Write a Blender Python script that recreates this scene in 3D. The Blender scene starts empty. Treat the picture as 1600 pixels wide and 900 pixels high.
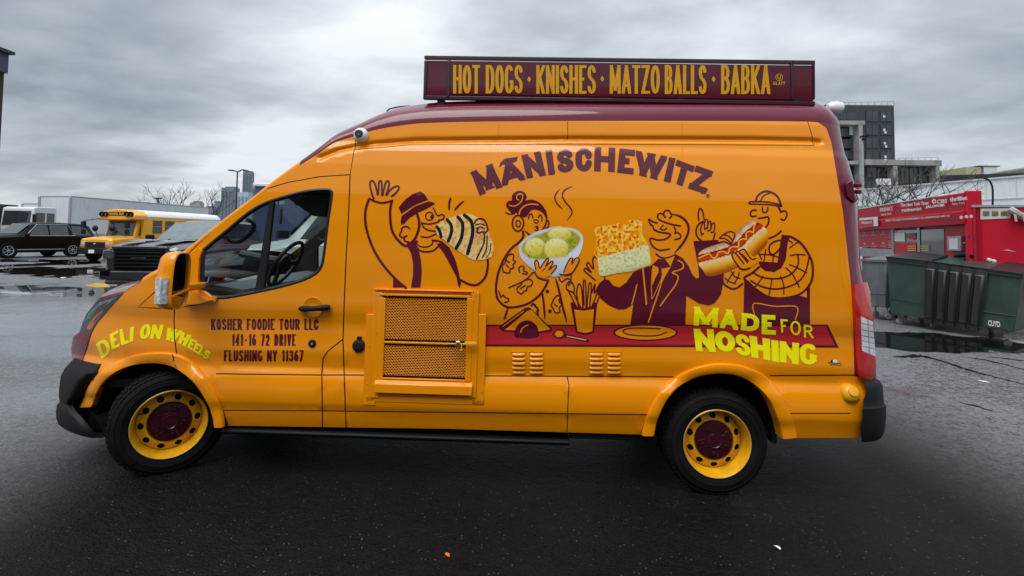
import bpy, bmesh, math, random
import numpy as np
from mathutils import Vector, Matrix, noise
from mathutils.geometry import delaunay_2d_cdt
random.seed(7)
C = bpy.context.scene.collection
SC = bpy.context.scene
PI = math.pi
# ------------------------------------------------------------------ camera
F, CX, CY = 824.0, 800.0, 333.0
HC, DV = 1.71, 3.60
_p, _r = math.radians(2.6), .0107
_r0, _f0, _u0 = Vector((1, 0, 0)), Vector((0, math.cos(_p), math.sin(_p))), Vector((0, -math.sin(_p), math.cos(_p)))
RR = _r0*math.cos(_r) + _u0*math.sin(_r)
UU = -_r0*math.sin(_r) + _u0*math.cos(_r)
cam = bpy.data.cameras.new('camera'); co = bpy.data.objects.new('camera', cam); C.objects.link(co)
M3 = Matrix((RR, UU, -_f0)).transposed()
co.matrix_world = Matrix.Translation((0, 0, HC)) @ M3.to_4x4()
cam.sensor_width = 36; cam.sensor_fit = 'HORIZONTAL'; cam.lens = 36*F/1600
cam.shift_y = -(450-CY)/1600; cam.clip_start = .05; cam.clip_end = 6000
SC.camera = co
# ------------------------------------------------------------------ light
SC.view_settings.view_transform = 'Standard'; SC.view_settings.look = 'None'
SC.view_settings.exposure = .5; SC.view_settings.gamma = 1
SUN_EL, SUN_AZ = math.radians(58), math.radians(205)      # behind the camera, veiled by the overcast
W = bpy.data.worlds.new('World'); SC.world = W; W.use_nodes = True
nt = W.node_tree; nd = nt.nodes; lk = nt.links; nd.clear()
out = nd.new('ShaderNodeOutputWorld'); bg = nd.new('ShaderNodeBackground')
sky = nd.new('ShaderNodeTexSky'); sky.sky_type = 'NISHITA'; sky.sun_disc = False
sky.sun_elevation = SUN_EL; sky.sun_rotation = SUN_AZ
def N(t, **k):
    n = nd.new(t)
    for a, b in k.items(): setattr(n, a, b)
    return n
def mth(op, a, b=None, c=None, clamp=False):
    n = nd.new('ShaderNodeMath'); n.operation = op; n.use_clamp = clamp
    for i, v in enumerate((a, b, c)):
        if v is None: continue
        if isinstance(v, (int, float)): n.inputs[i].default_value = v
        else: lk.new(v, n.inputs[i])
    return n.outputs[0]
tc = N('ShaderNodeTexCoord'); sep = N('ShaderNodeSeparateXYZ'); lk.new(tc.outputs['Generated'], sep.inputs[0])
zc = mth('MAXIMUM', sep.outputs[2], 0.0)
# project the direction on a cloud layer overhead, so streaks flatten toward the horizon
den = mth('ADD', zc, .16)
cx = mth('DIVIDE', sep.outputs[0], den); cy = mth('DIVIDE', sep.outputs[1], den)
cmb = N('ShaderNodeCombineXYZ'); lk.new(cx, cmb.inputs[0]); lk.new(cy, cmb.inputs[1])
mp = N('ShaderNodeMapping'); mp.inputs['Rotation'].default_value = (0, 0, .6); mp.inputs['Scale'].default_value = (.85, 1.05, 1); mp.inputs['Location'].default_value = (3.1, 1.7, 0)
lk.new(cmb.outputs[0], mp.inputs[0])
n1 = N('ShaderNodeTexNoise'); n1.inputs['Scale'].default_value = .8; n1.inputs['Detail'].default_value = 4; n1.inputs['Roughness'].default_value = .48; n1.inputs['Distortion'].default_value = .3
n2 = N('ShaderNodeTexNoise'); n2.inputs['Scale'].default_value = 2.6; n2.inputs['Detail'].default_value = 6; n2.inputs['Roughness'].default_value = .52; n2.inputs['Distortion'].default_value = .25
lk.new(mp.outputs[0], n1.inputs[0]); lk.new(mp.outputs[0], n2.inputs[0])
cl = mth('ADD', mth('MULTIPLY', n1.outputs[0], .60), mth('MULTIPLY', n2.outputs[0], .40))
# the thinner, brighter part of the cloud deck above the van's nose
def glow(dx, dy, dz, k, amp):
    d = mth('ADD', mth('ADD', mth('MULTIPLY', sep.outputs[0], dx), mth('MULTIPLY', sep.outputs[1], dy)), mth('MULTIPLY', sep.outputs[2], dz))
    return mth('MULTIPLY', mth('POWER', mth('MAXIMUM', d, 0.0), k), amp)
v = Vector(RR*(560-CX)/F - UU*(150-CY)/F + _f0).normalized()
cl = mth('ADD', cl, glow(v.x, v.y, v.z, 26, .06)); cl = mth('ADD', cl, mth('MULTIPLY', mth('POWER', mth('SUBTRACT', 1.0, zc), 14), .05))
for (gx_, gy_, gk, ga) in ((560, 120, 160, .06), (480, 190, 160, .04), (60, 60, 60, -.05), (220, 100, 120, -.05), (340, 115, 160, -.055), (450, 135, 200, -.05), (150, 290, 200, -.03), (640, 60, 120, .10), (430, 215, 90, .13), (1350, 150, 22, .10), (1560, 20, 60, -.04), (60, 200, 160, .05), (330, 270, 200, .08), (1480, 240, 120, .06)):
    v = Vector(RR*(gx_-CX)/F - UU*(gy_-CY)/F + _f0).normalized(); cl = mth('ADD', cl, glow(v.x, v.y, v.z, gk, ga))
rmp = N('ShaderNodeValToRGB'); lk.new(cl, rmp.inputs[0])
e = rmp.color_ramp.elements; e[0].position = .36; e[0].color = (.19, .22, .25, 1); e[1].position = .72; e[1].color = (.60, .63, .65, 1)
m_ = e.new(.53); m_.color = (.335, .372, .402, 1)
zen = mth('MULTIPLY_ADD', mth('POWER', zc, 2.6), 3.0, 1.0)
hs = N('ShaderNodeMix', data_type='RGBA', blend_type='MIX'); hs.inputs[0].default_value = .9
sk = N('ShaderNodeVectorMath', operation='SCALE'); lk.new(sky.outputs[0], sk.inputs[0]); sk.inputs['Scale'].default_value = .1
lk.new(sk.outputs[0], hs.inputs[6])
vs = N('ShaderNodeVectorMath', operation='SCALE'); lk.new(rmp.outputs[0], vs.inputs[0]); lk.new(zen, vs.inputs['Scale'])
lk.new(vs.outputs[0], hs.inputs[7])
sc10 = N('ShaderNodeVectorMath', operation='SCALE'); sc10.inputs['Scale'].default_value = 10; lk.new(hs.outputs[2], sc10.inputs[0])
lk.new(sc10.outputs[0], bg.inputs[0]); bg.inputs[1].default_value = .1
lk.new(bg.outputs[0], out.inputs[0])
sl = bpy.data.lights.new('sun', 'SUN'); so = bpy.data.objects.new('sun', sl); C.objects.link(so)
sl.energy = 1.5; sl.angle = math.radians(40); sl.color = (1, .97, .93)
sd = Vector((math.sin(SUN_AZ)*math.cos(SUN_EL), math.cos(SUN_AZ)*math.cos(SUN_EL), math.sin(SUN_EL)))
so.rotation_euler = sd.to_track_quat('Z', 'Y').to_euler()

# ------------------------------------------------------------------ helpers
def pray(x, y): return RR*((x-CX)/F) - UU*((y-CY)/F) + _f0
def at(x, y, Y):                                   # world point at depth Y seen at a place of the photograph
    d = pray(x, y); t = Y/d.y
    return Vector((0, 0, HC)) + d*t
def lin(c):
    f = lambda u: (u/12.92 if u <= .04045 else ((u+.055)/1.055)**2.4)
    return tuple(f(x/255) for x in c)
MATS = {}
def mat(name, col, rough=.5, metal=0, coat=0, var=.06, vscale=6, bump=0, bscale=60, spec=.5, attr=None, emit=None, grime=0):
    if name in MATS: return MATS[name]
    m = bpy.data.materials.new(name); MATS[name] = m; m.use_nodes = True
    t = m.node_tree; b = t.nodes['Principled BSDF']
    b.inputs['Roughness'].default_value = rough; b.inputs['Metallic'].default_value = metal
    b.inputs['Coat Weight'].default_value = coat; b.inputs['Coat Roughness'].default_value = .04
    b.inputs['Specular IOR Level'].default_value = spec
    if emit: b.inputs['Emission Color'].default_value = (*emit[0], 1); b.inputs['Emission Strength'].default_value = emit[1]
    if attr:
        a = t.nodes.new('ShaderNodeAttribute'); a.attribute_name = attr; t.links.new(a.outputs['Color'], b.inputs['Base Color'])
        return m
    tcn = t.nodes.new('ShaderNodeTexCoord')
    no = t.nodes.new('ShaderNodeTexNoise'); no.inputs['Scale'].default_value = vscale; no.inputs['Detail'].default_value = 5
    t.links.new(tcn.outputs['Object'], no.inputs[0])
    r = t.nodes.new('ShaderNodeValToRGB'); t.links.new(no.outputs[0], r.inputs[0])
    r.color_ramp.elements[0].position = .3; r.color_ramp.elements[1].position = .7
    r.color_ramp.elements[0].color = (*[max(0, c*(1-var)) for c in col], 1); r.color_ramp.elements[1].color = (*[min(1, c*(1+var)) for c in col], 1)
    if grime:                                      # dirt streaks running down
        mpg = t.nodes.new('ShaderNodeMapping'); mpg.inputs['Scale'].default_value = (9, 9, .8); t.links.new(tcn.outputs['Object'], mpg.inputs[0])
        ng = t.nodes.new('ShaderNodeTexNoise'); ng.inputs['Scale'].default_value = 1.0; ng.inputs['Detail'].default_value = 7; ng.inputs['Roughness'].default_value = .65; t.links.new(mpg.outputs[0], ng.inputs[0])
        mg = t.nodes.new('ShaderNodeMapRange'); mg.inputs[1].default_value = .47; mg.inputs[2].default_value = .72; mg.inputs[4].default_value = grime; t.links.new(ng.outputs[0], mg.inputs[0])
        xg = t.nodes.new('ShaderNodeMix'); xg.data_type = 'RGBA'; t.links.new(mg.outputs[0], xg.inputs[0]); t.links.new(r.outputs[0], xg.inputs[6]); xg.inputs[7].default_value = (.055, .045, .038, 1); t.links.new(xg.outputs[2], b.inputs['Base Color'])
    else: t.links.new(r.outputs[0], b.inputs['Base Color'])
    rr = t.nodes.new('ShaderNodeMapRange'); rr.inputs['To Min'].default_value = max(0, rough*.85); rr.inputs['To Max'].default_value = min(1, rough*1.18)
    t.links.new(no.outputs[0], rr.inputs[0]); t.links.new(rr.outputs[0], b.inputs['Roughness'])
    if bump:
        n3 = t.nodes.new('ShaderNodeTexNoise'); n3.inputs['Scale'].default_value = bscale; n3.inputs['Detail'].default_value = 4
        t.links.new(tcn.outputs['Object'], n3.inputs[0])
        bp = t.nodes.new('ShaderNodeBump'); bp.inputs['Strength'].default_value = bump; bp.inputs['Distance'].default_value = .01
        t.links.new(n3.outputs[0], bp.inputs['Height']); t.links.new(bp.outputs[0], b.inputs['Normal'])
    return m
def glass(name, tint=(.55, .6, .6), clear=.75, rough=0.0):
    if name in MATS: return MATS[name]
    m = bpy.data.materials.new(name); MATS[name] = m; m.use_nodes = True; t = m.node_tree; t.nodes.clear()
    o = t.nodes.new('ShaderNodeOutputMaterial'); tr = t.nodes.new('ShaderNodeBsdfTransparent'); gl = t.nodes.new('ShaderNodeBsdfGlossy')
    tr.inputs[0].default_value = (*[c*clear for c in tint], 1); gl.inputs['Roughness'].default_value = rough
    fr = t.nodes.new('ShaderNodeFresnel'); ge = t.nodes.new('ShaderNodeNewGeometry')      # a thin pane: the same from both sides
    ir = t.nodes.new('ShaderNodeMapRange'); ir.inputs[3].default_value = 1.5; ir.inputs[4].default_value = 1/1.5; t.links.new(ge.outputs['Backfacing'], ir.inputs[0]); t.links.new(ir.outputs[0], fr.inputs[0])
    mx = t.nodes.new('ShaderNodeMixShader'); t.links.new(fr.outputs[0], mx.inputs[0]); t.links.new(tr.outputs[0], mx.inputs[1]); t.links.new(gl.outputs[0], mx.inputs[2])
    t.links.new(mx.outputs[0], o.inputs[0])
    return m
def tag(o, label=None, cat=None, group=None, kind=None):
    for k, v in (('label', label), ('category', cat), ('group', group), ('kind', kind)):
        if v: o[k] = v
    return o
def thing(name, label, cat, loc=(0, 0, 0), rz=0, group=None):
    o = bpy.data.objects.new(name, None); C.objects.link(o); o.location = loc; o.rotation_euler = (0, 0, rz)
    o.empty_display_size = .1
    return tag(o, label, cat, group)
def link(name, me, parent=None):
    o = bpy.data.objects.new(name, me); C.objects.link(o)
    if parent is not None: o.parent = parent
    return o
class MB:
    def __init__(s): s.v = []; s.f = []; s.m = []; s.sm = []
    def add(s, vs, fs, mi=0, sm=False):
        o = len(s.v); s.v += [tuple(v) for v in vs]
        for f in fs: s.f.append([i+o for i in f]); s.m.append(mi); s.sm.append(sm)
        return s
    def box(s, c, d, mi=0, rz=0, taper=(1, 1), R=None):
        x, y, z = d[0]/2, d[1]/2, d[2]/2; vs = []
        for sz in (-1, 1):
            tx, ty = (1, 1) if sz < 0 else taper
            for sx, sy in ((-1, -1), (1, -1), (1, 1), (-1, 1)):
                p = Vector((sx*x*tx, sy*y*ty, sz*z))
                if rz: p = Matrix.Rotation(rz, 3, 'Z') @ p
                if R is not None: p = R @ p
                vs.append(p+Vector(c))
        return s.add(vs, [(3, 2, 1, 0), (4, 5, 6, 7), (0, 1, 5, 4), (1, 2, 6, 5), (2, 3, 7, 6), (3, 0, 4, 7)], mi)
    def prism(s, poly, fn0, fn1, mi=0, sm=False, side_mi=None):
        n = len(poly); a = [fn0(*p) for p in poly]; b = [fn1(*p) for p in poly]
        s.add(a+b, [list(range(n))[::-1], list(range(n, 2*n))], mi)
        o = len(s.v)-2*n
        for i in range(n):
            j = (i+1) % n; s.f.append([o+i, o+j, o+n+j, o+n+i]); s.m.append(mi if side_mi is None else side_mi); s.sm.append(sm)
        return s
    def xz(s, poly, y0, y1, mi=0, sm=False):       # polygon in x-z, extruded along y
        return s.prism(poly, lambda x, z: (x, y0, z), lambda x, z: (x, y1, z), mi, sm)
    def yz(s, poly, x0, x1, mi=0, sm=False):
        return s.prism(poly, lambda y, z: (x0, y, z), lambda y, z: (x1, y, z), mi, sm)
    def xy(s, poly, z0, z1, mi=0, sm=False):
        return s.prism(poly, lambda x, y: (x, y, z0), lambda x, y: (x, y, z1), mi, sm)
    def tube(s, path, r, n=8, mi=0, caps=True, sm=True):
        P = [Vector(p) for p in path]; rs = r if isinstance(r, (list, tuple)) else [r]*len(P); rings = []
        prev = None
        for i, p in enumerate(P):
            t = (P[min(i+1, len(P)-1)]-P[max(i-1, 0)]).normalized()
            if prev is None: a = t.orthogonal().normalized()
            else: a = (prev-t*prev.dot(t)); a = a.normalized() if a.length > 1e-6 else t.orthogonal().normalized()
            prev = a; b = t.cross(a)
            rings.append([p+(a*math.cos(2*PI*k/n)+b*math.sin(2*PI*k/n))*rs[i] for k in range(n)])
        vs = [q for g in rings for q in g]; fs = []
        for i in range(len(P)-1):
            for k in range(n): fs.append((i*n+k, i*n+(k+1) % n, (i+1)*n+(k+1) % n, (i+1)*n+k))
        s.add(vs, fs, mi, sm)
        if caps:
            o = len(s.v)-len(vs)
            s.f.append([o+k for k in range(n)][::-1]); s.m.append(mi); s.sm.append(False)
            s.f.append([o+(len(P)-1)*n+k for k in range(n)]); s.m.append(mi); s.sm.append(False)
        return s
    def lathe(s, prof, c=(0, 0, 0), axis='Y', n=32, mi=0, sm=True, closed=False):   # prof: (radius, along axis)
        vs = []
        for r, h in prof:
            for k in range(n):
                a = 2*PI*k/n; x, y = r*math.cos(a), r*math.sin(a)
                p = {'Y': (x, h, y), 'Z': (x, y, h), 'X': (h, x, y)}[axis]
                vs.append((p[0]+c[0], p[1]+c[1], p[2]+c[2]))
        fs = []; m = len(prof)
        for i in range(m if closed else m-1):
            j = (i+1) % m
            for k in range(n): fs.append((i*n+k, i*n+(k+1) % n, j*n+(k+1) % n, j*n+k))
        return s.add(vs, fs, mi, sm)
    def grid(s, fn, us, vs_, mi=0, sm=True):
        us = list(us); vs_ = list(vs_)
        V = [fn(u, v) for u in us for v in vs_]; n = len(vs_)
        fs = [(i*n+j, (i+1)*n+j, (i+1)*n+j+1, i*n+j+1) for i in range(len(us)-1) for j in range(n-1)]
        return s.add(V, fs, mi, sm)
    def mesh(s, name, mats):
        me = bpy.data.meshes.new(name); me.from_pydata([tuple(v) for v in s.v], [], s.f)
        for m in (mats if isinstance(mats, (list, tuple)) else [mats]): me.materials.append(m)
        me.polygons.foreach_set('material_index', s.m); me.polygons.foreach_set('use_smooth', s.sm)
        bm = bmesh.new(); bm.from_mesh(me); bmesh.ops.recalc_face_normals(bm, faces=bm.faces); bm.to_mesh(me); bm.free()
        me.set_sharp_from_angle(angle=math.radians(38)); me.update(); return me
    def build(s, name, mats, parent=None, bevel=0, seg=2, **kw):
        o = link(name, s.mesh(name, mats), parent)
        if bevel:
            b = o.modifiers.new('bevel', 'BEVEL'); b.width = bevel; b.segments = seg; b.limit_method = 'ANGLE'; b.angle_limit = math.radians(35)
        return tag(o, **kw) if kw else o
def copy_tree(o, parent=None, **kw):
    c = o.copy(); C.objects.link(c)
    if parent is not None: c.parent = parent
    for ch in list(o.children): copy_tree(ch, c)
    if kw: tag(c, **kw)
    return c
def smooth_path(pts, per=5, closed=False):
    P = [np.array(p, float) for p in pts]; n = len(P)
    if n < 3: return [tuple(p) for p in P]
    o = []
    rng = n if closed else n-1
    for i in range(rng):
        if closed: a, b, c, d = P[(i-1) % n], P[i], P[(i+1) % n], P[(i+2) % n]
        else: a, b, c, d = P[max(i-1, 0)], P[i], P[i+1], P[min(i+2, n-1)]
        for k in range(per):
            t = k/per
            o.append(tuple(.5*((2*b)+(-a+c)*t+(2*a-5*b+4*c-d)*t*t+(-a+3*b-3*c+d)*t**3)))
    if not closed: o.append(tuple(P[-1]))
    return o
def interp(xs, ys):
    xs = np.array(xs, float); ys = np.array(ys, float)
    return lambda x: float(np.interp(x, xs, ys))
def pchip(xs, ys):                                 # smooth monotone-ish curve through points
    xs = np.array(xs, float); ys = np.array(ys, float); h = np.diff(xs); d = np.diff(ys)/h
    m = np.zeros(len(xs)); m[0] = d[0]; m[-1] = d[-1]
    for i in range(1, len(xs)-1):
        m[i] = 0 if d[i-1]*d[i] <= 0 else 2*d[i-1]*d[i]/(d[i-1]+d[i])
    def f(x):
        i = int(min(max(np.searchsorted(xs, x)-1, 0), len(xs)-2)); t = (x-xs[i])/h[i]
        if t < 0: return float(ys[0]+m[0]*(x-xs[0]))
        if t > 1: return float(ys[-1]+m[-1]*(x-xs[-1]))
        return float((2*t**3-3*t*t+1)*ys[i]+(t**3-2*t*t+t)*h[i]*m[i]+(-2*t**3+3*t*t)*ys[i+1]+(t**3-t*t)*h[i]*m[i+1])
    return f
# ---- flat shapes in the plane: painter's order over a constrained triangulation
def inside(poly, P):
    P = np.asarray(P); x, y = P[:, 0], P[:, 1]; A = np.asarray(poly, float); w = np.zeros(len(P), int)
    B = np.roll(A, -1, 0)
    for (x0, y0), (x1, y1) in zip(A, B):
        if y0 == y1: continue
        cr = (x1-x0)*(y-y0)-(x-x0)*(y1-y0)
        w += ((y0 <= y) & (y1 > y) & (cr > 0)).astype(int) - ((y1 <= y) & (y0 > y) & (cr < 0)).astype(int)
    return w != 0
def stroke(pts, w, closed=False, per=5, sm=True, taper=False):
    """outline of a pen stroke of width w through pts -> list of polygons"""
    P = smooth_path(pts, per, closed) if sm else [tuple(p) for p in pts]
    if closed: P = P+[P[0]]
    P = np.array(P, float); n = len(P)
    T = np.zeros_like(P); T[1:-1] = P[2:]-P[:-2]; T[0] = P[1]-P[0]; T[-1] = P[-1]-P[-2]
    if closed: T[0] = T[-1] = P[1]-P[-2]
    T /= np.maximum(np.linalg.norm(T, axis=1, keepdims=True), 1e-9); Nn = np.stack([-T[:, 1], T[:, 0]], 1)
    s = np.linspace(0, 1, n); k = np.ones(n)
    if taper: k = np.clip(.25+2.2*np.minimum(s, 1-s)*2, .25, 1)
    h = (w/2*k)[:, None]
    L = P+Nn*h; R = P-Nn*h
    out = []
    for i in range(n-1):
        out.append([tuple(L[i]), tuple(L[i+1]), tuple(R[i+1]), tuple(R[i])])
    for i in ((0, n-1) if not closed else ()):
        r = h[i][0]; out.append([(P[i][0]+r*math.cos(a), P[i][1]+r*math.sin(a)) for a in np.linspace(0, 2*PI, 9)[:-1]])
    # one outline polygon (nonzero winding) instead of many quads
    if not closed:
        a0 = math.atan2(Nn[0][1], Nn[0][0]); a1 = math.atan2(Nn[-1][1], Nn[-1][0])
        cap1 = [(P[-1][0]+h[-1][0]*math.cos(a1-t), P[-1][1]+h[-1][0]*math.sin(a1-t)) for t in (PI*.25, PI*.5, PI*.75)]
        cap0 = [(P[0][0]+h[0][0]*math.cos(a0+PI-t), P[0][1]+h[0][0]*math.sin(a0+PI-t)) for t in (PI*.25, PI*.5, PI*.75)]
        return [[tuple(p) for p in L]+cap1+[tuple(p) for p in R[::-1]]+cap0]
    return out[:n-1]
def paint(layers, gridpts=(), lines=(), eps=1e-3):
    """layers: [(polygon, key)], later ones on top, key None cuts. -> verts2d, tris, keys"""
    co_, ed = [], []
    for poly, key in layers:
        o = len(co_); n = len(poly); co_ += [tuple(map(float, p)) for p in poly]; ed += [(o+i, o+(i+1) % n) for i in range(n)]
    for ln in lines:
        o = len(co_); co_ += [tuple(map(float, p)) for p in ln]; ed += [(o+i, o+i+1) for i in range(len(ln)-1)]
    co_ += [tuple(map(float, p)) for p in gridpts]
    r = delaunay_2d_cdt([Vector(c) for c in co_], ed, [], 0, eps, False)
    V = np.array([tuple(v) for v in r[0]]); T = np.array([list(f) for f in r[2] if len(f) == 3])
    cen = V[T].mean(1); key = np.full(len(T), -1)
    keys = []
    for poly, k in layers:
        A = np.array(poly); lo, hi = A.min(0), A.max(0)
        idx = np.where((cen[:, 0] >= lo[0]) & (cen[:, 0] <= hi[0]) & (cen[:, 1] >= lo[1]) & (cen[:, 1] <= hi[1]))[0]
        if not len(idx): continue
        ins = idx[inside(A, cen[idx])]
        if k is None: key[ins] = -1
        else:
            if k not in keys: keys.append(k)
            key[ins] = keys.index(k)
    ar = V[T]; area = np.abs((ar[:, 1, 0]-ar[:, 0, 0])*(ar[:, 2, 1]-ar[:, 0, 1])-(ar[:, 2, 0]-ar[:, 0, 0])*(ar[:, 1, 1]-ar[:, 0, 1]))
    ok = (key >= 0) & (area > 1e-9)
    return V, T[ok], [keys[i] for i in key[ok]]
# ------------------------------------------------------------------ materials
OR = mat('orange wrap', (.84, .272, .0008), .32, spec=.08, coat=.85, var=.025, vscale=1.2, bump=.035, bscale=2.6)
MA = mat('maroon wrap', (.15, .010, .030), .25, spec=.1, coat=.8, var=.05, vscale=1.5, bump=.035, bscale=2.6)
RUB = mat('black trim plastic', (.006, .0065, .007), .55, spec=.25, var=.2, bump=.15, bscale=300)
TYR = mat('tyre rubber', (.006, .0058, .0056), .75, var=.5, bump=.2, bscale=120, spec=.15)
GAP = mat('shut line', (.05, .012, .002), .7)
BLK = mat('dark cavity', (.004, .004, .004), .9, spec=.1)
YEL = mat('yellow rim paint', (.80, .39, .006), .38, spec=.2, coat=.35, var=.14, vscale=12, grime=.35)
CHR = mat('chrome', (.75, .76, .78), .12, metal=1)
WHT = mat('white plastic', (.75, .76, .77), .35)
TH = math.radians(1.65)
VM = Matrix.Translation((0, DV, 0)) @ Matrix.Rotation(-TH, 4, 'Z') @ Matrix.Rotation(.012, 4, 'Y')
VI = VM.inverted(); VR = VI.to_3x3(); VO = VI @ Vector((0, 0, HC))
van = bpy.data.objects.new('food_van', None); C.objects.link(van); van.matrix_world = VM
tag(van, 'tall orange and maroon food van with cartoon diners printed on its side', 'food van')

def sstep(a, b, x): t = np.clip((x-a)/(b-a), 0, 1); return t*t*(3-2*t)
PZ = [(-.2, .10), (.36, .06), (.43, .035), (.50, .022), (.535, .006), (.56, .0), (.70, .0), (.755, .026), (.772, .034), (.79, .036), (.86, .018), (.90, .016), (1.04, .027), (1.09, .026), (1.17, .011), (1.22, .007), (1.5, .013),
      (1.8, .030), (2.0, .048), (2.2, .082), (2.32, .112), (2.37, .135), (2.40, .140), (2.55, .165), (2.8, .26)]
_pz = np.array(PZ)
def pz(z): return np.interp(z, _pz[:, 0], _pz[:, 1])
def Ysh(x, z):
    x = np.asarray(x, float); z = np.asarray(z, float)
    s = np.maximum(-2.15-x, 0); s2 = np.maximum(s-1.15, 0)
    a = .03*s+.17*s**3
    lean = .10*sstep(1.05, 1.6, z)+.05*sstep(2.0, 2.6, z)
    r = np.maximum(x-(2.225-lean), 0); b = 6*r**3
    return pz(z)+a+b
DENTS = []                                           # (polyline xz, half width, depth)
def dent(x, z):
    x = np.atleast_1d(np.asarray(x, float)); z = np.atleast_1d(np.asarray(z, float)); o = np.zeros(len(x))
    for P, w, d in DENTS:
        best = np.full(len(x), 9.0)
        sel = (x > P[:, 0].min()-3*w) & (x < P[:, 0].max()+3*w) & (z > P[:, 1].min()-3*w) & (z < P[:, 1].max()+3*w)
        if not sel.any(): continue
        X = np.stack([x[sel], z[sel]], 1); bb = np.full(len(X), 9.0)
        for a, b in zip(P[:-1], P[1:]):
            ab = b-a; t = np.clip(((X-a)@ab)/(ab@ab), 0, 1); bb = np.minimum(bb, np.linalg.norm(X-a-t[:, None]*ab, axis=1))
        o[sel] += d*np.exp(-(bb/w)**2)
    return o
def Yf(x, z): return Ysh(x, z)+dent(x, z)
def pix(pts):                                       # photo places -> x,z on the van's side sheet
    P = np.array(pts, float); n = len(P)
    D = np.array([tuple(VR @ pray(*p)) for p in P]); O = np.array(tuple(VO))
    t0 = (-.12-O[1])/D[:, 1]; t1 = (.75-O[1])/D[:, 1]; K = 90
    res = np.full(n, np.nan); prev = None; bestf = np.full(n, 9.0); bt = t0.copy()
    for k in range(K+1):
        t = t0+(t1-t0)*k/K; Q = O+D*t[:, None]; f = Q[:, 1]-Ysh(Q[:, 0], Q[:, 2])
        b = np.abs(f) < bestf; bestf[b] = np.abs(f)[b]; bt[b] = t[b]
        if prev is not None:
            c = np.isnan(res) & (pf < 0) & (f >= 0); res[c] = prev[c]+(t-prev)[c]*(-pf[c]/(f-pf)[c])
        prev, pf = t, f
    res = np.where(np.isnan(res), bt, res); Q = O+D*res[:, None]
    return Q[:, [0, 2]]
def dens(pts, step=7, closed=True):
    o = []; n = len(pts)
    for i in range(n if closed else n-1):
        a = np.array(pts[i], float); b = np.array(pts[(i+1) % n], float); k = max(1, int(np.linalg.norm(b-a)/step))
        o += [tuple(a+(b-a)*j/k) for j in range(k)]
    if not closed: o.append(tuple(pts[-1]))
    return o
def surf(x, z, off=0.0):                            # points and outward normals on the sheet
    x = np.asarray(x, float); z = np.asarray(z, float); e = .006
    gx = (Yf(x+e, z)-Yf(x-e, z))/(2*e); gz = (Yf(x, z+e)-Yf(x, z-e))/(2*e)
    Nn = np.stack([gx, -np.ones_like(gx), gz], 1); Nn /= np.linalg.norm(Nn, axis=1, keepdims=True)
    Pp = np.stack([x, Yf(x, z), z], 1)+Nn*off
    return Pp, Nn
def loc(px, py, yl):                                # photo place -> van-local point on the plane y = yl
    d = VR @ pray(px, py); t = (yl-VO.y)/d.y; return VO+d*t
def tri_obj(name, P, Nn, tris, mats, mi, parent=van, skinparent=None):
    used = np.unique(tris); mp_ = np.full(len(P), -1); mp_[used] = np.arange(len(used))
    P = P[used]; Nn = Nn[used]; T = mp_[tris]
    a, b, c = P[T[:, 0]], P[T[:, 1]], P[T[:, 2]]; fn = np.cross(b-a, c-a)
    flip = (fn*Nn[T[:, 0]]).sum(1) < 0; T[flip] = T[flip][:, ::-1]
    me = bpy.data.meshes.new(name); me.from_pydata(P.tolist(), [], T.tolist())
    for m in mats: me.materials.append(m)
    me.polygons.foreach_set('material_index', list(map(int, mi))); me.polygons.foreach_set('use_smooth', [True]*len(T)); me.update()
    me.normals_split_custom_set_from_vertices(Nn.tolist())
    return link(name, me, parent)
def sheet_tris(polys_xz, off=0.0, extra=()):
    V, T, K = paint(polys_xz, extra, eps=1e-5)
    P, Nn = surf(V[:, 0], V[:, 1], off); return V, T, K, P, Nn

# ------------------------------------------------------------------ traced edges of the side (places in the photograph)
TOPB = [(221, 441), (232, 434), (248, 426), (268, 411), (286, 398), (318, 372), (342, 353), (391, 316), (428, 287), (457, 266), (480, 251), (500, 238), (525, 222), (554, 213), (587, 203), (620, 197), (660, 192.5), (750, 190), (1000, 189), (1255, 190), (1290, 192), (1306, 196), (1318, 202)]
TB = pix(TOPB); 
_i = np.argsort(TB[:, 0]); TB = TB[_i]
zsh = pchip(TB[:, 0], TB[:, 1])
XA, XR = TB[0, 0], 2.485
DENTS.append((pix(dens([(500, 246), (527, 235), (554, 229.5), (585, 224.5), (650, 219.5), (887, 217), (1180, 218), (1268, 220), (1281, 222)], 25, False)), .017, .022))
DENTS.append((pix(dens([(340, 570), (352, 577), (380, 580), (505, 581)], 20, False)), .02, -.004))
def win_out(k=0): return [(313, 452), (322, 464), (345, 467.5), (372, 464), (430, 452), (470, 441), (493, 430), (503, 419), (508, 400), (514, 350), (520.5, 306), (519, 297), (511, 294), (482, 296), (445, 305), (412, 316), (385, 332), (350, 361), (320, 386), (314, 396)]
DOOR = [(273, 480), (272, 500), (273, 530), (276, 552), (292, 560), (312, 580), (338, 625), (352, 664), (503, 666.5), (503, 585), (505, 560), (512, 549), (536, 530), (538, 470), (541, 400), (545, 330), (547, 273), (500, 276), (450, 285), (420, 294), (390, 310), (350, 344), (310, 381), (290, 401), (283, 430), (278, 470)]
LOWSEAM = [(338, 584), (503, 586), (540, 586), (700, 587), (887, 588), (1052, 589)]
ARCH_F_O = [(131, 633), (143, 599), (164, 577), (190, 561), (223, 552), (262, 550), (290, 558), (312, 574), (334, 604), (347, 635), (356, 663)]
ARCH_F_I = [(150, 633), (160, 604), (181, 583), (207, 571), (236, 567), (262, 569), (281, 577), (306, 597), (326, 627), (336, 648), (342, 663)]
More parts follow.
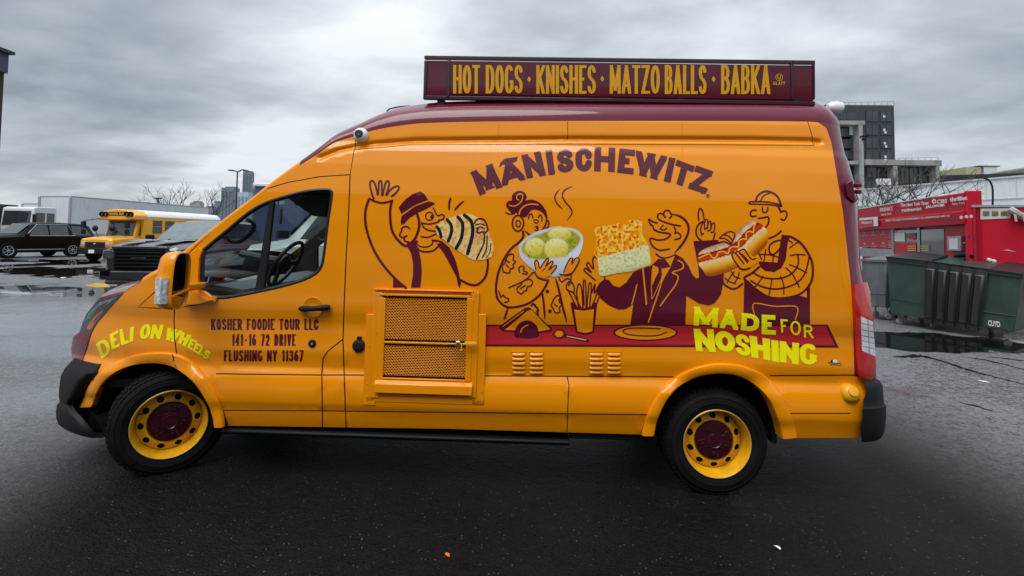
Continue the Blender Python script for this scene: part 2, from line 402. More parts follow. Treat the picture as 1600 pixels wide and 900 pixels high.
ARCH_R_O = [(1001, 677), (1010, 650), (1025, 619), (1046, 595), (1077, 577), (1105, 569), (1130, 567), (1160, 571), (1190, 584), (1214, 606), (1232, 640), (1241, 668), (1242, 680)]
ARCH_R_I = [(1020, 677), (1028, 650), (1042, 622), (1062, 601), (1090, 588), (1113, 584), (1136, 584), (1162, 591), (1185, 607), (1202, 628), (1213, 655), (1217, 672), (1218, 682)]
def xz_poly(px): return [tuple(p) for p in pix(dens(px, 6))]
def band(px, w, closed=False):                      # thin strip following a traced line, w in photo pixels
    q = stroke(px, w, closed, sm=False)
    return [[tuple(p) for p in pix(dens(poly, 10))] for poly in q]
xs_t = np.linspace(XA, XR, 150)
front = pix(dens([(220, 441), (206, 449), (193, 458), (178, 474), (164, 490), (153, 504), (144, 519), (137, 540), (129, 566), (131, 633)], 6, False))
bot = pix(dens([(131, 633), (145, 665), (352, 665), (700, 670), (1003, 679), (1216, 685), (1335, 684), (1352, 682)], 15, False))
BASE = [(float(x), zsh(x)) for x in xs_t[::-1]]+[tuple(p) for p in front]+[tuple(p) for p in bot]+[(XR, float(bot[-1][1])), (XR, zsh(XR))]
layers = [(BASE, 'side_panel')]
layers.append((xz_poly([(131, 566), (220, 430), (250, 420), (275, 404), (286, 397), (283, 430), (278, 470), (273, 480), (272, 500), (273, 530), (276, 556), (200, 640), (128, 640)]), 'front_fender'))
layers.append((xz_poly([(338, 584), (540, 586), (887, 588), (1056, 589), (1010, 690), (340, 690)]), 'lower_panel'))
layers.append((xz_poly([(1205, 588), (1342, 586), (1352, 592), (1354, 700), (1215, 700)]), 'lower_corner_panel'))
layers.append((xz_poly(DOOR), 'driver_door'))
layers.append((xz_poly([(503, 669), (503, 585), (505, 560), (512, 549), (536, 530), (538, 590), (541, 670)]), 'filler_panel'))
# the maroon rear corner: closed to the right by the end of the sheet
rc = [tuple(p) for p in pix(dens([(1335, 588), (1332, 470), (1327, 420), (1317, 330), (1306, 265), (1299, 222), (1291, 200), (1279, 192), (1270, 186)], 6, False))]
layers.append((rc+[(2.1, 2.8), (2.6, 2.8), (2.6, rc[0][1])], 'rear_corner'))
SE = 1.9
for ln, w in (([(547, 273), (545, 330), (541, 400), (538, 470), (536, 530), (538, 590), (541, 672)], SE), ([(536, 530), (512, 549), (505, 560), (503, 585), (504, 672)], SE),
              ([(547, 273), (500, 276), (450, 285), (420, 294), (390, 310), (350, 344), (310, 381), (290, 401), (283, 430)], 1.5),
              ([(273, 480), (272, 500), (273, 530), (276, 552)], SE), (LOWSEAM, SE), ([(1204, 587), (1342, 586)], SE), ([(338, 641), (503, 642)], 1.6),
              ([(503, 642), (760, 645), (1013, 648)], 1.6), ([(1234, 646), (1328, 646)], 1.6), ([(886, 588), (889, 601), (887, 640), (886, 675)], 1.6),
              ([(887, 160), (887, 217)], .9), ([(547, 273), (554, 230), (556, 213)], 1.1), ([(554, 234), (640, 226.5), (887, 225), (1271, 227)], 1.0), ([(1262, 190), (1272, 222), (1272, 228)], 1.0),
              ([(244, 454), (216, 480), (251, 482), (272, 481)], 1.7), ([(272, 481), (290, 479), (340, 471)], 1.3)):
    for b in band(ln, w): layers.append((b, 'gap'))
layers.append((xz_poly(win_out()), None)); layers.append((xz_poly([(595, 462), (734, 462), (734, 596), (595, 596)]), None))
for o_ in (ARCH_F_O, ARCH_R_O):
    q = list(o_); layers.append((xz_poly([(q[0][0]+(0 if o_ is ARCH_R_O else 4), 700 if o_ is ARCH_R_O else 662)]+q+[(q[-1][0], 720)]), None))
# grid points on the breakpoints of the section
rows = sorted(set([round(z, 4) for z, _ in PZ if .38 < z < 2.56]+[round(v, 4) for v in np.arange(.86, 2.58, .03)]))
rows = [r for i, r in enumerate(rows) if i == 0 or r-rows[i-1] > .006]
cols = list(np.arange(-3.35, 2.2, .035))+list(np.arange(2.2, 2.53, .015))
gp = [(x+1e-4, z+1e-4) for x in cols for z in rows if z < zsh(max(x, XA))-.004 and not (x < XA and z > 1.4)]
lns = []
P0, w0, d0 = DENTS[0]
for k in (-2, -1.2, -.6, 0, .6, 1.2, 2):
    q = np.array(P0); t = np.gradient(q, axis=0); t /= np.linalg.norm(t, axis=1, keepdims=True); lns.append((q+np.stack([-t[:, 1], t[:, 0]], 1)*w0*k).tolist())
V, T, K = paint(layers, gp, lns, eps=2e-4)
_in = inside(np.array(BASE), V[T].mean(1)); T = T[_in]; K = [k for k, q in zip(K, _in) if q]
Pp, Nn = surf(V[:, 0], V[:, 1]); K = np.array(K)
PARTM = {'side_panel': OR, 'front_fender': OR, 'lower_panel': OR, 'lower_corner_panel': OR, 'driver_door': OR, 'filler_panel': OR, 'rear_corner': MA}
near_parts = {}
for k in list(PARTM):
    m = K == k
    if m.any(): near_parts[k] = tri_obj(k, Pp, Nn, T[m].copy(), [PARTM[k]], np.zeros(m.sum()))
m = K == 'gap'
Pg, _ = surf(V[:, 0], V[:, 1], -.007); gap_o = tri_obj('panel_gap', Pg, Nn, T[m].copy(), [GAP], np.zeros(m.sum()))
Pl, _ = surf(V[:, 0], V[:, 1], -.013); lining = tri_obj('body_lining', Pl, Nn, T[K != 'nothing'].copy(), [mat('inner lining', (.018, .018, .019), .8)], np.zeros(len(K)))
near_parts['driver_door']['label'] = 'driver door with a black handle and printed address'

# the rounded shoulder between side and roof, and the roof, screen and bonnet spanning to the far side
YC = 1.03
ex = [(-9, .05, .04), (-2.0, .05, .04), (-1.55, .07, .05), (-1.25, .12, .10), (-.9, .24, .19), (-.6, .30, .215), (0, .32, .222), (2.2, .32, .22), (2.36, .24, .175), (2.49, .16, .11)]
ry_ = interp([e[0] for e in ex], [e[1] for e in ex]); rz_ = interp([e[0] for e in ex], [e[2] for e in ex])
def shoulder(x, a):
    zb = zsh(x); yb = float(Ysh(x, zb)); return (x, yb+ry_(x)*(1-math.cos(a)), zb+rz_(x)*math.sin(a))
x470 = float(pix([(468, 258)])[0][0])
xs1 = list(np.linspace(XA, x470, 60)); xs2 = list(np.linspace(x470, XR, 120)); aa = np.linspace(0, PI/2, 12)
b = MB(); b.grid(shoulder, xs1, aa); pil = b.build('screen_pillar', OR, van)
b = MB(); b.grid(shoulder, xs2, aa); rail = b.build('roof_edge', MA, van)
def span(x, t, crown=.05, fwd=0.0):                # from the near shoulder across to the far one
    _, y0, z0 = shoulder(x, PI/2); y = y0+(2*YC-2*y0)*t
    s = math.sin(PI*t); return (x-fwd*s, y, z0+crown*s**.8)
b = MB(); b.grid(lambda x, t: span(x, t), np.linspace(-.95, XR, 60), np.linspace(0, 1, 17)); roof = b.build('roof', MA, van)
b = MB(); b.grid(lambda x, t: span(x, t, .06), np.linspace(-1.35, -.95, 12), np.linspace(0, 1, 17)); b.build('roof_front', MA, van)
b = MB(); b.grid(lambda x, t: span(x, t, .06, .10*min(1, (-1.35-x)/.3)), np.linspace(-2.42, -1.35, 24), np.linspace(0, 1, 17)); b.build('windscreen', glass('screen glass', (.8, .9, .88), .95), van)
# bonnet
HE = pix(dens([(153, 469), (172, 463.5), (193, 458), (206, 449), (220, 441), (248, 426), (262, 416)], 8, False))
hx, hz = pchip(range(len(HE)), HE[:, 0]), pchip(range(len(HE)), HE[:, 1])
def bonnet(i, t):
    x, z = hx(i), hz(i); y0 = float(Ysh(x, z)); s = math.sin(PI*t)
    return (x-.24*s*max(0, 1-i/len(HE)*1.0), y0+(2*YC-2*y0)*t, z+.085*s**.6)
b = MB(); b.grid(bonnet, np.linspace(0, len(HE)-1, 24), [(1-math.cos(PI*k/40))/2 for k in range(41)]); b.build('bonnet', MA, van)
# front face below the bonnet
FE = pix(dens([(153, 469), (136, 490), (128, 510), (124, 520), (118, 540), (116, 560), (112, 600)], 8, False))
def fascia(i, t):
    k = i*(len(FE)-1); j = int(min(k, len(FE)-2)); q = FE[j]+(FE[j+1]-FE[j])*(k-j); y0 = float(Ysh(q[0], q[1])); s = math.sin(PI*t)
    return (q[0]-.12*s, y0+(2*YC-2*y0)*t, q[1])
b = MB(); b.grid(fascia, np.linspace(0, 1, 12), np.linspace(0, 1, 21)); b.build('grille', MA, van)
# rear face
def rear(z, t):
    y0 = float(Ysh(XR, z)); return (XR+.01*math.sin(PI*t), y0+(2*YC-2*y0)*t, z)
b = MB(); b.grid(rear, np.linspace(.42, zsh(XR), 24), np.linspace(0, 1, 9)); b.build('rear_door', OR, van)
b = MB(); b.grid(lambda t, k: (XR, span(XR, t)[1], zsh(XR)+(span(XR, t)[2]-zsh(XR))*k), np.linspace(0, 1, 12), [0, 1]); b.build('rear_header', MA, van)
# maroon bumper corner beside the headlight, black bumpers
def raised(name, px, off, mats, parent=van, depth=.03, step=5, layers_px=None, bevel=0):
    ls = [([tuple(p) for p in pix(dens(px, step))], 0)]
    for q, k in (layers_px or []): ls.append(([tuple(p) for p in pix(dens(q, step))], k))
    A = np.array(ls[0][0]); g = [(x, z) for x in np.arange(A[:, 0].min(), A[:, 0].max(), .03) for z in np.arange(A[:, 1].min(), A[:, 1].max(), .03)]
    g = [p for p, i in zip(g, inside(A, np.array(g))) if i] if g else []
    V, T, K = paint(ls, g, eps=1e-5); keep = inside(A, V[T].mean(1)); T = T[keep]; K = [k for k, q in zip(K, keep) if q]
    P, Nn = surf(V[:, 0], V[:, 1], off)
    o = MB(); o.add(P.tolist(), T.tolist()); o.m[:] = K; o.sm = [False]*len(T)
    a, _ = surf(A[:, 0], A[:, 1], off); c, _ = surf(A[:, 0], A[:, 1], off-depth); n = len(A)
    o.add(a.tolist()+c.tolist(), [(i, (i+1) % n, n+(i+1) % n, n+i) for i in range(n)])
    return o.build(name, mats, parent)
AMB = mat('amber lens', (.55, .12, .01), .15, coat=.5); LMD = mat('lamp interior', (.035, .04, .045), .12, coat=.8, var=.4, vscale=14); LMC = mat('lamp reflector', (.32, .35, .38), .1, metal=.7, var=.3, vscale=20)
raised('headlight', [(125, 519), (131, 502), (136, 490), (153, 469), (172, 463.5), (193, 458), (178, 474), (164, 490), (152, 505), (144, 518)], .004, [LMD, LMC, AMB],
       layers_px=[([(134, 500), (140, 489), (155, 473), (176, 466), (183, 464), (160, 481), (146, 494)], 1), ([(139, 495), (156, 478), (172, 469), (156, 486), (147, 497)], 0), ([(136, 514), (141, 505), (152, 491), (163, 483), (156, 494), (147, 508), (142, 515)], 2), ([(143, 508), (152, 494), (158, 489), (150, 502)], 0)])
raised('bumper_corner', [(125, 519), (144, 518), (137, 540), (129, 567), (114, 563), (113, 543), (116, 526)], .006, [MA])
TLR = mat('tail lamp red', (.48, .005, .008), .12, coat=.8, var=.25, vscale=20); TLW = mat('tail lamp clear', (.62, .63, .66), .1, coat=.6, var=.2, vscale=30); TLG = mat('tail lamp frame', (.30, .31, .34), .2, metal=.4)
tl = raised('tail_lamp', [(1330, 445), (1351, 441), (1353, 470), (1357, 497), (1361, 555), (1362, 587), (1350, 590), (1338, 584), (1334, 520), (1331, 470)], .028, [TLR, TLW, TLG], depth=.06,
       layers_px=[([(1340, 494), (1357, 502), (1361, 556), (1342, 547)], 1)]+[([(1340.5, y), (1360, y+5), (1360, y+6.4), (1340.5, y+1.4)], 2) for y in (503, 512, 521, 530, 539)]+[([(1349, 498), (1350.5, 499), (1353, 552), (1351.5, 551)], 2)])
def sweep(name, prof, x0f, xs, side, m, close=True):
    """bumper: prof = [(outset, z)], run along the plan curve; x0f(z) gives where its near end is cut"""
    b = MB()
    def f(k, j):
        o_, z = prof[j]; x = x0f(z)+(xs-x0f(z))*k
        e = .004; y = float(Ysh(x, 1.0)); g = (float(Ysh(x+e, 1.0))-float(Ysh(x-e, 1.0)))/(2*e); n = Vector((g, -1)).normalized()
        o_ = o_*(.2+.8*float(sstep(0, .3, k))) if side < 0 and z > .50 else o_
        return (x+n.x*o_, y-(.03 if side > 0 else .03*float(sstep(0, .2, k)))+n.y*o_, z)
    b.grid(f, np.linspace(0, 1, 26), range(len(prof)))
    def g_(t, j):
        p = f(1, j); s = math.sin(PI*t)
        return (p[0]+side*.10*s, p[1]+(2*YC-2*p[1])*t, p[2])
    b.grid(g_, np.linspace(0, 1, 15), range(len(prof)))
    return b.build(name, m, van)
BF = [(563, 165, -.012), (569, 164, .012), (576, 160, .04), (588, 149, .064), (606, 140, .070), (622, 133, .068), (629, 131, .062), (634, 140, .078), (644, 156, .080), (654, 166, .076), (664, 172, .064), (671, 176, .040), (673, 176, -.12)]
fz = [loc(125, y, .20).z for y, _, _ in BF]; fx = [float(pix([(x, y)])[0][0]) for y, x, _ in BF]
zz = fz[::-1]; xx = fx[::-1]
sweep('front_bumper', [(o_, z) for (_, _, o_), z in zip(BF, fz)], lambda z: float(np.interp(z, zz, xx)), -3.26, -1, RUB)
_s = []
for (y, x, o_), z in zip(BF, fz):
    x_ = float(np.interp(z, zz, xx)); y_ = float(Ysh(x_, 1.0))+.03 if z > .5 else float(Ysh(x_, 1.0))-.02; _s.append((x_, y_, z))
b = MB(); b.grid(lambda i, j: (_s[int(i)][0]+(.14 if j else 0), _s[int(i)][1]+(.45 if j else .0), _s[int(i)][2]), range(len(_s)), range(2)); b.build('bumper_return', BLK, van)
BR = [(590, 1345, -.012), (594, 1344, .03), (600, 1342, .05), (618, 1341, .056), (626, 1341, .060), (629, 1339, .078), (644, 1338, .078), (658, 1336, .072), (672, 1335, .060), (681, 1337, .03)]
fz = [loc(1360, y, .10).z for y, _, _ in BR]; fx = [float(pix([(x, y)])[0][0]) for y, x, _ in BR]
zr = fz[::-1]; xr_ = fx[::-1]
sweep('rear_bumper', [(o_*.62, z) for (_, _, o_), z in zip(BR, fz)], lambda z: float(np.interp(z, zr, xr_)), 2.47, 1, RUB)
b = MB(); b.box(loc(1370, 611, .16), (.02, .06, .09)); b.build('side_reflector', AMB, van, bevel=.006)
# wheel arch flares
def flare(name, O_, I_):
    n = 60
    def rs(pts):
        q = pix(dens(smooth_path(pts, 6), 3, False)); d = np.r_[0, np.cumsum(np.linalg.norm(np.diff(q, axis=0), axis=1))]
        return np.stack([np.interp(np.linspace(0, d[-1], n), d, q[:, k]) for k in (0, 1)], 1)
    A, B = rs(O_), rs(I_); b = MB(); V = []
    for w, off in ((0, .0), (0.0, .012), (.08, .026), (.3, .032), (.8, .032), (.95, .026), (1.0, .012), (1.0, -.04), (1.02, -.07)):
        q = A+(B-A)*w; y = Ysh(q[:, 0], np.maximum(q[:, 1], .5))-off; V.append(np.stack([q[:, 0], y, q[:, 1]], 1))
    V = np.array(V); m_ = len(V)
    b.grid(lambda i, j: tuple(V[j][i]), range(n), range(m_)); return b.build(name, OR, van)
flare('wheel_arch', ARCH_F_O, ARCH_F_I); flare('wheel_arch', ARCH_R_O, ARCH_R_I)
b = MB(); gx = stroke([(275, 551), (279, 575)], 1.5, sm=False)[0]; q = pix(dens(gx, 4)); P, _ = surf(q[:, 0], q[:, 1], .0335); 
b.add(P.tolist(), [list(range(len(P)))]); b.build('arch_joint', GAP, van)
# far side: mirrored copies
mir = Matrix.Translation((0, 2*YC, 0)) @ Matrix.Diagonal((1, -1, 1, 1))
def mirror(o, name):
    me = o.data.copy(); me.transform(mir); me.flip_normals(); n = link(name, me, van)
    for m in o.modifiers:
        q = n.modifiers.new(m.name, m.type); q.width = m.width; q.segments = m.segments
    return n
for k, nm in (('side_panel', 'far_side_panel'), ('front_fender', 'far_fender'), ('lower_panel', 'far_lower_panel'), ('lower_corner_panel', 'far_lower_corner'), ('driver_door', 'passenger_door'), ('filler_panel', 'far_sill_panel'), ('rear_corner', 'far_rear_corner')): mirror(near_parts[k], nm)
mirror(pil, 'far_screen_pillar'); mirror(rail, 'far_roof_edge'); mirror(tl, 'far_tail_lamp')
mirror(gap_o, 'far_panel_gap'); mirror(lining, 'far_body_lining')

# ------------------------------------------------------------------ driver window: rubber frame, glass, channel
def inset(px, d):
    A = np.array(px, float); n = len(A); o = []
    for i in range(n):
        t = A[(i+1) % n]-A[i-1]; t /= np.linalg.norm(t); o.append(tuple(A[i]+np.array([t[1], -t[0]])*d))
    return o
WO = smooth_path(win_out(), 4, True); WI = inset(WO, 5.5)
if not inside(np.array(WO), np.array([WI[0]]))[0]: WI = inset(WO, -5.5)
def fix(px, off): q = pix(px); P, _ = surf(q[:, 0], q[:, 1], off); return P
FR = mat('window rubber', (.008, .009, .010), .35)
a, b_, c_ = fix(WO, .001), fix(inset(WO, 2.5 if WI[0] == inset(WO, 5.5)[0] else -2.5), .003), fix(WI, -.012)
n = len(WO); b = MB(); b.add(np.vstack([a, b_, c_]).tolist(), [(i, (i+1) % n, n+(i+1) % n, n+i) for i in range(n)]+[(n+i, n+(i+1) % n, 2*n+(i+1) % n, 2*n+i) for i in range(n)], 0, True)
wf = b.build('window_frame', FR, van)
V, T, K = paint([(WO, 0)], [(x, y) for x in range(320, 520, 14) for y in range(300, 460, 14)]); q = pix(V); P, Nn = surf(q[:, 0], q[:, 1], -.010)
GLS = glass('cab glass', (.80, .87, .85), .95)
wg = tri_obj('door_glass', P, Nn, T, [GLS], np.zeros(len(T)))
b = MB()
q = fix([(421, 313), (427.5, 311), (411, 456), (397, 459)], -.004); b.add(q.tolist(), [(0, 1, 2, 3)]); q2 = [(x, y+.03, z) for x, y, z in q.tolist()]; b.add(q2, [(0, 1, 2, 3)]); wc = b.build('window_channel', FR, van)
mirror(wf, 'far_window_frame'); mirror(wg, 'passenger_glass'); mirror(wc, 'far_window_channel')
# ------------------------------------------------------------------ cab interior
DK = mat('cab trim dark', (.022, .024, .026), .7, var=.2); DG = mat('dash grey', (.10, .105, .11), .6, var=.1); LG = mat('pillar trim pale', (.18, .18, .175), .7)
b = MB(); b.xz([(-2.62, 1.0), (-2.55, 1.24), (-2.2, 1.30), (-1.96, 1.27), (-1.90, 1.20), (-1.93, .75), (-2.3, .70)], .20, 1.86); b.build('dashboard', DK, van, bevel=.02)
b = MB(); b.xz([(-2.5, 1.255), (-2.2, 1.312), (-1.97, 1.282), (-1.965, 1.26), (-2.2, 1.29), (-2.5, 1.24)], .21, 1.85); b.build('dash_top', DG, van)
b = MB(); b.box((-1.93, 1.02, 1.02), (.10, .36, .50)); b.box((-1.875, 1.02, 1.10), (.02, .26, .14), 1); b.box((-1.875, 1.02, .93), (.02, .26, .08), 1); b.build('centre_console', [DK, DG], van, bevel=.015)
swc = loc(447, 412, .52); b = MB(); b.lathe([(.195+.016*math.cos(a), .016*math.sin(a)) for a in np.linspace(0, 2*PI, 9)[:-1]], axis='X', n=36, closed=True)
b.tube([(0, -.19, 0), (-.03, 0, -.01), (0, .19, 0)], .018); b.tube([(0, 0, -.19), (-.03, 0, 0)], .018); b.lathe([(0, .01), (.05, .005), (.07, -.02), (.05, -.06)], axis='X', n=20); b.tube([(-.04, 0, 0), (-.35, 0, -.12)], .03)
st = b.build('steering_wheel', mat('wheel leather', (.012, .012, .012), .45), van, ); st.location = swc; st.rotation_euler = (0, math.radians(30), 0)
b = MB(); b.box((-1.05, 1.03, 1.45), (.03, 1.75, 1.9)); b.build('bulkhead', DK, van)
b = MB(); b.box((-1.42, 1.03, 2.02), (.70, 1.55, .05)); b.box((-1.62, 1.03, 1.97), (.06, 1.5, .12)); b.build('headliner', DK, van)
b = MB(); b.box((-2.0, 1.03, .62), (1.9, 1.9, .05)); b.build('cab_floor', BLK, van)
for yy in (.55, 1.5):
    b = MB(); b.box((-1.38, yy, .88), (.5, .48, .14)); b.box((-1.16, yy, 1.22), (.13, .46, .56), R=Matrix.Rotation(.12, 3, 'Y')); b.box((-1.10, yy, 1.60), (.09, .26, .17)); b.build('seat', mat('seat cloth', (.03, .032, .036), .9, bump=.3), van, bevel=.03)
for s_, nm in ((0, 'grab_handle'), (1, 'far_grab_handle')):
    g = [loc(x, y, .20) for x, y in ((357, 372), (362, 377), (375, 377), (392, 364), (397, 354), (394, 347), (386, 343))]
    if s_: g = [Vector((p.x, 2*YC-p.y, p.z)) for p in g]
    b = MB(); b.tube(smooth_path(g, 4), .016, 8); b.build(nm, DK, van)
# inner pillar trims and passenger door trim
def pillar_strip(s_, m, name, w=.075):
    b = MB(); xsn = np.linspace(XA+.30, -1.35, 14)
    def f(x, t):
        _, y0, z0 = shoulder(x, PI/2); y = y0+.01+w*t; z = z0-.03-.05*(1-t)
        return (x+.02, y if not s_ else 2*YC-y, z)
    b.grid(f, xsn, [0, .5, 1]); return b.build(name, m, van)
pillar_strip(0, DK, 'pillar_trim'); pillar_strip(1, LG, 'far_pillar_trim')
b = MB(); b.xz([(-2.15, .7), (-2.15, 1.22), (-1.3, 1.30), (-1.2, .7)], 1.93, 1.98); b.build('passenger_door_trim', DG, van, bevel=.01)
b = MB(); b.tube([loc(440, 322, 1.0), loc(438, 350, 1.0)], .012); b.box(loc(442, 366, 1.0), (.03, .2, .07)); b.build('cab_mirror', DK, van, bevel=.01)
b = MB(); b.xz([(-1.73, 1.98), (-1.5, 1.83), (-1.42, 1.84), (-1.35, 1.99)], .25, .80); b.build('sun_visor', DK, van, bevel=.01)

# ------------------------------------------------------------------ chassis, wheel wells
WF = loc(262, 668, .03); WRr = loc(1121, 692, .03); WHF = Vector((WF.x-.085, .15, .355)); WHR = Vector((WRr.x, .16, .36))
b = MB(); b.box((-.45, 1.03, .42), (3.0, 1.7, .12)); b.box((-.4, .75, .36), (4.2, .08, .12)); b.box((-.4, 1.35, .36), (4.2, .08, .12)); b.box((.9, 1.03, .36), (1.0, 1.3, .1)); b.tube([(-.5, 1.1, .30), (2.2, 1.1, .30)], .05); b.tube([(WHR.x, .2, .34), (WHR.x, 1.85, .34)], .06); b.tube([(WHF.x, .45, .33), (WHF.x, 1.6, .33)], .05); b.box((2.2, 1.03, .50), (.6, 1.8, .05)); b.box((-2.98, 1.03, .60), (.06, 1.36, .56)); b.box((-3.10, 1.03, .43), (.36, 1.3, .16)); b.box((-2.2, 1.03, .52), (1.7, .9, .5)); b.tube([(.5, .9, .28), (2.45, .5, .30)], .035); b.box((WHR.x, 1.03, .33), (.24, .22, .22)); b.box((0, 1.03, .30), (1.2, .5, .14)); b.xy([(-2.75, .16), (-3.02, .17), (-3.2, .30), (-3.28, .7), (-2.75, .7)], .262, .5); b.build('underbody', BLK, van)
for cx_, nm in ((WF.x-.02, 'wheel_well'), (WHR.x, 'wheel_well')):
    for s_ in (0, 1):
        b = MB(); R_ = .49
        pr = lambda a, y: (cx_+R_*1.04*math.cos(a), (y if not s_ else 2*YC-y), .40+R_*math.sin(a)*1.0)
        b.grid(pr, np.linspace(0, PI, 26), [.06, .58]); b.add([pr(a, .58) for a in np.linspace(0, PI, 26)], [list(range(26))]); b.build(nm, BLK, van)
SRN = mat('running board', (.006, .0065, .007), .55, spec=.3, bump=.2, bscale=200)
p0, p1 = loc(345, 668, .04), loc(890, 676, .04)
b = MB(); b.yz([(.02, .012), (.02, .026), (.03, .032), (.3, .032), (.3, -.01), (.05, -.01)], p0.x, p1.x); o = b.build('running_board', SRN, van, bevel=.006); o.location = (0, .02, p0.z-.045)
b = MB(); p2 = loc(1010, 679, .05); b.box(((p1.x+p2.x)/2, .12, p1.z-.02), (p2.x-p1.x, .12, .05)); b.build('sill_rail', BLK, van)
b = MB(); q = loc(1213, 650, .12); b.box((q.x-.02, .25, .50), (.03, .30, .30)); b.build('mud_flap', RUB, van)

# ------------------------------------------------------------------ wheels
HUB = mat('maroon hub cap', (.040, .004, .010), .3, spec=.2, coat=.5, var=.25)
def wheel(name, yaw, pos, flip=False):
    root = bpy.data.objects.new(name, None); C.objects.link(root); root.parent = van; root.location = pos; root.rotation_euler = (0, .17 if yaw else .5, yaw+(PI if flip else 0))
    R0, hw = .345, .124
    prof = [(.222, -hw+.02), (.235, -hw-.004), (.258, -hw-.012), (.29, -hw-.010), (.318, -hw+.004), (.332, -hw+.018), (.340, -hw+.04), (R0, 0), (.340, hw-.04), (.327, hw-.012), (.29, hw+.006), (.235, hw), (.222, hw-.02)]
    b = MB(); b.lathe(prof, n=72)
    # tread blocks
    nb = 60
    for k in range(nb):
        a = 2*PI*k/nb
        for (y0, y1, dk) in ((-hw+.012, -hw+.036, 0), (-hw+.044, -.026, .5), (-.018, .018, 0), (.026, hw-.044, .5), (hw-.036, hw-.012, 0)):
            aa_ = a+dk*2*PI/nb; h = PI/nb*.74; r1 = R0+.006 if abs(y0+y1) < .17 else R0-.001; r0_ = R0-.02
            vs = []
            for r in (r0_, r1):
                for (da, y) in ((-h, y0), (h, y0), (h, y1), (-h, y1)):
                    rr_ = r - (.006 if abs(y) > hw-.02 else 0)
                    vs.append((rr_*math.cos(aa_+da), y, rr_*math.sin(aa_+da)))
            b.add(vs, [(4, 5, 6, 7), (0, 1, 5, 4), (1, 2, 6, 5), (2, 3, 7, 6), (3, 0, 4, 7)])
    b.lathe([(.268, -hw-.013), (.270, -hw-.0165), (.273, -hw-.013)], n=72); b.lathe([(.303, -hw-.006), (.305, -hw-.0095), (.308, -hw-.004)], n=72)
    b.build('tyre', TYR, root)
    # steel rim: outer flange, barrel, then a dished disc with ten round windows
    b = MB(); b.lathe([(.213, -.088), (.222, -hw+.006), (.226, -hw-.006), (.221, -hw-.010), (.214, -hw-.002), (.211, -hw+.012), (.206, -hw+.02), (.202, -.070), (.196, -.045), (.190, .09), (.215, .11)], n=72)
    b.lathe([(.1915, -.030), (.189, -.036)], n=72)
    nh = 10
    # disc between r=.120 and .180 with elliptical holes, triangulated
    ring = []
    for r in (.190, .124): ring.append([(r*math.cos(t), r*math.sin(t)) for t in np.linspace(0, 2*PI, 81)[:-1]])
    L = [(ring[0], 0), (ring[1], None)]
    for k in range(nh):
        a = 2*PI*(k+.35)/nh; c = (.165*math.cos(a), .165*math.sin(a))
        L.append(([(c[0]+.019*math.cos(t)*math.cos(a)-.0225*math.sin(t)*math.sin(a), c[1]+.019*math.cos(t)*math.sin(a)+.0225*math.sin(t)*math.cos(a)) for t in np.linspace(0, 2*PI, 17)[:-1]], None))
    gpt = [(r*math.cos(t), r*math.sin(t)) for r in (.137, .152, .168) for t in np.linspace(0, 2*PI, 61)[:-1]]
    V, T, K = paint(L, gpt, eps=1e-5)
    def dy(r): return float(np.interp(r, [.12, .135, .15, .175, .190], [-.050, -.060, -.058, -.044, -.036]))
    b.add([(x, dy(math.hypot(x, y)), y) for x, y in V], T.tolist(), 0, True)
    b.build('rim', YEL, root)
    b = MB(); b.lathe([(.19, -.03), (0, -.03)], n=40); b.build('brake_disc', BLK, root)
    b = MB(); pr = [(.133, -.046), (.132, -.062), (.125, -.070), (.09, -.075), (.050, -.079), (.044, -.087), (.040, -.083), (.035, -.083), (.0, -.085)]
    b.lathe(pr, n=48)
    for k in range(5):
        a = 2*PI*(k+.1)/5; c = Vector((.085*math.cos(a), -.073, .085*math.sin(a)))
        b.lathe([(.0, -.012), (.012, -.010), (.017, .0), (.018, .01)], c=tuple(c), n=12)
        b.tube([(.062*math.cos(a+.63+t), -.0775, .062*math.sin(a+.63+t)) if i in (1, 2) else (.110*math.cos(a+.63+t*1.2), -.072, .110*math.sin(a+.63+t*1.2)) for i, t in enumerate((-.34, -.28, .28, .34))], .0045, 6)
    b.build('hub_cap', HUB, root)
    b = MB(); b.lathe([(.2185, -hw-.0075), (.2235, -hw-.0105), (.2275, -hw-.0060)], n=72); b.build('rim_edge', mat('worn rim edge', (.48, .33, .10), .4, metal=.3), root)
    if yaw:
        b = MB(); b.tube([(-.168, -.07, .05), (-.185, -.10, .058)], .005); b.build('valve', RUB, root)
    return root
_w = wheel('wheel', math.radians(36), WHF+Vector((0, .02, 0))); _w.scale = (1.03, 1.03, 1.03)
wheel('wheel', 0, WHR)
wheel('wheel', math.radians(28), Vector((WHF.x, 2*YC-.19, .36)), True); wheel('wheel', 0, Vector((WHR.x, 2*YC-.16, .36)), True)
print('van body', len(C.objects))
